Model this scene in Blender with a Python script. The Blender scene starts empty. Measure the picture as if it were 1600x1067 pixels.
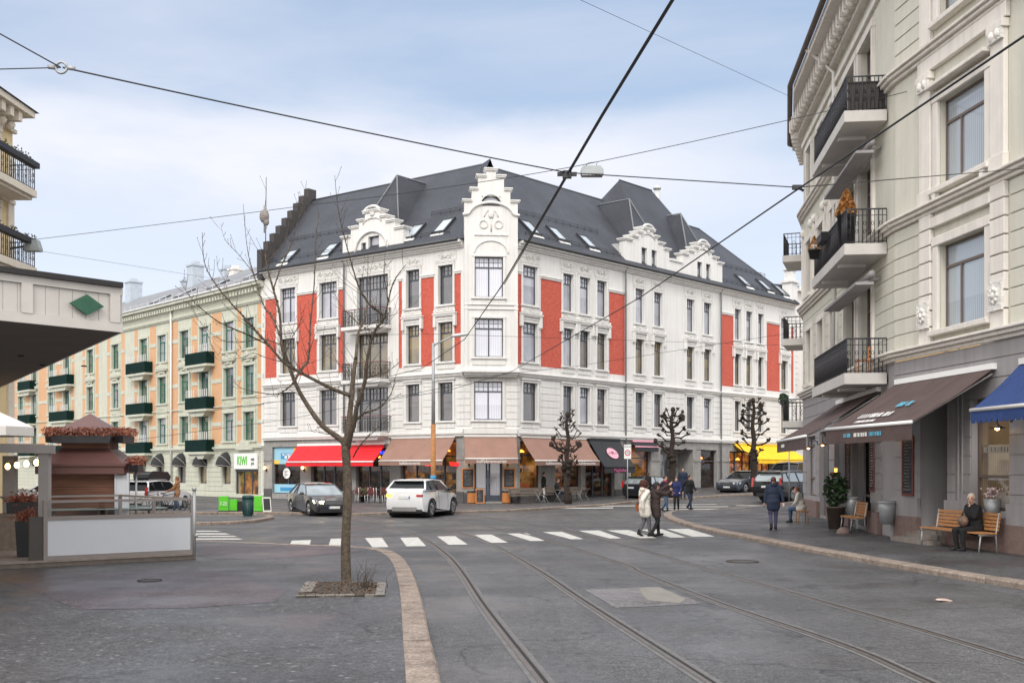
import bpy, math, random
from math import radians, pi, sin, cos, atan2, sqrt
from mathutils import Matrix, Vector, noise

sc = bpy.context.scene
# ---------------------------------------------------------------- camera, world, sun, exposure
F_PX, HX, HY, EYE = 1750.0, 800.0, 732.0, 2.05
cam_d = bpy.data.cameras.new('camera')
cam = bpy.data.objects.new('camera', cam_d)
sc.collection.objects.link(cam)
cam.location = (0, 0, EYE)
cam.rotation_euler = (pi/2, 0, 0)
cam_d.sensor_width = 36
cam_d.lens = 36*F_PX/1600
cam_d.shift_y = (HY-533.5)/1600
cam_d.clip_end = 3000
sc.camera = cam

SUN_EL, SUN_ROT = radians(40), radians(192)
world = bpy.data.worlds.new('World')
sc.world = world
world.use_nodes = True
wn, wl = world.node_tree.nodes, world.node_tree.links
bg = wn['Background']
sky = wn.new('ShaderNodeTexSky'); sky.sky_type = 'NISHITA'; sky.sun_disc = False
sky.sun_elevation = SUN_EL; sky.sun_rotation = SUN_ROT
sky.air_density = 1.0; sky.dust_density = 2.0; sky.ozone_density = 1.2
tc = wn.new('ShaderNodeTexCoord')
mp = wn.new('ShaderNodeMapping'); mp.inputs['Scale'].default_value = (1.0, 1.0, 5.5)
mp.inputs['Rotation'].default_value = (0.06, 0.10, 0.3); mp.inputs['Location'].default_value = (0.35, 0.1, 0.62)
wl.new(tc.outputs['Generated'], mp.inputs['Vector'])
nz = wn.new('ShaderNodeTexNoise'); nz.inputs['Scale'].default_value = 1.9
nz.inputs['Detail'].default_value = 9; nz.inputs['Roughness'].default_value = 0.52; nz.inputs['Distortion'].default_value = 0.3
wl.new(mp.outputs[0], nz.inputs['Vector'])
rp = wn.new('ShaderNodeValToRGB')
rp.color_ramp.elements[0].position = 0.44; rp.color_ramp.elements[0].color = (0, 0, 0, 1)
rp.color_ramp.elements[1].position = 0.66; rp.color_ramp.elements[1].color = (1, 1, 1, 1)
wl.new(nz.outputs['Fac'], rp.inputs['Fac'])
# thin veil of high cloud everywhere, denser cloud banks by noise
veil = wn.new('ShaderNodeMixRGB'); veil.inputs['Fac'].default_value = 0.62
veil.inputs['Color2'].default_value = (6.0, 7.9, 10.8, 1)
wl.new(sky.outputs[0], veil.inputs['Color1'])
mxf = wn.new('ShaderNodeMath'); mxf.operation = 'MULTIPLY'; mxf.inputs[1].default_value = 0.5
wl.new(rp.outputs['Color'], mxf.inputs[0])
cl = wn.new('ShaderNodeMixRGB'); cl.inputs['Color2'].default_value = (8.6, 8.9, 10.2, 1)
wl.new(mxf.outputs[0], cl.inputs['Fac']); wl.new(veil.outputs[0], cl.inputs['Color1'])
# paler sky towards the horizon
sx_ = wn.new('ShaderNodeSeparateXYZ'); wl.new(tc.outputs['Generated'], sx_.inputs[0])
hz_ = wn.new('ShaderNodeMapRange'); hz_.interpolation_type = 'SMOOTHSTEP'; hz_.inputs['From Min'].default_value = .38; hz_.inputs['From Max'].default_value = .08
hz_.inputs['To Min'].default_value = 0; hz_.inputs['To Max'].default_value = .9; wl.new(sx_.outputs['Z'], hz_.inputs[0])
hzm = wn.new('ShaderNodeMixRGB'); hzm.inputs['Color2'].default_value = (9.2, 10.1, 11.6, 1); wl.new(hz_.outputs[0], hzm.inputs['Fac']); wl.new(cl.outputs[0], hzm.inputs['Color1']); cl = hzm
# a soft whitish bank of cloud low over the roofs, thicker to the left
b1 = wn.new('ShaderNodeMapRange'); b1.interpolation_type = 'SMOOTHSTEP'; b1.inputs['From Min'].default_value = .17; b1.inputs['From Max'].default_value = .25; wl.new(sx_.outputs['Z'], b1.inputs[0])
b2 = wn.new('ShaderNodeMapRange'); b2.interpolation_type = 'SMOOTHSTEP'; b2.inputs['From Min'].default_value = .325; b2.inputs['From Max'].default_value = .275; wn_add = wn.new('ShaderNodeMath'); wn_add.operation = 'MULTIPLY_ADD'; wn_add.inputs[1].default_value = .10
nzb = wn.new('ShaderNodeTexNoise'); nzb.inputs['Scale'].default_value = 5; nzb.inputs['Detail'].default_value = 8; nzb.inputs['Roughness'].default_value = .55
mpb = wn.new('ShaderNodeMapping'); mpb.inputs['Scale'].default_value = (1, 1, 3.0); wl.new(tc.outputs['Generated'], mpb.inputs[0]); wl.new(mpb.outputs[0], nzb.inputs['Vector'])
wl.new(nzb.outputs['Fac'], wn_add.inputs[0]); zs_ = wn.new('ShaderNodeMath'); zs_.operation = 'SUBTRACT'; zs_.inputs[1].default_value = .05; wl.new(sx_.outputs['Z'], zs_.inputs[0]); wl.new(zs_.outputs[0], wn_add.inputs[2]); wl.new(wn_add.outputs[0], b2.inputs[0])
b3 = wn.new('ShaderNodeMapRange'); b3.interpolation_type = 'SMOOTHSTEP'; b3.inputs['From Min'].default_value = .34; b3.inputs['From Max'].default_value = .02; b3.inputs['To Min'].default_value = .1; b3.inputs['To Max'].default_value = .85; wl.new(sx_.outputs['X'], b3.inputs[0])
b4 = wn.new('ShaderNodeMapRange'); b4.inputs['From Min'].default_value = .3; b4.inputs['From Max'].default_value = .55; b4.inputs['To Min'].default_value = .35; wl.new(nzb.outputs['Fac'], b4.inputs[0])
def mul_(a, b): q = wn.new('ShaderNodeMath'); q.operation = 'MULTIPLY'; wl.new(a, q.inputs[0]); wl.new(b, q.inputs[1]); return q.outputs[0]
bb = mul_(mul_(b1.outputs[0], b2.outputs[0]), mul_(b3.outputs[0], b4.outputs[0]))
bk = wn.new('ShaderNodeMixRGB'); bk.inputs['Color2'].default_value = (10.2, 10.3, 11.1, 1); wl.new(bb, bk.inputs['Fac']); wl.new(cl.outputs[0], bk.inputs['Color1']); cl = bk
# added fill: unseen sky overhead and behind the viewer brightened to light the walls
dt = wn.new('ShaderNodeVectorMath'); dt.operation = 'DOT_PRODUCT'; dt.inputs[1].default_value = (0, -.8, .6)
wl.new(tc.outputs['Generated'], dt.inputs[0])
cm = wn.new('ShaderNodeMapRange'); cm.interpolation_type = 'SMOOTHSTEP'; cm.inputs['From Min'].default_value = -.4; cm.inputs['From Max'].default_value = .3
cm.inputs['To Min'].default_value = 1; cm.inputs['To Max'].default_value = 2.5; wl.new(dt.outputs['Value'], cm.inputs[0])
cm2 = wn.new('ShaderNodeMapRange'); cm2.interpolation_type = 'SMOOTHSTEP'; cm2.inputs['From Min'].default_value = -.4; cm2.inputs['From Max'].default_value = .3; wl.new(dt.outputs['Value'], cm2.inputs[0])
ov_ = wn.new('ShaderNodeMixRGB'); ov_.inputs['Color2'].default_value = (8.4, 8.2, 8.2, 1); wl.new(cm2.outputs[0], ov_.inputs['Fac']); wl.new(cl.outputs[0], ov_.inputs['Color1'])
scl = wn.new('ShaderNodeVectorMath'); scl.operation = 'SCALE'; wl.new(ov_.outputs[0], scl.inputs[0]); wl.new(cm.outputs[0], scl.inputs['Scale'])
wl.new(scl.outputs[0], bg.inputs['Color'])
bg.inputs['Strength'].default_value = 0.06
sun_d = bpy.data.lights.new('sun', 'SUN'); sun_d.energy = 1.2; sun_d.angle = radians(18); sun_d.color = (1, 0.96, 0.9)
sun = bpy.data.objects.new('sun', sun_d); sc.collection.objects.link(sun)
_sd = Vector((sin(SUN_ROT)*cos(SUN_EL), cos(SUN_ROT)*cos(SUN_EL), sin(SUN_EL)))
sun.rotation_euler = _sd.to_track_quat('Z', 'Y').to_euler()
vs = sc.view_settings
vs.view_transform = 'Standard'; vs.look = 'None'; vs.exposure = 0.66; vs.gamma = 1; vs.use_curve_mapping = False

# ---------------------------------------------------------------- helpers
def U(px): return (px-HX)/F_PX
def rise(x, y):
    """the ground is level at the crossing and climbs gently up the right-hand street"""
    q = (x-.29)*.664+(y-63.3)*.748
    if q <= 0: return 0.
    q = min(q, 46.); f = min(1., max(0., (x+1)/5))
    return f*.034*q*q/(q+3)
def G(px, py, z=0.0):
    """ground point seen at a pixel of the photograph, at height z above the ground"""
    Y = (EYE-z)*F_PX/(py-HY)
    if Y < 45: return (U(px)*Y, Y)
    y = 40.
    while y < Y:
        if EYE-(py-HY)/F_PX*y <= rise(U(px)*y, y)+z: break
        y += .05
    return (U(px)*y, y)
def drape(o):
    """slice a ground mesh along the slope and lift it onto the rising ground"""
    import bmesh
    bm = bmesh.new(); bm.from_mesh(o.data)
    for q in (0, 2, 4, 7, 10, 14, 18, 23, 28, 34, 40, 46):
        bmesh.ops.bisect_plane(bm, geom=bm.verts[:]+bm.edges[:]+bm.faces[:], plane_co=(.29+.664*q, 63.3+.748*q, 0), plane_no=(.664, .748, 0))
    for x in (-1, 1, 2.5, 4):
        bmesh.ops.bisect_plane(bm, geom=bm.verts[:]+bm.edges[:]+bm.faces[:], plane_co=(x, 0, 0), plane_no=(1, 0, 0))
    for v in bm.verts: v.co.z += rise(v.co.x, v.co.y)
    bm.to_mesh(o.data); bm.free()
LIFT = ('tree', 'car', 'person', 'bench', 'table', 'road sign', 'chair', 'planter', 'stool')
def P3(px, py, Y): return Vector((U(px)*Y, Y, EYE+(HY-py)/F_PX*Y))

MATS = {}
def mat(name, col=(.5, .5, .5), rough=.6, metal=0., var=.12, vscale=3., bump=0., bscale=40., spec=.5,
        emit=None, estr=0., coat=0., col2=None, trans=0., fine=0., streak=0.):
    if name in MATS: return MATS[name]
    m = bpy.data.materials.new(name); m.use_nodes = True
    n, l = m.node_tree.nodes, m.node_tree.links
    b = n['Principled BSDF']
    b.inputs['Roughness'].default_value = rough; b.inputs['Metallic'].default_value = metal
    b.inputs['Specular IOR Level'].default_value = spec
    b.inputs['Coat Weight'].default_value = coat; b.inputs['Coat Roughness'].default_value = .04
    b.inputs['Transmission Weight'].default_value = trans
    t = n.new('ShaderNodeTexCoord')
    nt = n.new('ShaderNodeTexNoise'); nt.inputs['Scale'].default_value = vscale; nt.inputs['Detail'].default_value = 8
    nt.inputs['Roughness'].default_value = .6
    l.new(t.outputs['Object'], nt.inputs['Vector'])
    r = n.new('ShaderNodeValToRGB'); r.color_ramp.elements[0].position = .3; r.color_ramp.elements[1].position = .7
    c = Vector(col)
    a = c*(1-var); d = Vector(col2) if col2 else c*(1+var*.6)
    r.color_ramp.elements[0].color = (*a, 1); r.color_ramp.elements[1].color = (min(1, d[0]), min(1, d[1]), min(1, d[2]), 1)
    l.new(nt.outputs['Fac'], r.inputs['Fac'])
    out = r.outputs['Color']
    if fine > 0:
        n2 = n.new('ShaderNodeTexNoise'); n2.inputs['Scale'].default_value = bscale; n2.inputs['Detail'].default_value = 3
        l.new(t.outputs['Object'], n2.inputs['Vector'])
        mr = n.new('ShaderNodeMapRange'); mr.inputs['From Min'].default_value = .3; mr.inputs['From Max'].default_value = .7
        mr.inputs['To Min'].default_value = 1-fine; mr.inputs['To Max'].default_value = 1+fine
        l.new(n2.outputs['Fac'], mr.inputs['Value'])
        mm = n.new('ShaderNodeVectorMath'); mm.operation = 'SCALE'
        l.new(out, mm.inputs[0]); l.new(mr.outputs[0], mm.inputs['Scale']); out = mm.outputs[0]
    if streak > 0:   # rain streaks and soot running down the wall
        ms = n.new('ShaderNodeMapping'); ms.inputs['Scale'].default_value = (4.5, 4.5, .22); l.new(t.outputs['Object'], ms.inputs[0])
        n3 = n.new('ShaderNodeTexNoise'); n3.inputs['Scale'].default_value = 1.0; n3.inputs['Detail'].default_value = 9; n3.inputs['Roughness'].default_value = .65
        l.new(ms.outputs[0], n3.inputs['Vector'])
        m3 = n.new('ShaderNodeMapRange'); m3.inputs['From Min'].default_value = .32; m3.inputs['From Max'].default_value = .58
        m3.inputs['To Min'].default_value = 1-streak; m3.inputs['To Max'].default_value = 1.0; l.new(n3.outputs['Fac'], m3.inputs['Value'])
        m4 = n.new('ShaderNodeVectorMath'); m4.operation = 'SCALE'; l.new(out, m4.inputs[0]); l.new(m3.outputs[0], m4.inputs['Scale']); out = m4.outputs[0]
    l.new(out, b.inputs['Base Color'])
    if bump > 0:
        nb = n.new('ShaderNodeTexNoise'); nb.inputs['Scale'].default_value = bscale; nb.inputs['Detail'].default_value = 6
        l.new(t.outputs['Object'], nb.inputs['Vector'])
        bp = n.new('ShaderNodeBump'); bp.inputs['Strength'].default_value = min(1, bump); bp.inputs['Distance'].default_value = .02*max(1, bump)
        l.new(nb.outputs['Fac'], bp.inputs['Height']); l.new(bp.outputs[0], b.inputs['Normal'])
    if emit:
        b.inputs['Emission Color'].default_value = (*emit, 1); b.inputs['Emission Strength'].default_value = estr
    MATS[name] = m
    return m

def tex_mat(name, build):
    """custom procedural material: build(nodes, links, bsdf, texcoord)"""
    if name in MATS: return MATS[name]
    m = bpy.data.materials.new(name); m.use_nodes = True
    n, l = m.node_tree.nodes, m.node_tree.links
    build(n, l, n['Principled BSDF'], n.new('ShaderNodeTexCoord'))
    MATS[name] = m
    return m

WORLD = {}
_ids = {}
def link(o, parent=None, M=None):
    sc.collection.objects.link(o)
    if parent is not None:
        o.parent = parent
        PW = WORLD[parent.name]
        L = PW.inverted() @ (M if M is not None else Matrix())
        o.matrix_basis = L
        WORLD[o.name] = PW @ L
    else:
        if M is not None: o.matrix_basis = M
        WORLD[o.name] = M.copy() if M is not None else Matrix()
    return o
def tag(o, label=None, cat=None, group=None, kind=None):
    if label: o['label'] = label
    if cat: o['category'] = cat
    if group: o['group'] = group
    if kind: o['kind'] = kind
    return o
def RT(x, y, z=0, rz=0): return Matrix.Translation((x, y, z)) @ Matrix.Rotation(rz, 4, 'Z')
def thing(name, label, cat, loc=(0, 0, 0), rz=0, group=None):
    o = bpy.data.objects.new(name, None); o.empty_display_size = .2
    link(o, None, RT(loc[0], loc[1], loc[2] if len(loc) > 2 else 0, rz))
    return tag(o, label, cat, group)
def dup(root, M, label=None, parent=None):
    """copy of a thing with copies of its parts and sub-parts"""
    c = root.copy(); sc.collection.objects.link(c)
    if parent is None:
        c.matrix_basis = M; WORLD[c.name] = M.copy()
        if label: c['label'] = label
    else:
        c.parent = parent; WORLD[c.name] = WORLD[parent.name] @ c.matrix_basis
    for ch in list(root.children): dup(ch, None, None, c)
    return c

class MB:
    def __init__(s, M=None):
        s.v, s.f, s.m, s.M, s.sm = [], [], [], M, []
    def add(s, vs, fs, mi=0, sm=False):
        o = len(s.v)
        if s.M is not None: vs = [s.M @ Vector(p) for p in vs]
        s.v += [tuple(p) for p in vs]
        for f in fs:
            s.f.append(tuple(i+o for i in f)); s.m.append(mi); s.sm.append(sm)
    def box(s, x0, x1, y0, y1, z0, z1, mi=0):
        if x0 > x1: x0, x1 = x1, x0
        if y0 > y1: y0, y1 = y1, y0
        if z0 > z1: z0, z1 = z1, z0
        s.add([(x0, y0, z0), (x1, y0, z0), (x1, y1, z0), (x0, y1, z0), (x0, y0, z1), (x1, y0, z1), (x1, y1, z1), (x0, y1, z1)],
              [(0, 3, 2, 1), (4, 5, 6, 7), (0, 1, 5, 4), (1, 2, 6, 5), (2, 3, 7, 6), (3, 0, 4, 7)], mi)
    def poly(s, pts, mi=0): s.add(pts, [tuple(range(len(pts)))], mi)
    def prism(s, pts, z0, z1, mi=0, mtop=None):
        """xy polygon (counter-clockwise) extruded in z"""
        n = len(pts)
        a = sum(pts[i][0]*pts[(i+1) % n][1]-pts[(i+1) % n][0]*pts[i][1] for i in range(n))
        if a < 0: pts = pts[::-1]
        v = [(p[0], p[1], z0) for p in pts]+[(p[0], p[1], z1) for p in pts]
        s.add(v, [(i, (i+1) % n, n+(i+1) % n, n+i) for i in range(n)]+[tuple(range(n-1, -1, -1))], mi)
        s.add(v, [tuple(range(n, 2*n))], mi if mtop is None else mtop)
    def extr(s, pts, y0, y1, mi=0):
        """xz polygon extruded along y"""
        n = len(pts)
        a = sum(pts[i][0]*pts[(i+1) % n][1]-pts[(i+1) % n][0]*pts[i][1] for i in range(n))
        if a < 0: pts = pts[::-1]
        v = [(p[0], y0, p[1]) for p in pts]+[(p[0], y1, p[1]) for p in pts]
        s.add(v, [(i, n+i, n+(i+1) % n, (i+1) % n)[::-1] for i in range(n)]+[tuple(range(n)), tuple(range(2*n-1, n-1, -1))], mi)
    def tube(s, pts, r, n=6, mi=0, cap=True, sm=True):
        pts = [Vector(p) for p in pts]
        rs = r if isinstance(r, (list, tuple)) else [r]*len(pts)
        vs, prev = [], None
        for i, p in enumerate(pts):
            d = (pts[min(i+1, len(pts)-1)]-pts[max(i-1, 0)])
            if d.length < 1e-9: d = Vector((0, 0, 1))
            d.normalize()
            if prev is None: a = d.orthogonal().normalized()
            else:
                a = prev-d*prev.dot(d)
                a = a.normalized() if a.length > 1e-6 else d.orthogonal().normalized()
            prev = a; b = d.cross(a)
            for k in range(n):
                t = 2*pi*k/n; vs.append(p+(a*cos(t)+b*sin(t))*rs[i])
        fs = [(i*n+k, i*n+(k+1) % n, (i+1)*n+(k+1) % n, (i+1)*n+k) for i in range(len(pts)-1) for k in range(n)]
        if cap: fs += [tuple(range(n-1, -1, -1)), tuple(range((len(pts)-1)*n, len(pts)*n))]
        s.add(vs, fs, mi, sm)
    def lathe(s, prof, n=16, c=(0, 0, 0), mi=0, axis='z', sm=True):
        vs = []
        for r, z in prof:
            for k in range(n):
                t = 2*pi*k/n; a, b = r*cos(t), r*sin(t)
                vs.append((c[0]+a, c[1]+b, c[2]+z) if axis == 'z' else (c[0]+a, c[1]+z, c[2]+b) if axis == 'y' else (c[0]+z, c[1]+a, c[2]+b))
        m = len(prof)
        fs = [(i*n+k, i*n+(k+1) % n, (i+1)*n+(k+1) % n, (i+1)*n+k) for i in range(m-1) for k in range(n)]
        fs += [tuple(range(n-1, -1, -1)), tuple(range((m-1)*n, m*n))]
        if axis == 'y': fs = [f[::-1] for f in fs]
        s.add(vs, fs, mi, sm)
    def ell(s, c, r, n=10, mi=0, R=None):
        if not isinstance(r, (tuple, list)): r = (r, r, r)
        vs = []; m = max(4, n//2+1)
        vs.append((0, 0, -r[2]))
        for i in range(1, m):
            t = -pi/2+pi*i/m
            for k in range(n):
                a = 2*pi*k/n; vs.append((r[0]*cos(t)*cos(a), r[1]*cos(t)*sin(a), r[2]*sin(t)))
        vs.append((0, 0, r[2]))
        vs = [((R @ Vector(p)) if R else Vector(p))+Vector(c) for p in vs]
        fs = [(0, 1+(k+1) % n, 1+k) for k in range(n)]
        for i in range(m-2):
            fs += [(1+i*n+k, 1+i*n+(k+1) % n, 1+(i+1)*n+(k+1) % n, 1+(i+1)*n+k) for k in range(n)]
        L = len(vs)-1; o = 1+(m-2)*n
        fs += [(o+k, o+(k+1) % n, L) for k in range(n)]
        s.add(vs, fs, mi, True)
    def mesh(s, name, mats):
        me = bpy.data.meshes.new(name)
        me.from_pydata(s.v, [], s.f)
        for m in (mats if isinstance(mats, (list, tuple)) else [mats]): me.materials.append(m)
        me.polygons.foreach_set('material_index', s.m)
        me.polygons.foreach_set('use_smooth', s.sm)
        me.update()
        return me
    def part(s, name, mats, parent, M=None, label=None):
        o = bpy.data.objects.new(name, s.mesh(name, mats)); link(o, parent, M)
        if label: o['label'] = label
        return o
    def solo(s, name, mats, label, cat, M=None, group=None, kind=None):
        o = bpy.data.objects.new(name, s.mesh(name, mats)); link(o, None, M)
        return tag(o, label, cat, group, kind)
    def struct(s, name, mats):
        o = bpy.data.objects.new(name, s.mesh(name, mats)); link(o, None, None)
        o['kind'] = 'structure'; return o
def mpart(me, name, parent, M=None, label=None):
    o = bpy.data.objects.new(name, me); link(o, parent, M)
    if label: o['label'] = label
    return o
def mod(o, kind, **kw):
    m = o.modifiers.new(kind.lower(), kind)
    for k, v in kw.items(): setattr(m, k, v)
    return m
_txt = {}
def text_mesh(s, size, m, ext=.004, align='CENTER'):
    k = (s, size, m.name, align)
    if k in _txt: return _txt[k]
    cu = bpy.data.curves.new('lettering', 'FONT'); cu.body = s; cu.size = size; cu.extrude = ext
    cu.align_x = align; cu.align_y = 'CENTER'; cu.resolution_u = 2
    o = bpy.data.objects.new('lettering', cu); sc.collection.objects.link(o)
    dg = bpy.context.evaluated_depsgraph_get(); dg.update()
    me = bpy.data.meshes.new_from_object(o.evaluated_get(dg)); me.materials.clear(); me.materials.append(m)
    bpy.data.objects.remove(o); bpy.data.curves.remove(cu)
    _txt[k] = me
    return me
# text stands upright facing -y of its frame
TXT = Matrix.Rotation(pi/2, 4, 'X')

class Fr:
    """facade frame: x along the wall (left to right seen from outside), y inward, z up"""
    def __init__(s, o, e):
        s.o = Vector((o[0], o[1])); d = Vector((e[0]-o[0], e[1]-o[1])); s.L = d.length; s.d = d.normalized()
        s.n = Vector((-s.d.y, s.d.x)); s.rz = atan2(s.d.y, s.d.x)
    def M(s, x=0, y=0, z=0):
        p = s.o+s.d*x+s.n*y
        return RT(p.x, p.y, z, s.rz)
    def s_(s, px, y=0):
        """distance along the wall (inset y) at a pixel column"""
        o = s.o+s.n*y; u = U(px)
        return (u*o.y-o.x)/(s.d.x-u*s.d.y)
    def z_(s, px, py, y=0):
        t = s.s_(px, y); Y = (s.o+s.n*y+s.d*t).y
        return EYE+(HY-py)/F_PX*Y

def intervals(a, b, cuts):
    """parts of [a,b] not covered by cuts"""
    out = []; x = a
    for c0, c1 in sorted(cuts):
        if c1 <= x or c0 >= b: continue
        if c0 > x: out.append((x, c0))
        x = max(x, c1)
    if x < b: out.append((x, b))
    return out

def wall(mb, x0, x1, z0, z1, ops, rev=.22, y=0, zones=None, mi=0, back=None):
    """wall sheet with rectangular openings (x0,x1,z0,z1) and reveals; zones: (x0,x1,z0,z1,mi)"""
    ops = [o for o in ops if o[1] > x0 and o[0] < x1 and o[3] > z0 and o[2] < z1]
    zn = zones or []
    xs = sorted({round(v, 4) for v in [x0, x1]+[q for o in ops for q in o[:2]]+[q for o in zn for q in o[:2]] if x0-1e-4 <= v <= x1+1e-4})
    zs = sorted({round(v, 4) for v in [z0, z1]+[q for o in ops for q in o[2:4]]+[q for o in zn for q in o[2:4]] if z0-1e-4 <= v <= z1+1e-4})
    for i in range(len(xs)-1):
        for j in range(len(zs)-1):
            cx, cz = (xs[i]+xs[i+1])/2, (zs[j]+zs[j+1])/2
            if any(o[0] < cx < o[1] and o[2] < cz < o[3] for o in ops): continue
            k = mi
            for z in zn:
                if z[0] < cx < z[1] and z[2] < cz < z[3]: k = z[4]
            mb.add([(xs[i], y, zs[j]), (xs[i+1], y, zs[j]), (xs[i+1], y, zs[j+1]), (xs[i], y, zs[j+1])], [(0, 1, 2, 3)], k)
    for o in ops:
        a, b, c, d = o[:4]; r = o[4] if len(o) > 4 else rev
        mb.add([(a, y, c), (a, y+r, c), (a, y+r, d), (a, y, d)], [(0, 1, 2, 3)], mi)
        mb.add([(b, y, c), (b, y+r, c), (b, y+r, d), (b, y, d)], [(3, 2, 1, 0)], mi)
        mb.add([(a, y, d), (a, y+r, d), (b, y+r, d), (b, y, d)], [(0, 1, 2, 3)], mi)
        mb.add([(a, y, c), (a, y+r, c), (b, y+r, c), (b, y, c)], [(3, 2, 1, 0)], mi)

# ---------------------------------------------------------------- shared materials
white_pl = mat('white_render', (.71, .70, .675), .75, var=.05, vscale=.8, bump=.25, bscale=60, streak=.13)
white_orn = mat('white_stucco_ornament', (.66, .65, .62), .75, var=.2, vscale=9, bump=3.5, bscale=7)
grey_stone = mat('grey_stone', (.31, .30, .285), .8, var=.18, vscale=2.5, bump=.4, bscale=50, fine=.15, streak=.2)
dark_stone = mat('dark_plinth_stone', (.09, .085, .085), .8, var=.2, vscale=4, bump=.4, bscale=40)
frame_dk = mat('window_frame_dark', (.045, .055, .075), .45, var=.05)
frame_gn = mat('window_frame_green', (.015, .13, .085), .45, var=.08)
frame_br = mat('window_frame_brown', (.13, .10, .085), .5, var=.08)
iron = mat('wrought_iron', (.03, .03, .035), .5, metal=.3, var=.1)
iron_red = mat('railing_top_maroon', (.16, .03, .04), .5)
steel = mat('galvanised_steel', (.36, .37, .38), .5, metal=.4, var=.12, vscale=5)
zinc = mat('zinc_flashing', (.55, .55, .54), .5, metal=.3)
black = mat('black_plastic', (.015, .015, .017), .5, var=.1)
black_in = mat('dark_interior', (.012, .010, .009), .9)
brown_fab = mat('brown_awning_fabric', (.285, .165, .128), .85, var=.12, vscale=1.6, bump=1.6, bscale=3.5)
red_fab = mat('red_awning_fabric', (.74, .012, .02), .75, var=.14, vscale=1.6, bump=1.6, bscale=3.5)
yel_fab = mat('yellow_awning_fabric', (.86, .52, .01), .75, var=.12, vscale=1.6, bump=1.6, bscale=3.5)
char_fab = mat('charcoal_awning_fabric', (.025, .027, .032), .8, var=.1)
dkbr_fab = mat('dark_brown_awning_fabric', (.085, .055, .05), .85, var=.2, vscale=1.6, bump=1.8, bscale=3.5)
blue_fab = mat('blue_awning_fabric', (.016, .045, .16), .85, var=.2, vscale=2, bump=1.8, bscale=3.5)
wht = mat('white_paint', (.8, .8, .78), .5, var=.03)
cream = mat('cream_metal', (.68, .66, .62), .45, var=.05)
wood_l = mat('light_wood_slats', (.46, .22, .085), .55, var=.25, vscale=12)
wood_g = mat('weathered_grey_wood', (.20, .16, .13), .8, var=.25, vscale=10, bump=.3)
wood_o = mat('orange_wood', (.50, .19, .05), .6, var=.25, vscale=9)
bark = mat('tree_bark', (.055, .038, .026), .9, var=.4, vscale=18, bump=1.2, bscale=30, col2=(.12, .092, .064))
bark_dk = mat('pollard_bark', (.035, .024, .018), .95, var=.4, vscale=14, bump=1, bscale=25)
leaf = mat('dark_leaf', (.025, .055, .018), .6, var=.4, vscale=20)
leaf_rd = mat('russet_heather', (.22, .055, .045), .8, var=.5, vscale=14, col2=(.42, .16, .09))
leaf_or = mat('golden_conifer', (.42, .20, .06), .8, var=.35, vscale=18)
chalk = mat('chalkboard', (.03, .03, .035), .8, var=.15)
chalk_w = mat('chalk_writing', (.55, .52, .50), .9, var=.3, vscale=30)
skin = mat('skin', (.52, .31, .23), .5, var=.06)
warm = mat('warm_bulb', (1, .8, .5), .4, emit=(1, .55, .18), estr=9)
granite_rd = mat('red_granite', (.20, .135, .12), .7, var=.2, vscale=6, bump=.5, bscale=45, fine=.2)

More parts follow.
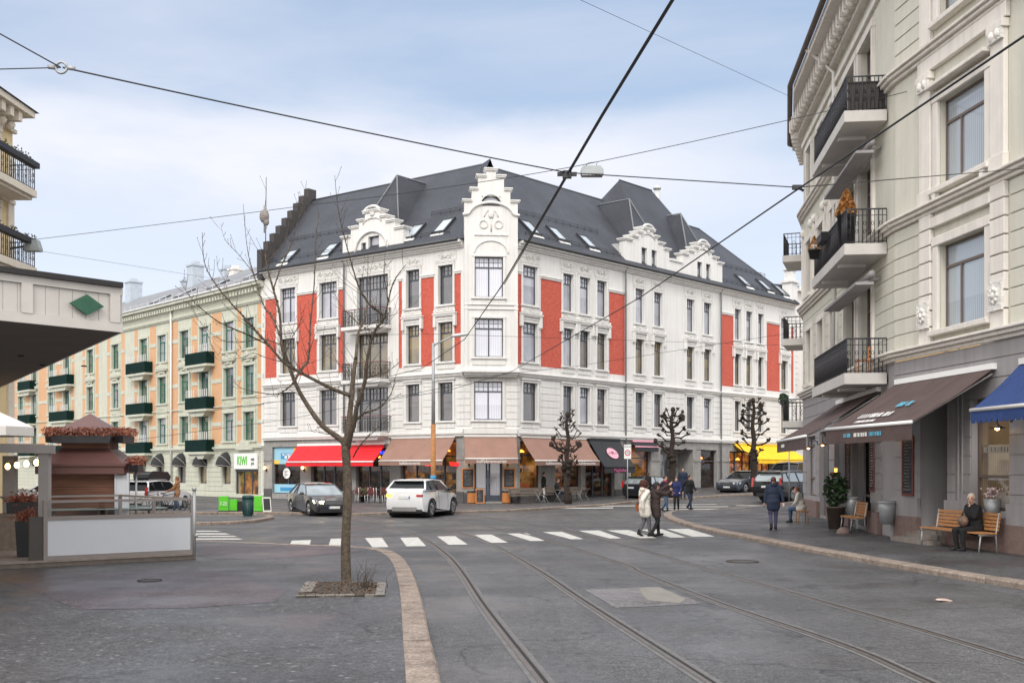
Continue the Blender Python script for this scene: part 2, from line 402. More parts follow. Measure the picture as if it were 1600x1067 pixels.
def pane_mat(name, col, rough=.06, var=.25, vs=.9, spec=.9, emit=None, estr=0, col2=None):
    """window pane: painted curtains, half drawn blinds, room darkness and reflections differ from window to window"""
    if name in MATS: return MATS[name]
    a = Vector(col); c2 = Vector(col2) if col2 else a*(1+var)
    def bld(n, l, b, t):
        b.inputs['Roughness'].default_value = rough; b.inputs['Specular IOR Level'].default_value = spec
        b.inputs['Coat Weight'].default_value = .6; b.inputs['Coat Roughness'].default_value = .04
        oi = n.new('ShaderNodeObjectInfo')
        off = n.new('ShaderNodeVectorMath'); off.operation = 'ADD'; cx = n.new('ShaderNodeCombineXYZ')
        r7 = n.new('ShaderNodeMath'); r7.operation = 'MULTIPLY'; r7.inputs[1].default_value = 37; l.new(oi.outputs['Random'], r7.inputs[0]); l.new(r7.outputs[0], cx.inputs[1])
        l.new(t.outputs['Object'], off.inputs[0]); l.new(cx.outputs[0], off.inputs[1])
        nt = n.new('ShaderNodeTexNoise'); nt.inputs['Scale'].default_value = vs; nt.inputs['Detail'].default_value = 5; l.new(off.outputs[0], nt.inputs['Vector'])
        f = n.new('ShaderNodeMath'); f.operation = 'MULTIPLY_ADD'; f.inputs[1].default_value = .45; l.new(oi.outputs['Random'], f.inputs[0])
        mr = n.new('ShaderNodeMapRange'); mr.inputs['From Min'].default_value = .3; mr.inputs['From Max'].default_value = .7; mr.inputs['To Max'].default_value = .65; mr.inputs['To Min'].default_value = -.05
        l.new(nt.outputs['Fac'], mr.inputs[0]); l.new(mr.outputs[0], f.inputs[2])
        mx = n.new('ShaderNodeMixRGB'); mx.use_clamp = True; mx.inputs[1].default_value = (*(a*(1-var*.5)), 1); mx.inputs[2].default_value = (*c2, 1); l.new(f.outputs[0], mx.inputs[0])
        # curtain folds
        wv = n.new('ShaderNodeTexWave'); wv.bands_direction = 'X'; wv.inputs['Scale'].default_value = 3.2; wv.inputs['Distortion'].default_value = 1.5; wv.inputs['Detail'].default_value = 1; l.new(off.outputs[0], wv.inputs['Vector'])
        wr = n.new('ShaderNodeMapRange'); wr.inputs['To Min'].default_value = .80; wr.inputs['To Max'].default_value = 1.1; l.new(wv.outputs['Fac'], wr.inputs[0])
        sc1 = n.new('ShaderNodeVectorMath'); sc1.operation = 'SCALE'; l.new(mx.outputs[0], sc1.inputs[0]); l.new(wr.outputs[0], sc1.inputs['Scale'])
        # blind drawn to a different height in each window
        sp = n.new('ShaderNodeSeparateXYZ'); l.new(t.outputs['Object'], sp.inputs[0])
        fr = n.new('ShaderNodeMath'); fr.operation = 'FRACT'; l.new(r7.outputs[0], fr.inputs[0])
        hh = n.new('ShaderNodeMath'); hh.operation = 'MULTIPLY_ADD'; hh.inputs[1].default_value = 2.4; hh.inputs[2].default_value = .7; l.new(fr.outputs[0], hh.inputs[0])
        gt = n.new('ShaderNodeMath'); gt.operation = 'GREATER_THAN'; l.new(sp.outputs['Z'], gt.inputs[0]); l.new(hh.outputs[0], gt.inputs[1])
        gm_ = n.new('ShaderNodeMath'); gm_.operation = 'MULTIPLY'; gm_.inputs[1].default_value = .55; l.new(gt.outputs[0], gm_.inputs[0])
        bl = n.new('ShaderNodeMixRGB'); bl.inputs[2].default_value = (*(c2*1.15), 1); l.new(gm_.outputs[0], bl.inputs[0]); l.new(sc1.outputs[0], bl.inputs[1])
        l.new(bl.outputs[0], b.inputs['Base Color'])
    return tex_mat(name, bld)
gl_dark = pane_mat('glass_dark', (.035, .037, .042), col2=(.13, .13, .14))
gl_sky = pane_mat('glass_painted_sky', (.60, .61, .68), var=.08)  # pale lilac of the reflected sky, painted into the pane colour
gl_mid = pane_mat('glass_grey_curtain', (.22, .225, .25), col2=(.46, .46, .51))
gl_warm = pane_mat('glass_painted_ochre_reflection', (.05, .05, .05), col2=(.25, .19, .09), vs=1.3)  # ochre stands in for the yellow house reflected in the glass, painted on
gl_brown = pane_mat('glass_brown_curtain', (.055, .052, .055), col2=(.14, .125, .12))
gl_yard = pane_mat('glass_greenish', (.045, .075, .06), col2=(.15, .20, .16))
def shop_mat(name, a, b, estr, sc_=1.6):
    def bld(n, l, bs, t):
        mpn = n.new('ShaderNodeMapping'); mpn.inputs['Scale'].default_value = (1, 1, 1.2)
        l.new(t.outputs['Object'], mpn.inputs[0])
        v = n.new('ShaderNodeTexVoronoi'); v.inputs['Scale'].default_value = sc_; v.distance = 'CHEBYCHEV'
        l.new(mpn.outputs[0], v.inputs['Vector'])
        nt = n.new('ShaderNodeTexNoise'); nt.inputs['Scale'].default_value = sc_*1.7; nt.inputs['Detail'].default_value = 5
        l.new(mpn.outputs[0], nt.inputs['Vector'])
        r = n.new('ShaderNodeValToRGB'); r.color_ramp.elements[0].position = .42; r.color_ramp.elements[1].position = .68
        r.color_ramp.elements[0].color = (*a, 1); r.color_ramp.elements[1].color = (*b, 1)
        l.new(nt.outputs['Fac'], r.inputs[0])
        mx = n.new('ShaderNodeMixRGB'); mx.blend_type = 'MULTIPLY'; mx.inputs[0].default_value = .45
        l.new(r.outputs[0], mx.inputs[1]); l.new(v.outputs['Color'], mx.inputs[2])
        l.new(mx.outputs[0], bs.inputs['Base Color']); l.new(mx.outputs[0], bs.inputs['Emission Color'])
        bs.inputs['Emission Strength'].default_value = estr; bs.inputs['Roughness'].default_value = .6
    return tex_mat(name, bld)
shop_warm = shop_mat('lit_cafe_interior', (.07, .03, .01), (.50, .22, .05), .45, .9)
shop_dim = shop_mat('dim_cafe_interior', (.02, .012, .009), (.16, .08, .035), .25, 1.6)
shop_or = shop_mat('lit_flower_shop_interior', (.20, .06, .02), (.75, .32, .07), .6, 2.2)

def _glass(n, l, bs, t):
    out = n['Material Output']
    tr = n.new('ShaderNodeBsdfTransparent'); tr.inputs[0].default_value = (.82, .84, .84, 1)
    gl = n.new('ShaderNodeBsdfGlossy'); gl.inputs['Roughness'].default_value = .02
    fr = n.new('ShaderNodeFresnel'); fr.inputs[0].default_value = 1.5
    mx = n.new('ShaderNodeMixShader')
    l.new(fr.outputs[0], mx.inputs[0]); l.new(tr.outputs[0], mx.inputs[1]); l.new(gl.outputs[0], mx.inputs[2])
    l.new(mx.outputs[0], out.inputs['Surface'])
clear = tex_mat('clear_glass', _glass)

_wc = {}
def window_mesh(w, h, style, fm):
    """frame mesh and pane mesh; origin bottom left, frame depth goes inward (+y)"""
    k = (round(w, 2), round(h, 2), style, fm.name)
    if k in _wc: return _wc[k]
    mb = MB(); t = .055; b = .07
    mb.box(0, t, 0, b, 0, h); mb.box(w-t, w, 0, b, 0, h); mb.box(t, w-t, 0, b, 0, t); mb.box(t, w-t, 0, b, h-t, h)
    zt = h*.74
    if style in ('double', 'single', 'triple', 'green', 'modern'):
        mb.box(t, w-t, .002, b, zt-.035, zt+.035)
    nb = {'double': 2, 'single': 1, 'triple': 3, 'green': 2, 'modern': 2, 'shop': 1}[style]
    for i in range(1, nb):
        x = w*i/nb if style != 'modern' else w*.34
        mb.box(x-.035, x+.035, .004, b, t, (zt-.035) if style in ('modern', 'green') else h-t)
    if style in ('double', 'single', 'triple'):
        nx = {'double': 6, 'single': 4, 'triple': 9}[style]
        for i in range(1, nx): mb.box(w*i/nx-.011, w*i/nx+.011, .012, .05, zt+.035, h-t)
        mb.box(t, w-t, .014, .05, zt+(h-zt)*.5-.011, zt+(h-zt)*.5+.011)
    if style == 'green':
        mb.box(t, w-t, .012, .05, h*.34, h*.34+.03)
    pm = MB(); pm.add([(t*.5, .045, t*.5), (w-t*.5, .045, t*.5), (w-t*.5, .045, h-t*.5), (t*.5, .045, h-t*.5)], [(0, 1, 2, 3)])
    _wc[k] = (mb.mesh('window', [fm]), pm)
    return _wc[k]
_pc = {}
def window(parent, F, x, z, w, h, style='single', fm=None, gm=None, inset=.15, name='window'):
    fm = fm or frame_dk; gm = gm or gl_dark
    me, pm = window_mesh(w, h, style, fm)
    k = (round(w, 2), round(h, 2), gm.name)
    if k not in _pc: _pc[k] = pm.mesh('pane', [gm])
    o = mpart(me, name, parent, F.M(x, inset, z))
    mpart(_pc[k], 'pane', o, F.M(x, inset, z))
    return o

def awning(parent, F, x0, x1, zt, zb, out, fm, val=.26, bar=cream, text=None, tm=None, label=None, name='awning', tsize=.2, scallop=False, y=0):
    """folding-arm awning: sloped fabric, front bar, hanging valance, folding arms"""
    mb = MB(); n = 6; pts = []
    for i in range(n+1):
        t = i/n; sag = -.05*sin(pi*t)
        pts.append((-.1-(out-.1)*t, zt+(zb-zt)*t+sag))
    for i in range(n):
        (ya, za), (yb, zb_) = pts[i], pts[i+1]
        mb.add([(x0, ya, za), (x1, ya, za), (x1, yb, zb_), (x0, yb, zb_)], [(0, 1, 2, 3), ], 0, True)
        mb.add([(x0, ya, za-.012), (x1, ya, za-.012), (x1, yb, zb_-.012), (x0, yb, zb_-.012)], [(3, 2, 1, 0), ], 0, True)
    k = max(1, int((x1-x0)/1.05))      # stitched seams between the fabric widths
    for j in range(1, k):
        xs = x0+(x1-x0)*j/k; mb.tube([(xs, q[0], q[1]+.001) for q in pts], .007, 4, cap=False)
    for xe in (x0+.02, x1-.02): mb.tube([(xe, q[0], q[1]+.001) for q in pts], .010, 4, cap=False)
    o = mb.part(name, fm, parent, F.M(0, y, 0), label)
    v = MB()
    if scallop:
        k = int((x1-x0)/.22)
        for i in range(k):
            a, b = x0+(x1-x0)*i/k, x0+(x1-x0)*(i+1)/k; c = (a+b)/2
            q = [(a, zb-.03), (b, zb-.03), (b, zb-val*.75), (c+(b-a)*.25, zb-val), (c-(b-a)*.25, zb-val), (a, zb-val*.75)]
            v.extr(q, -out-.006, -out+.004)
    else: v.extr([(x0, zb-.03), (x1, zb-.03), (x1, zb-val), (x0, zb-val)], -out-.006, -out+.004)
    v.part('valance', fm, o, F.M(0, y, 0))
    a = MB(); a.tube([(x0, -out, zb), (x1, -out, zb)], .045, 8)
    a.box(x0, x1, -.16, 0, zt-.02, zt+.12)
    for x, sg in ((x0+.15, 1), (x1-.15, -1)):
        a.tube([(x, -.06, zt-.12), (x+sg*.25, -out*.5, (zt+zb)/2-.14), (x, -out+.02, zb-.03)], .022, 6)
    a.part('awning_frame', bar, o, F.M(0, y, 0))
    if text:
        mpart(text_mesh(text, tsize, tm), 'lettering', o, F.M((x0+x1)/2, y-out-.012, zb-.03-(val-.03)/2) @ TXT)
    return o

def railing(parent, F, x0, x1, d, z, h=1.0, top=None, name='railing', step=.13, im=None, y=0):
    """wrought-iron balcony railing with bars and scrolls on three sides"""
    im = im or iron
    mb = MB()
    def run(a, b):
        a, b = Vector(a), Vector(b); L = (b-a).length; n = max(2, int(L/step))
        for zz, r in ((z+.06, .014), (z+h*.82, .012)):
            mb.tube([(a.x, a.y, zz), (b.x, b.y, zz)], r, 4)
        for i in range(n+1):
            p = a+(b-a)*i/n; mb.tube([(p.x, p.y, z), (p.x, p.y, z+h)], .013 if i % 4 else .02, 4)
            if i < n and i % 2 == 0:
                q = a+(b-a)*(i+.5)/n; dr = (b-a).normalized(); rr = L/n*.42
                for c, s0 in ((z+.35*h, 1), (z+.6*h, -1)):
                    mb.tube([(q.x+dr.x*rr*cos(t)*(1-t/14), q.y+dr.y*rr*cos(t)*(1-t/14), c+s0*rr*1.5*sin(t)*(1-t/14)) for t in [k*.75 for k in range(10)]], .009, 3, cap=False)
    run((x0, 0), (x0, -d)); run((x0, -d), (x1, -d)); run((x1, -d), (x1, 0))
    o = mb.part(name, im, parent, F.M(0, y, 0))
    tb = MB(); tb.tube([(x0, 0, z+h), (x0, -d, z+h), (x1, -d, z+h), (x1, 0, z+h)], .024, 6, sm=False)
    tb.part('handrail', top or im, o, F.M(0, y, 0))
    return o

def scribble(parent, M, w, h, mt, seed=1):
    """row of small letter-like marks for writing too small to read in the photograph (in the frame's xz plane)"""
    g = random.Random(seed); m = MB(); x = -w/2; t = h*.17
    while x < w/2-h*.3:
        k = g.randrange(5); a = h*.5; c = x+a*.5
        m.box(x, x+t, -.006, 0, -h/2, h/2)
        if k in (0, 1): m.box(x+t, x+a-t, -.006, 0, h/2-t, h/2)
        if k in (1, 2, 4): m.box(x+t, x+a-t, -.006, 0, -h/2, -h/2+t)
        if k in (0, 3): m.box(x+t, x+a-t, -.006, 0, -t/2, t/2)
        if k in (1, 3): m.box(x+a-t, x+a, -.006, 0, -h/2, h/2)
        x += a+h*.2+(h*.3 if g.random() < .12 else 0)
    return m.part('lettering', mt, parent, M)
# ================================================================ GROUND
def asphalt(name, base, spots=False, warmth=0.):
    def bld(n, l, b, t):
        b.inputs['Roughness'].default_value = .62; b.inputs['Specular IOR Level'].default_value = .55
        def noise_(sc_, det, a, c, lo, hi):
            q = n.new('ShaderNodeTexNoise'); q.inputs['Scale'].default_value = sc_; q.inputs['Detail'].default_value = det
            l.new(t.outputs['Object'], q.inputs['Vector'])
            m = n.new('ShaderNodeMapRange'); m.inputs['From Min'].default_value = a; m.inputs['From Max'].default_value = c
            m.inputs['To Min'].default_value = lo; m.inputs['To Max'].default_value = hi
            l.new(q.outputs['Fac'], m.inputs[0]); return m.outputs[0], q
        big, _ = noise_(.22, 7, .38, .62, .84, 1.14)
        mid, _ = noise_(1.4, 6, .35, .65, .92, 1.07)
        fine, fq = noise_(34, 3, .42, .58, .60, 1.45)
        fine2, _ = noise_(95, 1, .4, .6, .72, 1.32)
        def mul(a, c):
            q = n.new('ShaderNodeMath'); q.operation = 'MULTIPLY'; l.new(a, q.inputs[0]); l.new(c, q.inputs[1]); return q.outputs[0]
        coarse, _ = noise_(9, 4, .38, .62, .80, 1.2)
        f = mul(mul(big, mid), mul(mul(fine, fine2), coarse))
        # cracks
        vo = n.new('ShaderNodeTexVoronoi'); vo.feature = 'DISTANCE_TO_EDGE'; vo.inputs['Scale'].default_value = .22
        wv = n.new('ShaderNodeVectorMath'); wv.operation = 'ADD'
        nn = n.new('ShaderNodeTexNoise'); nn.inputs['Scale'].default_value = .9; nn.inputs['Detail'].default_value = 5
        l.new(t.outputs['Object'], nn.inputs['Vector']); sc2 = n.new('ShaderNodeVectorMath'); sc2.operation = 'SCALE'; sc2.inputs['Scale'].default_value = 1.6
        l.new(nn.outputs['Color'], sc2.inputs[0]); l.new(sc2.outputs[0], wv.inputs[1]); l.new(t.outputs['Object'], wv.inputs[0]); l.new(wv.outputs[0], vo.inputs['Vector'])
        cr = n.new('ShaderNodeMapRange'); cr.inputs['From Min'].default_value = .0; cr.inputs['From Max'].default_value = .009
        cr.inputs['To Min'].default_value = .42; cr.inputs['To Max'].default_value = 1
        l.new(vo.outputs['Distance'], cr.inputs[0]); f = mul(f, cr.outputs[0])
        # square repair patches of slightly different age, worn streaks along the street
        vp = n.new('ShaderNodeTexVoronoi'); vp.voronoi_dimensions = '2D'; vp.distance = 'CHEBYCHEV'; vp.inputs['Scale'].default_value = .16; vp.inputs['Randomness'].default_value = .8; l.new(t.outputs['Object'], vp.inputs['Vector'])
        pr_ = n.new('ShaderNodeMapRange'); pr_.inputs['To Min'].default_value = .88; pr_.inputs['To Max'].default_value = 1.12; sx = n.new('ShaderNodeSeparateXYZ'); l.new(vp.outputs['Color'], sx.inputs[0]); l.new(sx.outputs['X'], pr_.inputs[0]); f = mul(f, pr_.outputs[0])
        ms = n.new('ShaderNodeMapping'); ms.inputs['Rotation'].default_value = (0, 0, -.15); ms.inputs['Scale'].default_value = (2.2, .12, 1); l.new(t.outputs['Object'], ms.inputs[0])
        ns = n.new('ShaderNodeTexNoise'); ns.inputs['Scale'].default_value = 1; ns.inputs['Detail'].default_value = 6; l.new(ms.outputs[0], ns.inputs['Vector'])
        mrs = n.new('ShaderNodeMapRange'); mrs.inputs['From Min'].default_value = .35; mrs.inputs['From Max'].default_value = .65; mrs.inputs['To Min'].default_value = .9; mrs.inputs['To Max'].default_value = 1.1; l.new(ns.outputs['Fac'], mrs.inputs[0]); f = mul(f, mrs.outputs[0])
        cc = n.new('ShaderNodeVectorMath'); cc.operation = 'SCALE'; cc.inputs[0].default_value = base
        l.new(f, cc.inputs['Scale']); out = cc.outputs[0]
        if spots:
            v2 = n.new('ShaderNodeTexVoronoi'); v2.voronoi_dimensions = '2D'; v2.inputs['Scale'].default_value = 2.6; l.new(t.outputs['Object'], v2.inputs['Vector'])
            m2 = n.new('ShaderNodeMapRange'); m2.inputs['From Min'].default_value = .04; m2.inputs['From Max'].default_value = .085
            m2.inputs['To Min'].default_value = .5; m2.inputs['To Max'].default_value = 0; l.new(v2.outputs['Distance'], m2.inputs[0])
            n3 = n.new('ShaderNodeTexNoise'); n3.inputs['Scale'].default_value = .5; l.new(t.outputs['Object'], n3.inputs['Vector'])
            m3 = n.new('ShaderNodeMapRange'); m3.inputs['From Min'].default_value = .36; m3.inputs['From Max'].default_value = .50; l.new(n3.outputs['Fac'], m3.inputs[0])
            mm = mul(m2.outputs[0], m3.outputs[0])
            mx = n.new('ShaderNodeMixRGB'); l.new(mm, mx.inputs[0]); l.new(out, mx.inputs[1]); mx.inputs[2].default_value = (.30, .29, .28, 1); out = mx.outputs[0]
        l.new(out, b.inputs['Base Color'])
        bp = n.new('ShaderNodeBump'); bp.inputs['Strength'].default_value = .35; bp.inputs['Distance'].default_value = .006
        l.new(fq.outputs['Fac'], bp.inputs['Height']); l.new(bp.outputs[0], b.inputs['Normal'])
        rr, _ = noise_(.5, 5, .38, .62, .34, .72); l.new(rr, b.inputs['Roughness'])
    return tex_mat(name, bld)
asph_road = asphalt('road_asphalt', (.068, .067, .068))
asph_near = asphalt('near_pavement_asphalt', (.057, .056, .058), spots=True)
asph_far = asphalt('far_pavement_asphalt', (.070, .068, .069))
asph_patch = asphalt('patch_asphalt', (.135, .125, .125))
asph_red = asphalt('reddish_asphalt', (.066, .052, .056), spots=True)
kerb_m = mat('kerb_granite', (.21, .165, .135), .85, var=.3, vscale=4, bump=.8, bscale=28, fine=.38, col2=(.31, .25, .205))
paint_m = mat('road_paint', (.52, .51, .48), .8, var=.25, vscale=5, fine=.25, bscale=30)
rail_steel = mat('tram_rail_steel', (.16, .135, .12), .4, metal=.5, var=.3, vscale=8)
rail_bed = mat('rail_concrete_edge', (.125, .12, .118), .8, var=.25, vscale=6, fine=.2)
groove_m = mat('rail_groove', (.012, .011, .011), .9)
soil_m = mat('bare_soil', (.055, .040, .03), .95, var=.5, vscale=12, bump=1, bscale=30)

def crom(pts, k=6):
    """Catmull-Rom smoothing of a 2D polyline"""
    P = [Vector(p) for p in pts]; out = []
    for i in range(len(P)-1):
        a, b, c, d = P[max(i-1, 0)], P[i], P[i+1], P[min(i+2, len(P)-1)]
        for j in range(k):
            t = j/k
            out.append(.5*((2*b)+(c-a)*t+(2*a-5*b+4*c-d)*t*t+(3*b-a-3*c+d)*t*t*t))
    out.append(P[-1]); return out
def offs(pts, w):
    """offset polyline to its left by w"""
    o = []
    for i, p in enumerate(pts):
        d = (pts[min(i+1, len(pts)-1)]-pts[max(i-1, 0)]).normalized()
        o.append(p+Vector((-d.y, d.x))*w)
    return o
def ribbon(mb, a, b, z, mi=0, z2=None):
    n = len(a)
    v = [(p.x, p.y, z) for p in a]+[(p.x, p.y, z if z2 is None else z2) for p in b]
    mb.add(v, [(i, i+1, n+i+1, n+i) for i in range(n-1)], mi)
def fixup(o):
    bm_fix(o)
def bm_fix(o):
    import bmesh
    bm = bmesh.new(); bm.from_mesh(o.data)
    for f in bm.faces:
        f.normal_update()
        if abs(f.normal.z) > .7 and f.normal.z < 0: f.normal_flip()
    bm.to_mesh(o.data); bm.free()

# road: one sheet to the horizon
m = MB(); R = 1500
m.add([(-R, -60, 0), (R, -60, 0), (R, R, 0), (-R, R, 0)], [(0, 1, 2, 3)])
drape(m.struct('road', asph_road))

def pavement(name, edge, rest, matr, h=.11, kw=.32, kname='kerb', stone=1.1):
    """raised pavement: 'edge' = kerb line, the road side on its left; 'rest' closes the polygon"""
    e = crom(edge, 5)
    inner = offs(e, -kw)
    mb = MB(); poly = [(p.x, p.y) for p in inner]+rest
    mb.prism(poly, -.2, h)
    drape(mb.struct(name, matr))
    # separate kerb stones along the line with fine joints
    kb = MB(); acc = 0; seg = []
    rnd = random.Random(hash(kname) % 97 if False else len(edge)*7)
    L = stone; out_i = []
    def flush(seg):
        if len(seg) < 2: return
        a = [e_ for e_, _ in seg]; b = [i_ for _, i_ in seg]
        dz = rnd.uniform(-.006, .006)+h+.006; sh = rnd.uniform(-.008, .008)
        n = len(a); vs = []
        for (p, q) in zip(a, b):
            d = (p-q).normalized(); c = .03
            vs += [(p.x+d.x*sh, p.y+d.y*sh, -.1), (p.x+d.x*sh, p.y+d.y*sh, dz-c), (p.x+d.x*(sh-c), p.y+d.y*(sh-c), dz), (q.x, q.y, dz), (q.x, q.y, -.1)]
        fs = []
        for i in range(n-1):
            for k in range(4): fs.append((i*5+k, i*5+k+1, (i+1)*5+k+1, (i+1)*5+k))
        fs += [(0, 1, 2, 3, 4), tuple((n-1)*5+k for k in (4, 3, 2, 1, 0))]
        kb.add(vs, fs)
    # dense resample
    D = [e[0]]; I = [inner[0]]
    for i in range(len(e)-1):
        L_ = (e[i+1]-e[i]).length; k = max(1, int(L_/.25))
        for j in range(1, k+1):
            t = j/k; D.append(e[i].lerp(e[i+1], t)); I.append(inner[i].lerp(inner[i+1], t))
    seg = [(D[0], I[0])]; acc = 0; tgt = stone*rnd.uniform(.8, 1.2)
    for i in range(1, len(D)):
        acc += (D[i]-D[i-1]).length; seg.append((D[i], I[i]))
        if acc > tgt:
            flush(seg); acc = 0; tgt = stone*rnd.uniform(.75, 1.3)
            dlt = (D[i]-D[i-1]).normalized()*.028
            seg = [(D[i]+dlt, I[i]+dlt)]
    flush(seg)
    drape(kb.struct(kname, kerb_m))
    return e

h_ = .11
def GG(*pts): return [G(x, y, h_) for x, y in pts]
# near pavement on the left with the tree (its kerb bends away to the left)
near_edge = [(-1.55, 1.5), (-1.50, 5.0)]+[Vector(G(x, y, h_)) for x, y in
            ((705, 1120), (690, 1067), (683, 1035), (672, 990), (661, 940), (650, 905), (638, 880), (622, 865), (598, 857), (560, 853.5), (460, 849.5), (320, 843.5), (190, 836), (40, 829), (-200, 822))]
near_edge = [tuple(p) for p in near_edge]
near_poly_rest = [(-60, 1.5), (-60, near_edge[-1][1])]
pavement('near_pavement', near_edge[::-1], near_poly_rest, asph_near, h=h_)
# reddish resurfaced zones in the near pavement
m = MB()
pts = [G(x, y, h_+.004) for x, y in ((0, 898), (306, 886), (350, 893), (420, 915), (448, 922), (430, 940), (300, 949), (120, 952), (60, 925), (0, 905))]
m.poly([(x, y, h_+.004) for x, y in pts])
pts = [G(x, y, h_+.004) for x, y in ((312, 850), (420, 850.5), (560, 857.5), (560, 862), (430, 872), (340, 874), (312, 868))]
m.poly([(x, y, h_+.004) for x, y in pts])
o = m.struct('resurfaced_pavement', asph_red); bm_fix(o)

# pavement in front of the corner building
far_pts = [(1480, 769), (1200, 770), (1107, 774.5), (1086, 776), (998, 782), (960, 786), (899, 790), (850, 793), (805, 795.5), (707, 798.5), (600, 800.5), (540, 801.5), (448, 800), (380, 800), (310, 799.5), (200, 799), (60, 798.5), (-150, 798)]
fe = [G(x, y, h_) for x, y in far_pts]
pavement('far_pavement', fe, [(-90, fe[-1][1]), (-90, 140), (110, 140), (110, fe[0][1])], asph_far, h=h_, kw=.28, kname='far_kerb', stone=1.4)
# traffic island pavement before the green grocer
isl = [G(x, y, h_) for x, y in ((-200, 818), (100, 817), (250, 817), (310, 816), (360, 814.5), (397, 812), (420, 808.5), (428, 806), (421, 804.3), (395, 803.9), (310, 804.3), (100, 804.5), (-200, 805))]
isl = isl[::-1]
pavement('island_pavement', isl, [], asph_far, h=h_, kw=.28, kname='island_kerb', stone=1.2)

# right pavement
rp_pts = [(1760, 940), (1600, 911), (1502, 896), (1390, 878), (1319, 865.5), (1244, 852), (1165, 837), (1112, 827), (1070, 817), (1046, 809), (1037, 803), (1043, 798.6), (1062, 796.8), (1100, 796), (1150, 793), (1215, 786), (1262, 780.5), (1330, 778)]
rpe = [G(x, y, h_) for x, y in rp_pts]
pavement('right_pavement', rpe, [(40, rpe[-1][1]), (40, rpe[0][1])], asph_near, h=h_, kw=.34, kname='right_kerb', stone=1.5)

# tram rails traced on the ground
railsA = [(850, 1067), (756, 947), (719, 891), (694, 864), (659, 841), (600, 821), (520, 808), (430, 799)]
railsB = [(1112, 1067), (912, 939), (850, 897), (787, 860), (734, 837), (647, 816), (560, 803.5), (470, 796)]
railsC = [(1454, 1067), (1319, 1008), (1124, 942), (1000, 894), (975, 882), (866, 847), (800, 830), (700, 811), (600, 799.5), (520, 794)]
railsD = [(1600, 1032), (1412, 976), (1187, 912), (1100, 887), (1000, 858), (944, 844), (869, 825), (766, 809), (660, 797.5), (570, 792)]
for R_ in (railsA, railsB, railsC, railsD):
    g = [Vector(G(x, y)) for x, y in R_]
    d = (g[0]-g[1]).normalized()
    # the track bends gently towards the camera side
    g = [g[0]+d*9, g[0]+d*4]+g
    c = crom([tuple(p) for p in g], 8)
    mb = MB()
    ribbon(mb, offs(c, .12), offs(c, -.115), .004, 0)
    ribbon(mb, offs(c, .058), offs(c, .0), .009, 1)
    ribbon(mb, offs(c, .0), offs(c, -.042), .0085, 2)
    ribbon(mb, offs(c, -.042), offs(c, -.058), .0095, 1)
    o = mb.struct('tram_rail', [rail_bed, rail_steel, groove_m]); bm_fix(o)

# zebra crossings
m = MB()
stripes = [((456, 844.5), (486, 843.5), (484, 851), (452, 852)), ((517, 841.5), (540, 841), (538, 855.5), (512, 856))]
tx = [570, 625, 683, 741, 792, 848, 904, 948, 1000, 1042]
tw = [27, 28, 28, 27, 31, 30, 32, 34, 34, 34]
ty = [840.5, 840, 838, 835.5, 833.5, 831.2, 829, 828.5, 827.2, 826.5]
bx = [582, 635, 701, 765, 829, 893, 953, 1000, 1048, 1082]
bw = [25, 31, 30, 29, 22, 19, 18, 26, 24, 35]
by = [855, 853.5, 851, 848, 845.2, 842.5, 841.3, 840.7, 839.8, 838.5]
for i in range(len(tx)):
    stripes.append(((tx[i], ty[i]), (tx[i]+tw[i], ty[i]-.6), (bx[i]+bw[i], by[i]-.3), (bx[i], by[i])))
for s in stripes:
    m.poly([(*G(x, y), .006) for x, y in s[::-1]])
o = m.struct('zebra_crossing', paint_m); bm_fix(o)
m = MB()
for (a, b, c_, d) in ((300, 338, 829, 830.5), (300, 352, 833, 835), (298, 364, 837, 838.7), (296, 372, 841, 843)):
    m.poly([(*G(x, y), .006) for x, y in ((a, c_), (b, c_), (b+8, d), (a, d))])
for (x0, x1, y0, y1) in ((868, 958, 793.5, 794.8), (872, 996, 790.3, 791.4), (1028, 1150, 795.3, 796.3), (1020, 1138, 791.8, 792.7), (1036, 1120, 788.4, 789.1), (1150, 1240, 789.6, 790.4), (560, 596, 801.6, 802.2)):
    m.poly([(*G(x, y), .012) for x, y in ((x0, y0), (x1, y0-.6), (x1, y1-.6), (x0, y1))])
o = m.struct('road_markings', paint_m); bm_fix(o); drape(o)

# asphalt patches, manholes
m = MB()
m.poly([(*G(x, y), .005) for x, y in ((912, 921), (1000, 917.5), (1030, 916.5), (1098, 943), (1000, 948), (962, 949.5))])
o = m.struct('asphalt_patch', asph_patch); bm_fix(o)
m = MB()
m.poly([(*G(x, y), .0085) for x, y in ((999, 918.5), (1030, 917.5), (1072, 936), (1062, 943), (1012, 938), (1001, 926))])
o = m.struct('concrete_patch', mat('pale_concrete', (.20, .185, .165), .8, var=.12, fine=.12)); bm_fix(o)
iron_lid = mat('cast_iron_lid', (.075, .07, .066), .75, metal=0, var=.3, vscale=8, bump=.6, bscale=30)
def manhole(px, py, z, r, label):
    x, y = G(px, py, z); m = MB()
    m.lathe([(0.001, 0), (r*.8, 0), (r*.8, .006), (r*.86, .006), (r*.86, .0), (r, 0), (r, .01), (r, -.05)], 28, sm=False)
    m.solo('manhole_cover', iron_lid, label, 'manhole cover', RT(x, y, z+.010))
manhole(234, 907.5, h_, .21, 'round iron manhole cover on the near pavement left of the tree')
manhole(1160, 877.5, 0, .36, 'round iron manhole cover in the road beside the right kerb')
# litter
m = MB(); m.M = Matrix.Rotation(.1, 4, 'Y'); m.extr([(-.14, 0), (.13, -.005), (.15, .01), (.02, .03), (-.1, .02)], -.04, .05)
x, y = G(1475, 939); m.solo('paper_scrap', mat('litter_paper', (.55, .42, .36), .8), 'crumpled pale scrap of litter lying on the road at the right', 'litter', RT(x, y, .012, .5))

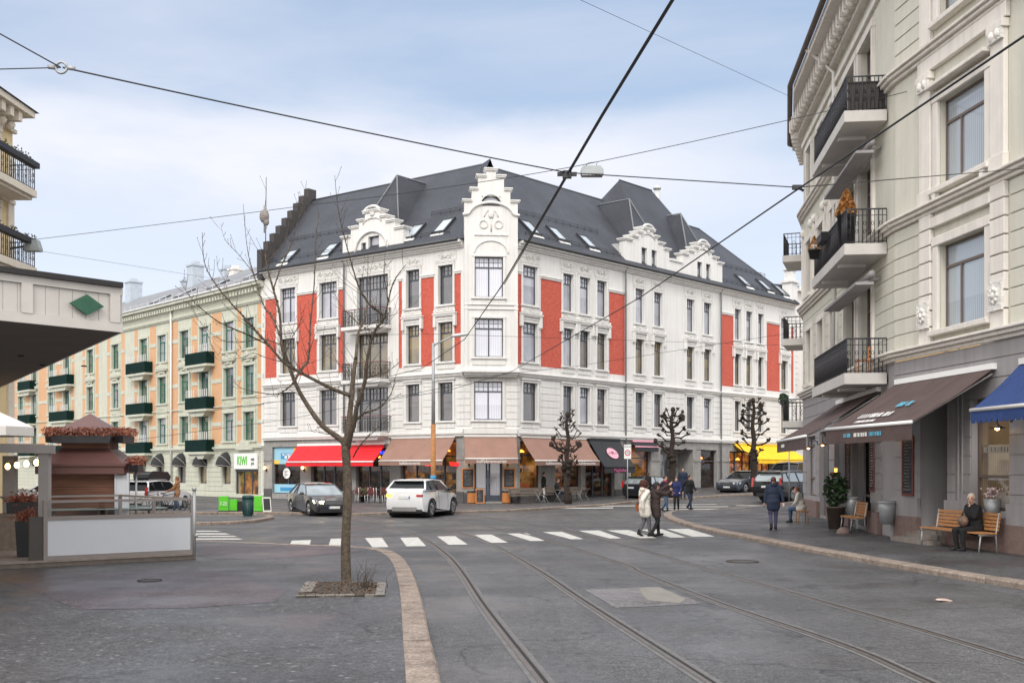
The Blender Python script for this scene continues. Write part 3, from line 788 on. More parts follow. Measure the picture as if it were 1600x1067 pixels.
# ================================================================ CORNER BUILDING
P0, P1 = (-2.70, 63.0), (.29, 63.3)
aL = (-.795, .606); aR = (.664, .748)
LE = (P0[0]+17*aL[0], P0[1]+17*aL[1]); RE = (P1[0]+32.8*aR[0], P1[1]+32.8*aR[1])
FL, FC, FRt = Fr(LE, P0), Fr(P0, P1), Fr(P1, RE)
main = thing('corner_building', 'white and red brick corner building with dark slate roof and stepped corner gable', 'building', (-1.2, 66, 0))
ZC, ZE = 4.0, 14.9   # ground-floor cornice, eaves

def brick_build(n, l, b, t):
    sp = n.new('ShaderNodeSeparateXYZ'); l.new(t.outputs['Object'], sp.inputs[0])
    cb = n.new('ShaderNodeCombineXYZ'); l.new(sp.outputs['X'], cb.inputs['X']); l.new(sp.outputs['Z'], cb.inputs['Y'])
    br = n.new('ShaderNodeTexBrick'); br.inputs['Scale'].default_value = 4.6; br.inputs['Mortar Size'].default_value = .018
    br.inputs['Color1'].default_value = (.46, .07, .042, 1); br.inputs['Color2'].default_value = (.60, .12, .078, 1); br.inputs['Mortar'].default_value = (.40, .10, .07, 1)
    l.new(cb.outputs[0], br.inputs['Vector']); l.new(br.outputs['Color'], b.inputs['Base Color']); b.inputs['Roughness'].default_value = .8
    bp = n.new('ShaderNodeBump'); bp.inputs['Strength'].default_value = .4; bp.inputs['Distance'].default_value = .01
    l.new(br.outputs['Fac'], bp.inputs['Height']); bp.invert = True; l.new(bp.outputs[0], b.inputs['Normal'])
brick = tex_mat('red_brick', brick_build)
def slate_build(n, l, b, t):
    br = n.new('ShaderNodeTexBrick'); br.inputs['Scale'].default_value = 4.5; br.inputs['Mortar Size'].default_value = .012
    br.inputs['Color1'].default_value = (.036, .040, .050, 1); br.inputs['Color2'].default_value = (.052, .057, .070, 1); br.inputs['Mortar'].default_value = (.02, .022, .028, 1)
    l.new(t.outputs['UV'], br.inputs['Vector'])
    nt = n.new('ShaderNodeTexNoise'); nt.inputs['Scale'].default_value = .5; nt.inputs['Detail'].default_value = 7; l.new(t.outputs['Object'], nt.inputs['Vector'])
    mr = n.new('ShaderNodeMapRange'); mr.inputs['From Min'].default_value = .35; mr.inputs['From Max'].default_value = .65; mr.inputs['To Min'].default_value = .85; mr.inputs['To Max'].default_value = 1.18
    l.new(nt.outputs['Fac'], mr.inputs[0])
    sc_ = n.new('ShaderNodeVectorMath'); sc_.operation = 'SCALE'; l.new(br.outputs['Color'], sc_.inputs[0]); l.new(mr.outputs[0], sc_.inputs['Scale'])
    l.new(sc_.outputs[0], b.inputs['Base Color']); b.inputs['Roughness'].default_value = .6; b.inputs['Specular IOR Level'].default_value = .35
    bp = n.new('ShaderNodeBump'); bp.inputs['Strength'].default_value = .5; bp.inputs['Distance'].default_value = .01
    l.new(br.outputs['Fac'], bp.inputs['Height']); bp.invert = True; l.new(bp.outputs[0], b.inputs['Normal'])
slate = tex_mat('slate_roof', slate_build)
dark_metal = mat('dark_roof_metal', (.055, .058, .065), .45, metal=.3, var=.15)

def roof_uv(o):
    """lay slate courses along each face: u horizontal, v up the slope"""
    me = o.data; uv = me.uv_layers.new(name='UVMap')
    for p in me.polygons:
        nrm = p.normal
        h = Vector((0, 0, 1)).cross(nrm)
        h = h.normalized() if h.length > 1e-4 else Vector((1, 0, 0))
        w = nrm.cross(h)
        for li in p.loop_indices:
            c = me.vertices[me.loops[li].vertex_index].co
            uv.data[li].uv = (c.dot(h), c.dot(w))
    return o

def wpx(F, a, b, z0, z1):
    return (F.s_(a), F.s_(b), z0, z1)
Z3, Z2, Z1 = (11.4, 13.62), (8.15, 10.38), (4.78, 6.95)
# -- window columns (pixel columns of the photograph turned into metres along each facade)
colsL = [(439, 462.5, 'double'), (500, 527, 'double'), (559, 607, 'triple'), (635.5, 656, 'single'), (685.5, 708, 'single')]
colsR = [(816.5, 839, 'single'), (879, 895, 'single'), (905, 921, 'single'), (932, 947, 'single'), (992, 1005.6, 'single'), (1021, 1034, 'single'),
         (1072, 1084, 'single'), (1099, 1110.5, 'single'), (1147, 1156.6, 'single'), (1165, 1174.5, 'single'), (1183.5, 1192, 'single'), (1219.5, 1230, 'single')]
bricksL = [(414.5, 432), (464.5, 495), (529, 537), (623, 628), (658, 678), (709.6, 720)]
bricksR = [(805, 815), (845, 877), (951.6, 976), (1128, 1146), (1198, 1218), (1236, 1240)]
wallm = [white_pl, brick, white_orn]
rnd = random.Random(5)

def main_facade(F, cols, bricks, gf_ops, gtypes, brick_off=()):
    L = F.L
    wins = []
    for a, b, st in cols:
        x0, x1 = F.s_(a), F.s_(b)
        for fl, (z0, z1) in ((3, Z3), (2, Z2), (1, Z1)):
            zz0 = z0-.85 if st == 'triple' else z0
            wins.append((x0, x1, zz0, z1, st, fl))
    ops = [w[:4] for w in wins]
    zn = []
    for a, b in bricks:
        x0, x1 = max(0, F.s_(a)), min(L, F.s_(b)); zn.append((x0, x1, 7.95, 13.05, 1))
    mb = MB(); wall(mb, 0, L, ZC, ZE, ops, .2, 0, zn)
    mb.part('upper_wall', wallm, main, F.M())
    # mouldings
    tr = MB()
    def band(z0, z1, out, cut=()):
        for a, b in intervals(0, L, cut): tr.box(a, b, -out, -.002, z0, z1)
    band(4.0, 4.12, .22); band(4.12, 4.3, .12); band(3.88, 4.0, .16)
    band(7.3, 7.42, .16); band(7.42, 7.5, .24); band(7.22, 7.3, .08)
    band(14.5, 14.6, .12); band(14.6, 14.74, .22); band(14.74, 14.9, .42)
    # rusticated courses on the first floor
    z = 4.45
    while z < 7.15:
        cut = [(w[0]-.27, w[1]+.27) for w in wins if w[5] == 1 and w[2]-.4 < z+.34 and w[3]+.3 > z]
        band(z, min(z+.36, 7.18), .035, cut); z += .385
    for x0, x1, z0, z1, st, fl in wins:
        a = .13
        tr.box(x0-a, x0-.003, -.075, -.002, z0, z1); tr.box(x1+.003, x1+a, -.075, -.002, z0, z1)
        tr.box(x0-a, x1+a, -.09, -.002, z1+.002, z1+.13)
        tr.box(x0-a-.05, x1+a+.05, -.14, -.002, z0-.12, z0-.002)
        tr.box(x0-a, x1+a, -.06, -.002, z0-.42, z0-.14)
        if fl == 1: tr.box(x0-a-.06, x1+a+.06, -.15, -.002, z1+.14, z1+.22)
        if fl == 2 and st != 'triple':
            tr.box(x0-a-.16, x1+a+.16, -.2, -.002, z1+.34, z1+.44); tr.box(x0-a-.2, x1+a+.2, -.24, -.002, z1+.44, z1+.52)
            tr.box(x0-a, x1+a, -.1, -.002, z1+.15, z1+.33)
            for xx in (x0-a-.16, x1+a-.02): tr.box(xx, xx+.18, -.2, -.002, z1-.25, z1+.338); tr.ell((xx+.09, -.16, z1+.62), (.09, .07, .11), 8)
        if fl == 3: tr.box(x0-a-.02, x1+a+.02, -.11, -.002, z1+.135, z1+.2)
    # white quoin blocks interrupting the brick panels, and pilasters between the window axes
    for (x0, x1, z0, z1, _) in zn:
        tr.box(x0-.03, x1+.03, -.06, -.002, 13.06, 13.16)
        tr.box(x0-.05, x1+.05, -.1, -.002, 13.16, 13.24)
    t = tr.part('mouldings', white_pl, main, F.M())
    mod(t, 'BEVEL', width=.012, segments=1, limit_method='ANGLE')
    # stucco ornament panels above and below the top windows
    orr = random.Random(3)
    def scroll(x0, x1, z0, z1):
        orn = MB()
        orn.box(x0, x1, -.028, -.003, z0, z1)
        w, h = x1-x0, z1-z0; cx = (x0+x1)/2; r = h*.30
        for sg in (-1, 1):
            for q in range(max(1, int(w/2/(h*.8)))):
                c = cx+sg*(h*.45+q*h*.8); zc = (z0+z1)/2
                orn.tube([(c+sg*r*(1-k/16)*cos(k*.7), -.045, zc+r*(1-k/16)*sin(k*.7)*(1 if q % 2 else -1)) for k in range(12)], .028, 5, cap=False)
                orn.ell((c, -.04, zc), (.05, .04, .05), 6)
                orn.ell((c+sg*h*.38, -.035, zc+orr.uniform(-.1, .1)), (.06, .035, .03), 6)
        orn.ell((cx, -.045, (z0+z1)/2), (.09, .06, .12), 8)
        orn.part('stucco_ornament', white_orn, main, F.M())
    for x0, x1, z0, z1, st, fl in wins:
        if fl == 3:
            scroll(x0-.25, x1+.25, 13.87, 14.42)
            scroll(x0-.1, x1+.1, z0-.39, z0-.16)
    for i, (x0, x1, z0, z1, st, fl) in enumerate(wins):
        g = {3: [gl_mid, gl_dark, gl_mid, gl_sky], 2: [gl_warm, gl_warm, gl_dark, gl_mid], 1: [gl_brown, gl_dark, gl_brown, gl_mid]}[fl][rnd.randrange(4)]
        if gtypes: g = gtypes(i, x0, fl, g)
        window(main, F, x0, z0, x1-x0, z1-z0, st, frame_dk, g)
    # ground floor
    gm = MB(); wall(gm, 0, L, .0, ZC-.12, gf_ops, .35)
    for a, b in intervals(0, L, [(o[0]-.02, o[1]+.02) for o in gf_ops]):
        gm.box(a, b, -.05, -.002, .1, .75, 1)
        gm.box(a, b, -.05, -.002, 2.55, 2.72, 0)
    gm.part('ground_floor_wall', [grey_stone, dark_stone], main, F.M())
    return wins, zn

# ground-floor openings
def op(F, a, b, z0, z1, d=.35): return (F.s_(a), F.s_(b), z0, z1, d)
gfL = [op(FL, 425, 469, .45, 3.45), op(FL, 486, 536, .12, 3.3), op(FL, 556, 609, .12, 3.3), op(FL, 626, 713, .35, 3.65)]
gfR = [op(FRt, 812.5, 845.5, .75, 3.6), op(FRt, 868, 908, .75, 3.6), op(FRt, 915, 960, .2, 3.5), op(FRt, 986, 1017, .5, 3.55),
       op(FRt, 1032, 1083, .15, 3.35, 1.2), op(FRt, 1095, 1120, .5, 3.35), op(FRt, 1140, 1176, .3, 3.3), op(FRt, 1184, 1206, .3, 3.3), op(FRt, 1214, 1234, .3, 3.0)]
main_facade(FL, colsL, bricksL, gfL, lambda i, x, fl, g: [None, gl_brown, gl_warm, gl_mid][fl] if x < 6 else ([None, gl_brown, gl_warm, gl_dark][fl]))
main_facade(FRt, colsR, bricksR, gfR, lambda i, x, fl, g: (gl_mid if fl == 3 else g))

# chamfered corner with projecting bay above the first floor
PR = .38
cw = (FC.s_(741), FC.s_(785))
opsC = [(cw[0], cw[1], 4.8, 6.96), ]
m = MB(); wall(m, 0, FC.L, ZC, 7.3, opsC, .2); m.part('upper_wall', wallm, main, FC.M())
m = MB(); wall(m, 0, FC.L, 7.55, 14.9, [(cw[0], cw[1], 8.3, 10.46), (cw[0], cw[1], 11.65, 13.9)], .25, -PR)
L_ = FC.L
for x in (0, L_):   # cheeks of the bay
    m.add([(x, -PR, 7.55), (x, .6, 7.55), (x, .6, 14.9), (x, -PR, 14.9)], [(0, 1, 2, 3) if x else (3, 2, 1, 0)])
m.add([(0, -PR, 7.55), (L_, -PR, 7.55), (L_, .1, 7.55), (0, .1, 7.55)], [(3, 2, 1, 0)])
m.part('corner_bay', wallm, main, FC.M())
m = MB()
m.box(-.12, L_+.12, -PR-.32, -.01, 7.42, 7.55); m.box(-.02, L_+.02, -PR-.18, -.012, 7.3, 7.418); m.box(.05, L_-.05, -PR-.05, -.014, 7.2, 7.298)
m.box(-.06, L_+.06, -PR-.1, -PR-.002, 7.56, 7.72)
for z in (10.95, 11.2): m.box(-.03, L_+.03, -PR-.07, -PR-.002, z, z+.07)
m.box(0, L_, -.2, -.002, 4.0, 4.3)
for (z0, z1, y) in ((4.8, 6.96, 0), (8.3, 10.46, -PR), (11.65, 13.9, -PR)):
    m.box(cw[0]-.14, cw[0]-.003, y-.075, y-.002, z0, z1); m.box(cw[1]+.003, cw[1]+.14, y-.075, y-.002, z0, z1)
    m.box(cw[0]-.16, cw[1]+.16, y-.1, y-.002, z1+.003, z1+.13); m.box(cw[0]-.2, cw[1]+.2, y-.14, y-.002, z0-.12, z0-.003)
    m.box(cw[0]-.14, cw[1]+.14, y-.05, y-.002, z0-.45, z0-.14)
for x in (.0, L_-.2): m.box(x, x+.2, -PR-.05, -PR-.002, 7.73, 14.6)
z = 4.45
while z < 7.1:
    for a, b in intervals(0, L_, [(cw[0]-.2, cw[1]+.2)] if 4.3 < z else []): m.box(a, b, -.035, -.002, z, z+.36)
    z += .385
# arched head over the top window
cx = L_/2
m.tube([(cx+.95*cos(t), -PR-.03, 14.1+.72*sin(t)) for t in [pi*k/16 for k in range(17)]], .05, 6)
t_ = m.part('corner_mouldings', white_pl, main, FC.M()); mod(t_, 'BEVEL', width=.012, segments=1, limit_method='ANGLE')
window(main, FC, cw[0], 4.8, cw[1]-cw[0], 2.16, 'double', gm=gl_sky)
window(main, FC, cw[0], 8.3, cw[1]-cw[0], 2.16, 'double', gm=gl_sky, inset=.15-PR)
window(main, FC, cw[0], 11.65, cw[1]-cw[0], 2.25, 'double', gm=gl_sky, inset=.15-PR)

# stepped and scrolled gables ------------------------------------------------
def xarc(cx, cz, r, a0, a1, n=12, rz=None):
    rz = rz or r
    return [(cx+r*cos(a0+(a1-a0)*k/n), cz+rz*sin(a0+(a1-a0)*k/n)) for k in range(n+1)]
def gable(F, x0, x1, zb, steps, y0, y1, cap=.09, arch=None, wins=(), name='gable'):
    """steps: [(half-width, z_top)...] from the bottom up; thickness y0..y1; each step carries a moulded cap"""
    m = MB(); cx = (x0+x1)/2; hole = list(wins)
    z = zb
    for hw, zt in steps:
        ops = [(a, b, c, d) for (a, b, c, d) in hole if c < zt and d > z]
        if ops:
            cl_ = [(max(a, cx-hw), min(b, cx+hw), max(c, z), min(d, zt)) for a, b, c, d in ops]
            wall(m, cx-hw, cx+hw, z, zt, cl_, .2, y0)
            for xx, s in ((cx-hw, 0), (cx+hw, 1)):
                m.add([(xx, y0, z), (xx, y1, z), (xx, y1, zt), (xx, y0, zt)], [(0, 1, 2, 3) if s else (3, 2, 1, 0)])
            m.add([(cx-hw, y0, zt), (cx+hw, y0, zt), (cx+hw, y1, zt), (cx-hw, y1, zt)], [(0, 1, 2, 3)])
            m.add([(cx-hw, y1, z), (cx+hw, y1, z), (cx+hw, y1, zt), (cx-hw, y1, zt)], [(3, 2, 1, 0)])
        else: m.box(cx-hw, cx+hw, y0, y1, z, zt)
        z = zt
    o = m.part(name, white_pl, main, F.M())
    c = MB(); prev = None
    for i, (hw, zt) in enumerate(steps):
        nxt = steps[i+1][0] if i+1 < len(steps) else 0
        for sg in ((-1, 1) if nxt else (0,)):
            a, b = (cx-hw-cap, cx+hw+cap) if not nxt else ((cx-hw-cap, cx-nxt-.004) if sg < 0 else (cx+nxt+.004, cx+hw+cap))
            c.box(a, b, y0-cap, y1+cap, zt+.002, zt+.08); c.box(a-.05*(sg <= 0), b+.05*(sg >= 0), y0-cap-.05, y1+cap+.05, zt+.08, zt+.16)
    if arch:
        for q in arch: c.tube([(x, y0-.06, z_) for x, z_ in q], .085, 6)
    cc = c.part('gable_caps', white_pl, o, F.M()); mod(cc, 'BEVEL', width=.012, segments=1, limit_method='ANGLE')
    return o
# corner gable
cxc = FC.L/2
gc = gable(FC, 0, FC.L, 14.9, [(1.5, 16.95), (1.08, 17.62), (.72, 18.35), (.26, 18.72)], -PR, .15, wins=[(cxc-.52, cxc+.52, 16.75, 17.3)],
      arch=[[(cxc-1.6, 16.25), (cxc-1.35, 16.28)]+xarc(cxc, 16.2, 1.25, pi*.93, pi*.07, 16, .75)+[(cxc+1.35, 16.28), (cxc+1.6, 16.25)]])
m = MB(); m.tube([(x, -PR-.02, z) for x, z in xarc(cxc, 16.78, .62, pi, 0, 14, .62)], .05, 5)
for sg in (-1, 1):
    m.tube([(cxc+sg*(.42+.22*cos(k*.6)), -PR-.02, 15.72+.22*sin(k*.6)) for k in range(12)], .04, 5)
    m.tube([(cxc+sg*(.15+.25*k/6), -PR-.02, 16.5-.35*(k/6)**2) for k in range(7)], .04, 5)
m.ell((cxc, -PR-.03, 16.25), (.16, .1, .22), 8); m.tube([(cxc, -PR-.01, 16.1), (cxc, -PR-.01, 15.3)], .05, 5)
m.box(cxc-.95, cxc+.95, -PR-.06, -PR-.002, 15.1, 15.16)
m.part('gable_ornament', white_orn, gc, FC.M())
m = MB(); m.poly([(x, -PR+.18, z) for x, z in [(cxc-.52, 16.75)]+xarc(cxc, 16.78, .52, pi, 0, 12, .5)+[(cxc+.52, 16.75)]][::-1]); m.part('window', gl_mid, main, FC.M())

# dormer gables
def dormer(F, px0, px1, label_w, zs=(16.1, 16.9, 17.3), y0=-.03):
    a, b = F.s_(px0), F.s_(px1); cx = (a+b)/2; hw = (b-a)/2
    ww = label_w
    g = gable(F, a, b, 14.9, [(hw, zs[0]), (hw*.72, zs[1]-.25), (hw*.45, zs[1]+.1), (hw*.25, zs[2])], y0, y0+.5, wins=ww(cx, hw),
          arch=[xarc(cx, zs[2]-.05, hw*.27, pi, 0, 10, .4)])
    # roofed body behind the gable
    m = MB(); m.box(cx-hw+.12, cx+hw-.12, y0+.5, 2.4, 14.6, zs[0]-.1); m.part('dormer_cheeks', zinc, main, F.M())
    m = MB()
    m.ell((cx, y0-.03, zs[2]-.08), (.2, .08, .18), 8); m.tube([(x, y0-.03, z) for x, z in xarc(cx, zs[1]-.1, hw*.3, pi, 0, 8, .3)], .04, 5)
    m.part('gable_ornament', white_orn, g, F.M())
    return cx, hw
def w_left(cx, hw): return [(cx-.35, cx+.55, 15.1, 16.0), (cx-.95, cx-.55, 15.05, 15.7)]
cx1, hw1 = dormer(FL, 536, 631, w_left, (16.15, 16.9, 17.45))
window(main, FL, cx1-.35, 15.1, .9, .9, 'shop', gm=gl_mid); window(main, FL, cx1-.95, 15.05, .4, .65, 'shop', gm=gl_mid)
m = MB(); m.tube([(x, -.09, z) for x, z in xarc(cx1-.05, 15.15, 1.35, pi, 0, 16, 1.15)], .08, 6); m.part('arched_hood', white_pl, main, FL.M())
def w_two(cx, hw): return [(cx-.72, cx-.1, 15.02, 16.35), (cx+.42, cx+1.02, 15.02, 16.35)]
for pa, pb in ((977, 1045), (1066, 1128)):
    cx_, hw_ = dormer(FRt, pa, pb, w_two, (16.55, 17.1, 17.55))
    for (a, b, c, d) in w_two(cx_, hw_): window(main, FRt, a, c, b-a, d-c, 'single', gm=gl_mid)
# low parapet between the two right dormers
m = MB(); a, b = FRt.s_(1045), FRt.s_(1066); m.box(a, b, -.03, .4, 14.9, 15.95); m.box(a, b, -.12, .45, 15.95, 16.08); m.part('parapet', white_pl, main, FRt.M())

# roof ---------------------------------------------------------------------
ZR, SR = 21.0, 6.0
def w3(F, x, y, z): p = F.o+F.d*x+F.n*y; return (p.x, p.y, z)
ov = -.42
rv = Vector((-1.87, 69.9))         # ridge corner
La, Lb = w3(FL, 0, ov, 14.92), w3(FL, FL.L, ov, 14.92)
XR = FL.s_(487, SR)      # the party wall runs back askew
La_r = w3(FL, XR, SR, ZR)
Ra, Rb = w3(FRt, 0, ov, 14.92), w3(FRt, FRt.L+.2, ov, 14.92)
Rr = w3(FRt, 28.6, SR, ZR)
Rback = w3(FRt, FRt.L+.2, 12, 14.92); Lback = w3(FL, 2*XR, 12.0, 14.92)
cback = (rv.x-.13*6.0/1*1.0, rv.y+1.36*6.0, 14.92)
K = (rv.x, rv.y, ZR)
m = MB()
m.add([La, Lb, K, La_r], [(0, 1, 2, 3)]); m.add([Lb, Ra, K], [(0, 1, 2)]); m.add([Ra, Rb, Rr, K], [(0, 1, 2, 3)])
m.add([Rb, Rback, Rr], [(0, 1, 2)]); m.add([Rback, cback, K, Rr], [(0, 1, 2, 3)]); m.add([cback, Lback, La_r, K], [(0, 1, 2, 3)])
m.add([La, La_r, Lback], [(0, 1, 2)])
# hipped tower roof over the two right dormers
A, B = w3(FRt, 16.6, 5, 22.4), w3(FRt, 20.6, 5, 22.4)
f0, f1 = w3(FRt, 13.2, .5, 15.4), w3(FRt, 24.6, .5, 15.4)
b0, b1 = w3(FRt, 13.2, 11, 15.4), w3(FRt, 24.6, 11, 15.4)
m.add([f0, f1, B, A], [(0, 1, 2, 3)]); m.add([f1, b1, B], [(0, 1, 2)]); m.add([b1, b0, A, B], [(0, 1, 2, 3)]); m.add([b0, f0, A], [(0, 1, 2)])
def gablet(F, sc_, hw, ya=2.5, za=20.2, yb=7):
    a, b = w3(F, sc_-hw, .45, 15.6), w3(F, sc_+hw, .45, 15.6); p, q = w3(F, sc_, ya, za), w3(F, sc_, yb, za)
    c, d = w3(F, sc_-hw*1.0, yb, 15.6), w3(F, sc_+hw*1.0, yb, 15.6)
    m.add([a, b, p], [(0, 1, 2)]); m.add([a, p, q, c], [(0, 1, 2, 3)]); m.add([b, d, q, p], [(0, 1, 2, 3)])
    fl = MB(); fl.tube([Vector(b)+Vector((0, 0, .1)), Vector(p)+Vector((0, 0, .05)), Vector(q)+Vector((0, 0, .05))], .05, 5)
    fl.tube([Vector(a)+Vector((0, 0, .1)), Vector(p)+Vector((0, 0, .05))], .05, 5)
    return fl
fls = [gablet(FL, 17-7.5, 2.1), gablet(FRt, 14.3, 1.9), gablet(FRt, 20.6, 1.9, 2.5, 20.3)]
roof = roof_uv(m.part('roof', slate, main))
for fl in fls: fl.part('lead_flashing', mat('dull_lead', (.16, .17, .18), .6), roof)
m = MB()
m.tube([La_r, K, Rr], .07, 6); m.tube([Rr, Rb], .06, 6)
m.tube([A, B], .06, 6)
m.tube([w3(FRt, .9, 0, 15), K], .04, 5) ; m.tube([w3(FL, FL.L-.9, 0, 15), K], .04, 5)
m.part('ridge_cap', dark_metal, roof)
# little roof spike behind the corner gable
m = MB(); kx, ky = rv.x+.02, rv.y-5.6
m.add([w3(FC, cxc-.9, .3, 17.2), w3(FC, cxc+.9, .3, 17.2), (K[0], K[1], ZR+.05), w3(FC, cxc, .3, 19.6)], [(0, 3, 2), (3, 1, 2)])
roof_uv(m.part('roof_spur', slate, main))
# gutter and snow guards
m = MB()
def slope(F, x, z, lift=0):
    t = (z-14.92)/(ZR-14.92); y = ov+(SR-ov)*t
    p = w3(F, x, y, z); return Vector((p[0], p[1], p[2]+lift))
m.tube([w3(FL, 0, ov-.05, 14.9), w3(FL, FL.L-.1, ov-.05, 14.9)], .09, 6); m.part('gutter', dark_metal, main); m = MB(); m.tube([w3(FRt, .1, ov-.05, 14.9), w3(FRt, FRt.L, ov-.05, 14.9)], .09, 6)
m.part('gutter', dark_metal, main)
for F, segs in ((FL, [(.3, FL.s_(530)), (FL.s_(640), FL.L-1.2)]), (FRt, [(.9, FRt.s_(972)), (FRt.s_(1130), FRt.L-1)])):
    for a, b in segs:
        for z in (15.45, 17.15):
            m = MB()
            for dz in (.12, .24): m.tube([slope(F, a, z, dz), slope(F, b, z, dz)], .018, 4)
            n = int((b-a)/.7)
            for i in range(n+1): p = slope(F, a+(b-a)*i/n, z, 0); m.tube([p, p+Vector((0, 0, .27))], .022, 4)
            m.part('snow_guard', dark_metal, roof)
# skylights
def skylight(F, px, py, w=.8, h=1.25):
    # find the point of the slope seen at that pixel
    lo, hi = 15.0, 20.0
    for _ in range(40):
        z = (lo+hi)/2; t = (z-14.92)/(ZR-14.92); y = ov+(SR-ov)*t; x = F.s_(px, y)
        zp = EYE+(HY-py)/F_PX*((F.o+F.n*y+F.d*x).y)
        if zp > z: lo = z
        else: hi = z
    ang = atan2(ZR-14.92, SR-ov)
    M = F.M(x, y, z) @ Matrix.Rotation(ang, 4, 'X')
    m = MB(); w2, h2, t = w/2, h/2, .09
    m.box(-w2-t, -w2, -h2, h2, .005, .14); m.box(w2, w2+t, -h2, h2, .005, .14); m.box(-w2-t, w2+t, h2, h2+t, .005, .15); m.box(-w2-t, w2+t, -h2-t, -h2, .005, .13)
    o = m.part('skylight', dark_metal, main, M)
    p = MB(); p.add([(-w2, -h2, .09), (w2, -h2, .09), (w2, h2, .09), (-w2, h2, .09)], [(0, 1, 2, 3)]); p.part('pane', gl_light, o, M)
    q = MB(); q.box(-w2-t, w2+t, -h2-t-.24, -h2-t-.005, .01, .04); q.part('flashing', wht, o, M)
gl_light = pane_mat('skylight_glass', (.42, .47, .50), rough=.15, var=.15)
for px, py in ((452, 402), (515, 392), (648, 363), (694, 354)): skylight(FL, px, py)
for px, py in ((828, 357), (870, 367), (917, 379), (1161, 440), (1193.5, 447), (1219, 455)): skylight(FRt, px, py)
# stepped dark fire wall at the left end
m = MB(); n = 9
for i in range(n):
    ya, yb = -.3+6.6*i/n, -.3+6.6*(i+1)/n
    zt = 14.92+6.1*(i+1)/n+.75
    xo = XR*(ya+yb)/2/SR; m.box(xo-.35, xo+.12, ya, yb-.002*(i < n-1), 14.4, zt)
m.box(XR*1.4-.35, XR*1.4+.1, 6.3, 10, 14.4, 16)
m.part('stepped_parapet', mat('dark_brick_parapet', (.05, .045, .045), .8, bump=.6, bscale=8), main, FL.M())
# side and back walls
m = MB()
m.prism([(-.3, .01), (-.002, .01), (2*XR-.002, 12), (2*XR-.3, 12)], 0, 14.9)
m.part('fire_wall', white_pl, main, FL.M())
m = MB(); m.box(FRt.L+.002, FRt.L+.3, 0, 12.0, 0, 14.9); 
# small end turret with caps at the right end
m.box(FRt.L-.5, FRt.L+.5, -.1, .7, 14.9, 16.6); m.box(FRt.L-.65, FRt.L+.65, -.25, .85, 16.6, 16.75); m.box(FRt.L-.35, FRt.L+.35, 0, .6, 16.75, 17.6); m.box(FRt.L-.5, FRt.L+.5, -.12, .72, 17.6, 17.74)
m.part('end_wall', white_pl, main, FRt.M())
# iron chimney, antenna on ridge
m = MB(); p = Vector(w3(FRt, 21.6, 5.2, 21)); m.tube([p, p+Vector((0, 0, 1.6))], .22, 8); m.lathe([(.3, 0), (.3, .15), (.001, .35)], 10, p+Vector((0, 0, 1.7))); m.part('chimney_pipe', zinc, main)

# balconies on the left facade
bx0, bx1 = FL.s_(553)-.15, FL.s_(609)+.15
for i, z in enumerate((10.35, 7.15, 3.98)):
    m = MB(); m.box(bx0, bx1, -.95, -.005, z, z+.2); m.extr([(bx0+.2, z-.001), (bx1-.2, z-.001), (bx1-.5, z-.22), (bx0+.5, z-.22)], -.75, -.005)
    b = m.part('balcony', white_pl, main, FL.M())
    railing(b, FL, bx0+.05, bx1-.05, .9, z+.2, 1.0, top=iron_red)
# downpipes
for F, px in ((FRt, 977.5), (FRt, 1126.5), (FL, 537.5)):
    x = F.s_(px, -.12); p = lambda z: w3(F, x, -.13, z)
    m = MB(); m.tube([p(.1), p(14.6), w3(F, x, -.4, 14.85)], .06, 8)
    m.part('downpipe', mat('painted_pipe_grey', (.26, .27, .29), .45, metal=.3), main)
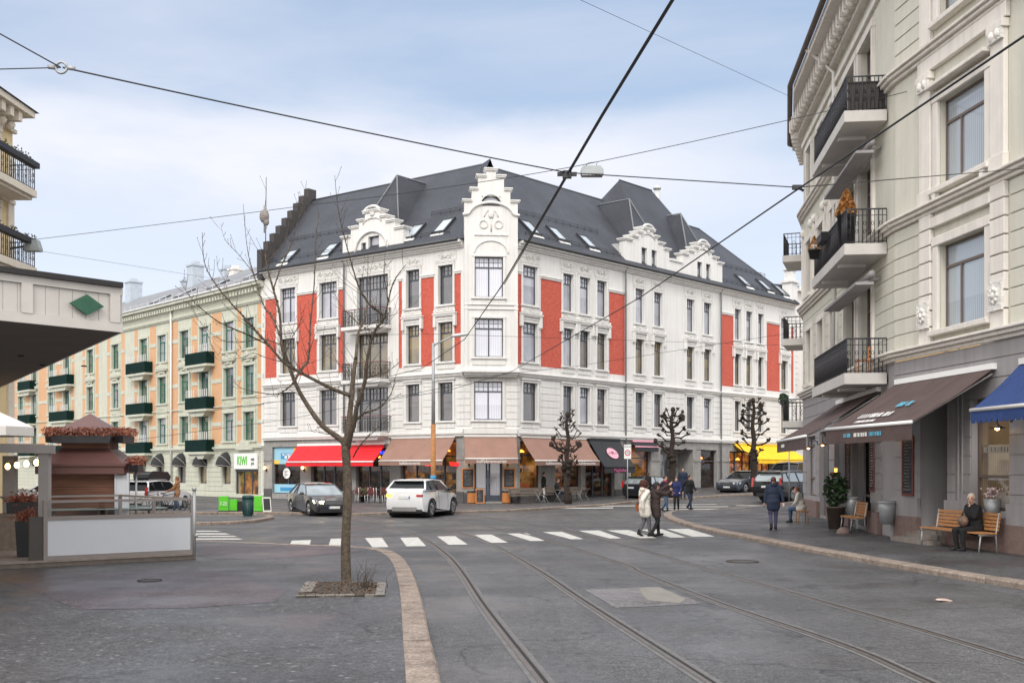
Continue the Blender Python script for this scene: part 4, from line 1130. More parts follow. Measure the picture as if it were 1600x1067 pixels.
# ---------------------------------------------------------------- shopfronts of the corner building
led_b = mat('blue_led', (.02, .05, .9), .5, emit=(.02, .06, 1), estr=3)
led_g = mat('green_led', (.02, .6, .2), .5, emit=(.05, .9, .35), estr=3)
red_glow = mat('red_lamp', (.7, .01, .01), .5, emit=(1, .02, .02), estr=1.2)
lamp_or = mat('orange_lampshade', (.9, .3, .05), .5, emit=(1, .30, .04), estr=3.5)
ad_blue = mat('pale_blue_poster', (.30, .55, .68), .6, var=.03)
ad_dblue = mat('blue_poster_box', (.04, .27, .50), .6, var=.03)
ad_yel = mat('poster_yellow', (.80, .55, .10), .6)
def shopfront(F, o, gm, nx=2, fm=frame_dk, trans=.72, name='shop_window', back=gl_dark, depth=.9, sill=True, lamps=0):
    """glazed shop opening: frame, glass and a lit interior recess behind it"""
    x0, x1, z0, z1 = o[:4]; d = o[4] if len(o) > 4 else .35
    m = MB(); t = .08
    y = .22
    m.box(x0+.002, x0+t, y, y+.08, z0+.002, z1-.002); m.box(x1-t, x1-.002, y, y+.08, z0+.002, z1-.002)
    m.box(x0+t, x1-t, y, y+.08, z0+.002, z0+t*1.6); m.box(x0+t, x1-t, y, y+.08, z1-t, z1-.002)
    for i in range(1, nx): m.box(x0+(x1-x0)*i/nx-.04, x0+(x1-x0)*i/nx+.04, y+.002, y+.08, z0+t*1.6, z1-t)
    if trans: m.box(x0+t, x1-t, y+.004, y+.07, z0+(z1-z0)*trans, z0+(z1-z0)*trans+.07)
    f = m.part(name, fm, main, F.M())
    m = MB(); m.add([(x0+t, y+.05, z0+t), (x1-t, y+.05, z0+t), (x1-t, y+.05, z1-t), (x0+t, y+.05, z1-t)], [(0, 1, 2, 3)])
    m.part('pane', clear, f, F.M())
    m = MB(); Y = depth+.3
    m.add([(x0-.3, Y, z0-.2), (x1+.3, Y, z0-.2), (x1+.3, Y, z1+.1), (x0-.3, Y, z1+.1)], [(0, 1, 2, 3)], 0)
    m.add([(x0-.3, .36, z0-.2), (x0-.3, Y, z0-.2), (x0-.3, Y, z1+.1), (x0-.3, .36, z1+.1)], [(0, 1, 2, 3)], 0)
    m.add([(x1+.3, .36, z0-.2), (x1+.3, Y, z0-.2), (x1+.3, Y, z1+.1), (x1+.3, .36, z1+.1)], [(3, 2, 1, 0)], 0)
    m.add([(x0-.3, .36, z0-.1), (x1+.3, .36, z0-.1), (x1+.3, Y, z0-.1), (x0-.3, Y, z0-.1)], [(0, 1, 2, 3)], 1)
    m.add([(x0-.3, .36, z1+.1), (x1+.3, .36, z1+.1), (x1+.3, Y, z1+.1), (x0-.3, Y, z1+.1)], [(3, 2, 1, 0)], 1)
    m.part('shop_interior', [gm, black_in], f, F.M())
    # things in the window: shelves, counter, hanging lamps
    if lamps >= 0:
        q = MB(); r = random.Random(int(x0*10))
        for k in range(3):
            zz = z0+.5+.55*k; q.box(x0+.3, x1-.3, Y-.3, Y-.05, zz, zz+.04)
            for j in range(int((x1-x0)*3)):
                xx = x0+.35+r.random()*(x1-x0-.7); q.box(xx, xx+r.uniform(.05, .16), Y-.28, Y-.1, zz+.04, zz+.04+r.uniform(.1, .35))
        q.part('display_shelves', wood_g, f, F.M())
    for k in range(lamps):
        xx = x0+(x1-x0)*(k+.7)/(lamps+.4); q = MB(); q.tube([(xx, .7, z1), (xx, .7, z1-.5)], .012, 4)
        q.part('lamp_cord', black, f, F.M())
        q = MB(); q.lathe([(.04, .1), (.17, -.02), (.15, -.06), (.001, -.06)], 12, (xx, .7, z1-.55)); q.part('hanging_lamp', lamp_or, f, F.M())
    return f
# left facade: poster window, restaurant front, cafe front
o1 = gfL[0]
f = shopfront(FL, (o1[0], o1[1], o1[2], o1[3]), shop_dim, 2, trans=None)
m = MB(); x0, x1 = o1[0]+.06, o1[1]-.06
m.box(x0, x1, .14, .2, 2.35, 3.42, 0); m.box(x0, x1, .14, .2, .5, 1.05, 0)
m.box(x0+.65, x0+2.25, .125, .139, 2.68, 3.05, 1); m.box(x0, x0+.55, .125, .139, 2.352, 2.6, 2); m.box(x1-.7, x1, .125, .139, 3.2, 3.42, 2); m.box(x0+.6, x1-.5, .125, .139, .62, .85, 1)
s_ = m.solo('poster', [ad_blue, ad_dblue, ad_yel], 'pale blue window poster beside the red restaurant awning', 'poster', FL.M())
scribble(s_, FL.M(x0+1.45, .12, 2.95), 1.3, .13, wht, 3)
m = MB()
for k in range(3): m.box(-.42+.34*k, -.2+.34*k, -.006, 0, -.08, .08)
m.part('lettering', wht, s_, FL.M(x0+1.45, .12, 2.79))
m = MB(); m.lathe([(.001, 0), (.34, 0), (.34, -.01), (.001, -.01)], 24, (0, 0, 0), axis='y', sm=False)
for k in range(9): m.box(-.2+.05*(k % 3)-.04, -.1+.09*(k % 4), -.018, -.011, -.22+.05*k, -.2+.05*k, 1)
m.solo('window_emblem', [wht, black], 'round white emblem stuck on the window below the blue poster', 'emblem', FL.M((o1[0]+o1[1])/2-.15, .2, 1.75))
f = shopfront(FL, gfL[1], shop_dim, 3, lamps=2, depth=1.6)
f = shopfront(FL, gfL[2], shop_dim, 3, lamps=1, depth=1.6)
m = MB(); m.box(-.9, .9, -.03, .03, -.13, .13, 0)
s_ = m.solo('light_sign', black, 'blue lit sign hanging inside the restaurant window under the red awning', 'sign', FL.M(FL.s_(590), .17, 3.02))
scribble(s_, FL.M(FL.s_(588), .13, 3.02), 1.35, .17, led_b, 4)
m = MB(); m.lathe([(.001, 0), (.1, 0), (.1, -.03), (.001, -.03)], 14, (.72, -.035, 0), axis='y'); m.part('green_light', led_g, s_, FL.M(FL.s_(590), .17, 3.02))
f = shopfront(FL, gfL[3], shop_warm, 4, lamps=2)
for px in (668, 708): x = FL.s_(px, -.2); m = MB(); m.extr([(x-.3, 2.42), (x+.3, 2.38), (x+.22, 2.2), (x-.2, 2.22)], -.2, -.05); m.part('heater_lamp', red_glow, f, FL.M())
# awnings
awning(main, FL, FL.s_(467), FL.s_(603.5), 3.5, 2.46, 1.1, red_fab, val=.26, bar=wht, label='bright red awning over the restaurant front')
awning(main, FL, FL.s_(614), FL.s_(713), 3.83, 2.5, 1.2, brown_fab, text='kaffebrenneriet', tm=wht, label='brown awning left of the corner entrance', tsize=.26)
awning(main, FC, -.0, FC.L-.05, 3.85, 2.6, 1.0, brown_fab, text='kaffebrenneriet', tm=wht, label='brown awning over the corner entrance', tsize=.27)
awning(main, FRt, FRt.s_(812), FRt.s_(872.5), 3.83, 2.5, 1.15, brown_fab, text='kaffebrenneriet', tm=wht, label='brown awning right of the corner entrance', tsize=.26)
awning(main, FRt, FRt.s_(874), FRt.s_(913), 3.83, 2.5, 1.15, brown_fab, text='kaffebrenneriet', tm=wht, label='brown awning next to the charcoal awning', tsize=.26)
aw = awning(main, FRt, FRt.s_(918), FRt.s_(966), 3.8, 2.15, 1.3, char_fab, val=.36, bar=char_fab, text='MagDelise', tm=mat('pink_lettering', (.62, .12, .30), .6), label='charcoal awning with a pink oval emblem', tsize=.3)
pink = mat('pink_emblem', (.82, .38, .48), .6, var=.04)
ang = atan2(3.8-2.15, 1.2)
x_ = (FRt.s_(918)+FRt.s_(966))/2
ME = FRt.M(x_, -.72, 2.99) @ Matrix.Rotation(-(pi/2-ang), 4, 'X')
m = MB(); m.lathe([(.001, 0), (.52, 0), (.52, -.01), (.001, -.01)], 28, (0, 0, 0), axis='y', sm=False)
e_ = m.part('emblem', pink, aw, ME @ Matrix.Diagonal((1, 1, .78, 1)))
mpart(text_mesh('~ M ~', .36, char_fab), 'lettering', aw, ME @ Matrix.Translation((0, -.03, 0)) @ TXT)
aw = awning(main, FRt, FRt.s_(986), FRt.s_(1022), 3.78, 3.45, .35, char_fab, val=.3, bar=pink, label='folded black awning between the stone piers')
awning(main, FRt, FRt.s_(1146), FRt.s_(1229), 3.75, 2.72, 1.9, yel_fab, val=.3, bar=yel_fab, label='yellow awning over the flower shop')
# corner entrance
co = (FC.s_(741), FC.s_(785), .2, 3.15, .4)
m = MB(); wall(m, 0, FC.L, 0, 4.0, [co], .4)
for a, b in ((0, co[0]-.05), (co[1]+.05, FC.L)): m.box(a, b, -.05, -.002, .1, .7, 1)
m.box(co[0]-.25, co[1]+.25, -.4, .4, .0, .17, 0)
m.part('ground_floor_wall', [grey_stone, dark_stone], main, FC.M())
m = MB(); x0, x1 = co[0], co[1]; w = (x1-x0)/2; y = .25
m.box(x0, x1, y, y+.08, 2.72, 2.82); m.box(x0, x1, y-.05, y+.02, 2.83, 3.14)
d = m.part('entrance_frame', frame_dk, main, FC.M())
mpart(text_mesh('KAFFEBRENNERIET', .17, mat('grey_letters', (.45, .45, .47), .5)), 'lettering', d, FC.M((x0+x1)/2, y-.06, 2.98) @ TXT)
for k in (0, 1):
    m = MB(); a = x0+w*k+.01; b = a+w-.02
    m.box(a, a+.12, y, y+.06, .2, 2.7); m.box(b-.12, b, y, y+.06, .2, 2.7); m.box(a+.12, b-.12, y, y+.06, .2, .55); m.box(a+.12, b-.12, y, y+.06, 2.58, 2.7)
    dd = m.part('door', frame_dk, main, FC.M())
    m = MB(); m.add([(a+.12, y+.03, .55), (b-.12, y+.03, .55), (b-.12, y+.03, 2.58), (a+.12, y+.03, 2.58)], [(0, 1, 2, 3)]); m.part('pane', gl_mid, dd, FC.M())
    m = MB(); hx = b-.06 if k == 0 else a+.06; m.tube([(hx, y-.05, 1.1), (hx, y-.05, 1.5)], .015, 6); m.part('handle', steel, dd, FC.M())
for F, o, g, nx, lm in ((FRt, gfR[0], shop_warm, 1, 1), (FRt, gfR[1], shop_warm, 2, 2), (FRt, gfR[2], shop_dim, 3, 0), (FRt, gfR[3], shop_warm, 1, 0), (FRt, gfR[5], shop_dim, 1, 1), (FRt, gfR[6], shop_or, 3, 2), (FRt, gfR[7], shop_or, 2, 1), (FRt, gfR[8], shop_dim, 1, 0)):
    shopfront(F, o, g, nx, lamps=lm, depth=1.3)
# recessed stone entrance with arched door
x0, x1 = gfR[4][0], gfR[4][1]
m = MB(); m.box(x0-.1, x1+.1, 1.2, 1.3, 0, 3.6, 0)
m.box(x0-.01, x1, .0, 1.2, .1, .17, 0)
m.part('entrance_wall', grey_stone, main, FRt.M())
dx = x0+(x1-x0)*.72
m = MB(); m.poly([(x, 1.19, z) for x, z in [(dx-.62, .18), (dx+.62, .18), (dx+.62, 2.3)]+xarc(dx, 2.3, .62, 0, pi, 10)[1:]]); d = m.part('door', frame_dk, main, FRt.M())
m = MB(); m.poly([(x, 1.17, z) for x, z in [(dx-.42, 1.3), (dx+.42, 1.3), (dx+.42, 2.2)]+xarc(dx, 2.2, .42, 0, pi, 8)[1:]])
for k in range(4): m.tube([(dx-.3+.2*k, 1.15, 1.3), (dx-.3+.2*k, 1.15, 2.5)], .015, 4)
m.part('door_glass', gl_dark, d, FRt.M())
m = MB(); m.box(x0+.15, dx-.9, 1.14, 1.19, .5, 3.0); m.part('side_window', gl_dark, main, FRt.M())
# carved grooves in the ground-floor wall shown as lintel blocks
# hanging shop bracket sign
m = MB(); xx = FRt.s_(1089)
m.tube([(xx, -.02, 3.35), (xx, -.6, 3.35)], .02, 5); m.tube([(xx, -.5, 3.35), (xx, -.5, 2.6)], .012, 5); m.lathe([(.001, .02), (.16, .02), (.16, -.02), (.001, -.02)], 12, (xx, -.5, 2.45), axis='y'); m.tube([(xx, -.5, 2.3), (xx, -.5, 1.7)], .03, 6)
m.solo('bracket_sign', iron, 'small wrought-iron bracket sign on the stone pier right of the arched entrance', 'sign', FRt.M())

def wall_lamp_small(F, x, z, label, y=-.03):
    m = MB(); m.box(-.05, .05, -.03, 0, -.1, .1); m.tube([(0, -.02, 0), (0, -.16, .02), (0, -.16, .08)], .015, 5)
    t = m.solo('wall_lamp', iron, label, 'wall lamp', F.M(x, y, z), 'wall lamps on the shop fronts')
    m = MB(); m.lathe([(.03, .06), (.07, .12), (.075, .2), (.03, .24)], 8, (0, -.16, 0)); m.part('bulb', warm, t, F.M(x, y, z))
    m = MB(); m.lathe([(.09, .24), (.02, .32), (.001, .33)], 8, (0, -.16, 0)); m.part('cap', iron, t, F.M(x, y, z))
for k, x in ((0, co[0]-.3), (1, co[1]+.3)): wall_lamp_small(FC, x, 2.3, 'lit wall lamp %s of the corner cafe door' % ('left', 'right')[k])
wall_lamp_small(FL, FL.s_(417), 1.95, 'unlit iron wall lantern left of the blue poster window')
wall_lamp_small(FL, FL.s_(476), 1.95, 'iron wall lantern between blue poster window and restaurant')

def board(F, x, z, w, h, fm, label, y=-.05, tilt=0, name='chalkboard', rows=12, M=None, sd=0):
    M = M or F.M(x, y, z) @ Matrix.Rotation(tilt, 4, 'X')
    t = thing(name, label, 'chalkboard', tuple(M.to_translation())); WORLD[t.name] = Matrix.Translation(M.to_translation())
    m = MB(); f = .06; m.box(-w/2, w/2, 0, .03, 0, f); m.box(-w/2, w/2, 0, .03, h-f, h); m.box(-w/2, -w/2+f, 0, .03, f, h-f); m.box(w/2-f, w/2, 0, .03, f, h-f)
    m.part('frame', fm, t, M)
    m = MB(); m.box(-w/2+f, w/2-f, .008, .028, f, h-f); m.part('slate', chalk, t, M)
    m = MB(); r = random.Random(sd+int(w*100)); z_ = h-f-.1
    for i in range(rows):
        x_ = -w/2+f+.05+r.uniform(0, .08); xe = w/2-f-.05-r.uniform(0, .12)
        while x_ < xe:
            l_ = r.uniform(.02, .06); a = r.uniform(.01, .03)
            m.tube([(x_, .002, z_), (x_+l_*.3, .002, z_+a), (x_+l_*.6, .002, z_-.004), (x_+l_, .002, z_+a*.6)], .005, 3, cap=False); x_ += l_+r.choice((.008, .008, .03))
        z_ -= (h-2*f-.12)/rows
    m.part('chalk_writing', chalk_w, t, M)
    return t
bw_ = wood_o
board(FC, FC.s_(731.5, -.05), .95, .7, 1.12, bw_, 'wood framed chalkboard menu left of the corner cafe door', sd=1)
board(FC, FC.s_(795.5, -.05), .95, .7, 1.12, bw_, 'wood framed chalkboard menu right of the corner cafe door', sd=2)
board(FC, FC.s_(750, -.7), .12, .5, .82, bw_, 'small chalkboard standing on the pavement before the cafe door', y=-.7, tilt=-.15, sd=3, rows=9)
def barrel(F, x, y, label):
    M = F.M(x, y, h_); t = thing('planter_barrel', label, 'planter', tuple(M.to_translation()), group='wooden barrels by the cafe door')
    m = MB()
    for k in range(14):
        a = 2*pi*k/14; c_, s_ = cos(a), sin(a); b_ = Matrix.Rotation(a, 4, 'Z'); q = MB(M=b_); q.box(.21, .24, -.047, .047, .04, .62); m.v += [] ; o_ = len(m.v); m.v += q.v; m.f += [tuple(i+o_ for i in f) for f in q.f]; m.m += q.m; m.sm += q.sm
    m.part('staves', wood_o, t, M)
    m = MB(); m.lathe([(.22, .0), (.205, .06), (.205, .55), (.26, .62), (.26, .70), (.2, .70), (.2, .64), (.001, .64)], 18); m.part('liner', black, t, M)
barrel(FC, FC.s_(737, -.5), -.5, 'round slatted wooden bin left of the cafe door'); barrel(FC, FC.s_(791, -.5), -.5, 'round slatted wooden bin right of the cafe door')

# long bench, folding tables, cafe furniture outside the corner cafe
def bench_long(F, x0, x1, label):
    M = F.M(x0, -.75, h_); L = x1-x0
    t = thing('long_bench', label, 'bench', tuple(M.to_translation()))
    m = MB(); m.box(0, L, -.02, .18, .42, .46); m.box(0, L, .2, .4, .42, .462); m.part('seat', wood_g, t, M)
    m = MB(); m.box(0, L, .42, .46, .52, .66); m.box(0, L, .44, .48, .69, .85); m.part('backrest', wood_g, t, M)
    n = max(2, int(L/1.6)+1)
    for i in range(n):
        x = .15+(L-.3)*i/(n-1); q = MB(); q.tube([(x, 0, 0), (x, 0, .42)], .025, 5); q.tube([(x, .38, 0), (x, .42, .5), (x, .47, .83)], .025, 5); q.part('leg', iron, t, M)
bench_long(FRt, FRt.s_(804, -.75), FRt.s_(856, -.75), 'long grey wooden bench under the first cafe window')
bench_long(FRt, FRt.s_(860, -.75), FRt.s_(912, -.75), 'long grey wooden bench under the second cafe window')
def folding_table(x, y, rz, label):
    M = RT(x, y, h_, rz); t = thing('folding_table', label, 'table', (x, y, h_), rz, 'folding tables by the cafe benches')
    m = MB(); m.box(-.35, .35, -.3, .3, .70, .725); m.part('table_top', wood_g, t, M)
    for s in (-1, 1):
        m = MB(); m.tube([(s*.3, -.28, 0), (s*.3, .25, .7)], .014, 5); m.tube([(s*.27, .28, 0), (s*.27, -.25, .7)], .014, 5); m.part('leg', steel, t, M)
for px, py, lb in ((846, 786, 'small folding table in front of the standing waiter'), (876, 784.5, 'small folding table before the seated man'), (910, 782.5, 'small folding table in front of the charcoal awning shop')):
    x, y = G(px, py, h_); folding_table(x, y, FRt.rz, lb)

def cafe_chair():
    t = thing('cafe_chair', '', 'chair', (0, 0, 0), 0, 'terrace chairs before the restaurant'); M = Matrix()
    m = MB(); m.box(-.21, .21, -.2, .2, .43, .46); m.part('seat', mat('dark_red_wicker', (.10, .02, .02), .7), t, M)
    m = MB(); m.extr([(-.2, .5), (.2, .5), (.17, .86), (-.17, .86)], .18, .21); m.part('backrest', MATS['dark_red_wicker'], t, M)
    for sx in (-1, 1):
        m = MB(); m.tube([(sx*.22, -.2, 0), (sx*.19, -.18, .45)], .016, 5); m.part('leg', wht, t, M)
        m = MB(); m.tube([(sx*.22, .24, 0), (sx*.19, .19, .45), (sx*.17, .2, .86)], .016, 5); m.part('leg', wht, t, M)
    return t
def cafe_table(x, y, label):
    M = RT(x, y, h_); t = thing('cafe_table', label, 'table', (x, y, h_), 0, 'terrace tables before the restaurant')
    m = MB(); m.lathe([(.001, 0), (.3, 0), (.3, .03), (.001, .03)], 18, (0, 0, .72)); m.part('table_top', wood_g, t, M)
    m = MB(); m.lathe([(.22, 0), (.2, .03), (.03, .05), (.025, .72)], 10); m.part('pedestal', iron, t, M)
cc0 = cafe_chair(); first = True
spots = [(556, -1.9, .3, 'white legged wicker chair at the left of the terrace'), (563, -2.6, 2.8, 'wicker chair in front of the potted shrub on the terrace'), (582, -2.5, 3.4, 'white legged wicker chair beside the white car'), (590, -2.4, 2.9, 'white legged wicker chair half hidden by the white car'), (572, -1.4, .1, 'wicker chair nearest the restaurant window'), (598, -1.5, .4, 'wicker chair under the blue lit sign')]
for px, y, rz, lb in spots:
    x = FL.s_(px, y); M = FL.M(x, y, h_) @ Matrix.Rotation(rz, 4, 'Z')
    if first: cc0.matrix_basis = M; cc0['label'] = lb; first = False
    else: dup(cc0, M, lb)
for px, y, lb in ((560, -2.2, 'small round terrace table left of the potted shrub'), (586, -1.9, 'small round terrace table behind the two white legged chairs')):
    p = FL.M(FL.s_(px, y), y, 0).to_translation(); cafe_table(p.x, p.y, lb)
def pot_plant(x, y, label, r=.22, h=.35, fr=.3, fm=None, z=h_, pm=None, cat='potted plant', sd=1, squash=.8, n=160, shape='ball', fh=.6):
    t = thing('potted_plant', label, cat, (x, y, z)); M = RT(x, y, z)
    m = MB(); m.lathe([(r*.75, 0), (r, h), (r*1.06, h), (r*1.06, h-.04), (r*.8, h-.05), (.001, h-.05)], 16); m.part('pot', pm or black, t, M)
    m = MB(); g = random.Random(sd)
    for i in range(n):
        while True:
            p = Vector((g.uniform(-1, 1), g.uniform(-1, 1), g.uniform(-1, 1)))
            if p.length < 1: break
        if shape == 'cone':
            zz = g.random(); rr = fr*(1-zz)**.8; a = g.uniform(0, 2*pi); q = Vector((cos(a)*rr, sin(a)*rr, h+zz*fh))
        else: q = Vector((p.x*fr, p.y*fr, h+fh*.5*(1+p.z)))
        s = fr*.22; d1 = Vector((g.uniform(-1, 1), g.uniform(-1, 1), g.uniform(-.6, 1))).normalized()*s; d2 = d1.cross(Vector((g.uniform(-1, 1), g.uniform(-1, 1), 1))).normalized()*s*.6
        m.add([q-d1, q+d2, q+d1, q-d2], [(0, 1, 2, 3)])
    if shape != 'cone': m.tube([(0, 0, h-.1), (0, 0, h+fh*.5)], .02, 5)
    m.part('foliage', fm or leaf, t, M)
    return t
p = FL.M(FL.s_(568, -2.2), -2.2, 0).to_translation(); pot_plant(p.x, p.y, 'potted shrub among the terrace chairs', fr=.32, fm=mat('olive_foliage', (.12, .10, .05), .8, var=.4, vscale=15), fh=.5)

# ================================================================ GREEN AND ORANGE APARTMENT BUILDING
pale = mat('pale_green_stucco', (.54, .55, .455), .8, var=.08, vscale=1.5, bump=.4, bscale=30, streak=.15)
pale_d = mat('pale_green_ornament', (.50, .51, .41), .8, var=.15, vscale=8, bump=2.5, bscale=9)
def obr(n, l, b, t):
    sp = n.new('ShaderNodeSeparateXYZ'); l.new(t.outputs['Object'], sp.inputs[0])
    cb = n.new('ShaderNodeCombineXYZ'); l.new(sp.outputs['X'], cb.inputs['X']); l.new(sp.outputs['Z'], cb.inputs['Y'])
    br = n.new('ShaderNodeTexBrick'); br.inputs['Scale'].default_value = 4.6; br.inputs['Mortar Size'].default_value = .02
    br.inputs['Color1'].default_value = (.56, .31, .16, 1); br.inputs['Color2'].default_value = (.64, .38, .215, 1); br.inputs['Mortar'].default_value = (.52, .34, .2, 1)
    l.new(cb.outputs[0], br.inputs['Vector']); l.new(br.outputs['Color'], b.inputs['Base Color']); b.inputs['Roughness'].default_value = .85
obrick = tex_mat('orange_brick', obr)
grey_roof = mat('grey_slate_roof', (.20, .205, .215), .6, var=.12, vscale=1.2, fine=.15, bscale=6)
balc_g = mat('dark_green_balcony_panel', (.003, .020, .017), .85, var=.3, spec=.15)
OR = Vector(LE); dO = Vector((.672, -.741)); FO = Fr(OR-dO*54, OR)
FO.d = dO; FO.n = Vector((-dO.y, dO.x)); FO.L = 54; FO.rz = atan2(dO.y, dO.x)
ob = thing('apartment_building', 'pale green and orange brick apartment building with dark green balconies', 'building', (LE[0]-18, LE[1]+20, 0))
ZE2 = 14.35
wf = [(10.1, 12.0), (6.95, 8.85), (3.95, 5.75)]
wcol = [390, 358.6, 320, 289, 254, 225, 181, 141.5, 104.6, 80, 54, 33, 10]
# the wall pixel columns lie under the balconies as well
xs_ = [FO.s_(p) for p in wcol]
wins = []
for i, x in enumerate(xs_):
    for z0, z1 in wf: wins.append((x-.7, x+.7, z0, z1+.1))
gar = [FO.s_(p) for p in (363, 343, 0)][:0]
arch = [FO.s_(p) for p in (350.5, 313, 284, 251, 221, 186, 150, 118)]
arch = [FO.s_(354.5), FO.s_(317.5), FO.s_(285), FO.s_(251.5), FO.s_(223), FO.s_(180), FO.s_(141)]
aops = [(x-.55, x+.55, 1.0, 2.75) for x in arch]
door = (FO.s_(368.5), FO.s_(404), .12, 2.0, .5)
fields = []
mids = sorted(xs_)
for a, b in zip(mids[:-1], mids[1:]):
    if b-a > 4.4: fields += [(a+1.08, a+1.75, 3.75, 12.9, 1), (b-1.75, b-1.08, 3.75, 12.9, 1)]
    elif b-a > 2.5: fields.append((a+1.08, b-1.08, 3.75, 12.9, 1))
fields.append((xs_[0]+1.05, FO.L, 3.75, 12.9, 1))
m = MB(); wall(m, 0, FO.L, 0, ZE2, wins+aops+[door], .22, 0, fields); m.part('wall', [pale, obrick], ob, FO.M())
m = MB()
def bd(z0, z1, o, cut=()):
    for a, b in intervals(0, FO.L, cut): m.box(a, b, -o, -.002, z0, z1)
bd(3.3, 3.42, .1); bd(3.42, 3.55, .2); bd(6.3, 6.38, .08); bd(13.0, 13.1, .1); bd(13.1, 13.2, .16); bd(13.95, 14.1, .25); bd(14.1, 14.35, .5); bd(0, .35, .06)
for i in range(int(FO.L/.42)): m.box(i*.42, i*.42+.2, -.36, -.252, 13.7, 13.95)   # dentils
z = .5
while z < 3.2:
    cut = [(o[0]-.05, o[1]+.05) for o in aops+[door] if o[2] < z+.3 and o[3]+.6 > z]
    bd(z, z+.29, .03, cut); z += .33
for x0, x1, z0, z1 in wins:
    m.box(x0-.2, x0-.003, -.08, -.002, z0, z1); m.box(x1+.003, x1+.2, -.08, -.002, z0, z1); m.box(x0-.22, x1+.22, -.1, -.002, z1+.003, z1+.2); m.box(x0-.26, x1+.26, -.15, -.002, z0-.13, z0-.003)
    m.box(x0-.2, x1+.2, -.05, -.002, z0-.75, z0-.135)
    if z0 == wf[1][0]:
        cx = (x0+x1)/2; m.box(x0-.25, x1+.25, -.2, -.002, z1+.45, z1+.55)
        m.extr([(x0-.3, z1+.56), (x1+.3, z1+.56), (cx, z1+1.0)], -.22, -.002)
# quoin stripes on the orange fields
for (a, b, z0, z1, _) in fields:
    for zz in (11.3, 8.0, 5.0): m.box(a, b, -.03, -.002, zz, zz+.28)
t_ = m.part('mouldings', pale, ob, FO.M())
for x0, x1, z0, z1 in wins:
    m = MB(); m.box(x0, x1, -.062, -.051, z0-.7, z0-.2)
    for k in range(3): m.ell((x0+.2+.35*k, -.06, z0-.42), (.1, .04, .16), 6)
    if z0 == wf[1][0]: m.box(x0+.1, x1-.1, -.11, -.101, z1+.22, z1+.42); m.ell(((x0+x1)/2, -.12, z1+.32), (.35, .05, .1), 8)
    m.part('stucco_ornament', pale_d, ob, FO.M())
r2 = random.Random(2)
for x0, x1, z0, z1 in wins: window(ob, FO, x0, z0, x1-x0, z1-z0, 'green', frame_gn, r2.choice((gl_yard, gl_dark, gl_mid, gl_yard)), .12)
for x0, x1, z0, z1 in aops: window(ob, FO, x0, z0, x1-x0, z1-z0, 'shop', frame_dk, gl_warm if x0 > FO.s_(300) else gl_dark, .12)
# dome awnings over the arched ground-floor windows
aw_st = mat('black_striped_awning', (.02, .02, .022), .8, var=.1)
for i, x in enumerate(arch):
    m = MB(); n = 8; R_ = .68
    rows = []
    for j in range(5):
        t = j/4; a0 = t*pi/2*.92
        rows.append([(x-R_*cos(pi*k/n), -R_*1.15*sin(a0)*sin(pi*k/n)*1.0-.02, 2.25+(.95 if True else 0)*sin(pi*k/n)*cos(a0)-.02*j) for k in range(n+1)])
    vs = [p for r_ in rows for p in r_]
    m.add(vs, [(j*(n+1)+k, j*(n+1)+k+1, (j+1)*(n+1)+k+1, (j+1)*(n+1)+k) for j in range(4) for k in range(n)], 0, True)
    for j in (2, 4): m.tube([Vector(p)+Vector((0, -.008, .006)) for p in rows[j]], .011, 4, mi=1, cap=False)
    m.part('dome_awning', [aw_st, cream], ob, FO.M())
# entrance of the grocer with its sign
m = MB(); a, b = door[0], door[1]
m.box(a, b, .35, .4, .12, 2.0)
d = m.part('shop_entrance', shop_warm, ob, FO.M())
m = MB(); m.box(a, a+.1, .05, .12, .12, 2.0); m.box(b-.1, b, .05, .12, .12, 2.0); m.box(a+(b-a)*.33-.04, a+(b-a)*.33+.04, .05, .12, .12, 2.0); m.box(a+(b-a)*.7-.04, a+(b-a)*.7+.04, .05, .12, .12, 2.0); m.box(a, b, .05, .12, 1.85, 2.0); m.part('entrance_frame', frame_dk, d, FO.M())
m = MB()
cx = (a+b)/2
m.extr([(cx-1.1, 3.3), (cx-1.1, 3.5), (cx-.7, 3.55), (cx-.5, 3.9), (cx+.5, 3.9), (cx+.7, 3.55), (cx+1.1, 3.5), (cx+1.1, 3.3)], -.25, -.005); m.part('door_hood', pale, ob, FO.M())
kiwi_g = mat('lime_green_sign', (.10, .55, .02), .5, var=.03); kiwi_k = mat('dark_grey_letters', (.03, .03, .03), .6)
m = MB(); m.box(0, b-a, -.14, -.04, 0, 1.05); MS = FO.M(a, 0, 2.03)
s_ = m.solo('shop_sign', wht, 'white grocery sign with bright green KIWI lettering above the shop door', 'sign', MS)
mpart(text_mesh('KIWI', .86, kiwi_g, ext=.012), 'lettering', s_, FO.M(a+(b-a)*.37, -.16, 2.56) @ TXT @ Matrix.Diagonal((.72, 1, 1, 1)))
mpart(text_mesh('mini', .34, kiwi_k), 'lettering', s_, FO.M(a+(b-a)*.83, -.155, 2.68) @ TXT @ Matrix.Diagonal((.8, 1, 1, 1)))
mpart(text_mesh('pris', .34, kiwi_k), 'lettering', s_, FO.M(a+(b-a)*.83, -.155, 2.40) @ TXT @ Matrix.Diagonal((.8, 1, 1, 1)))
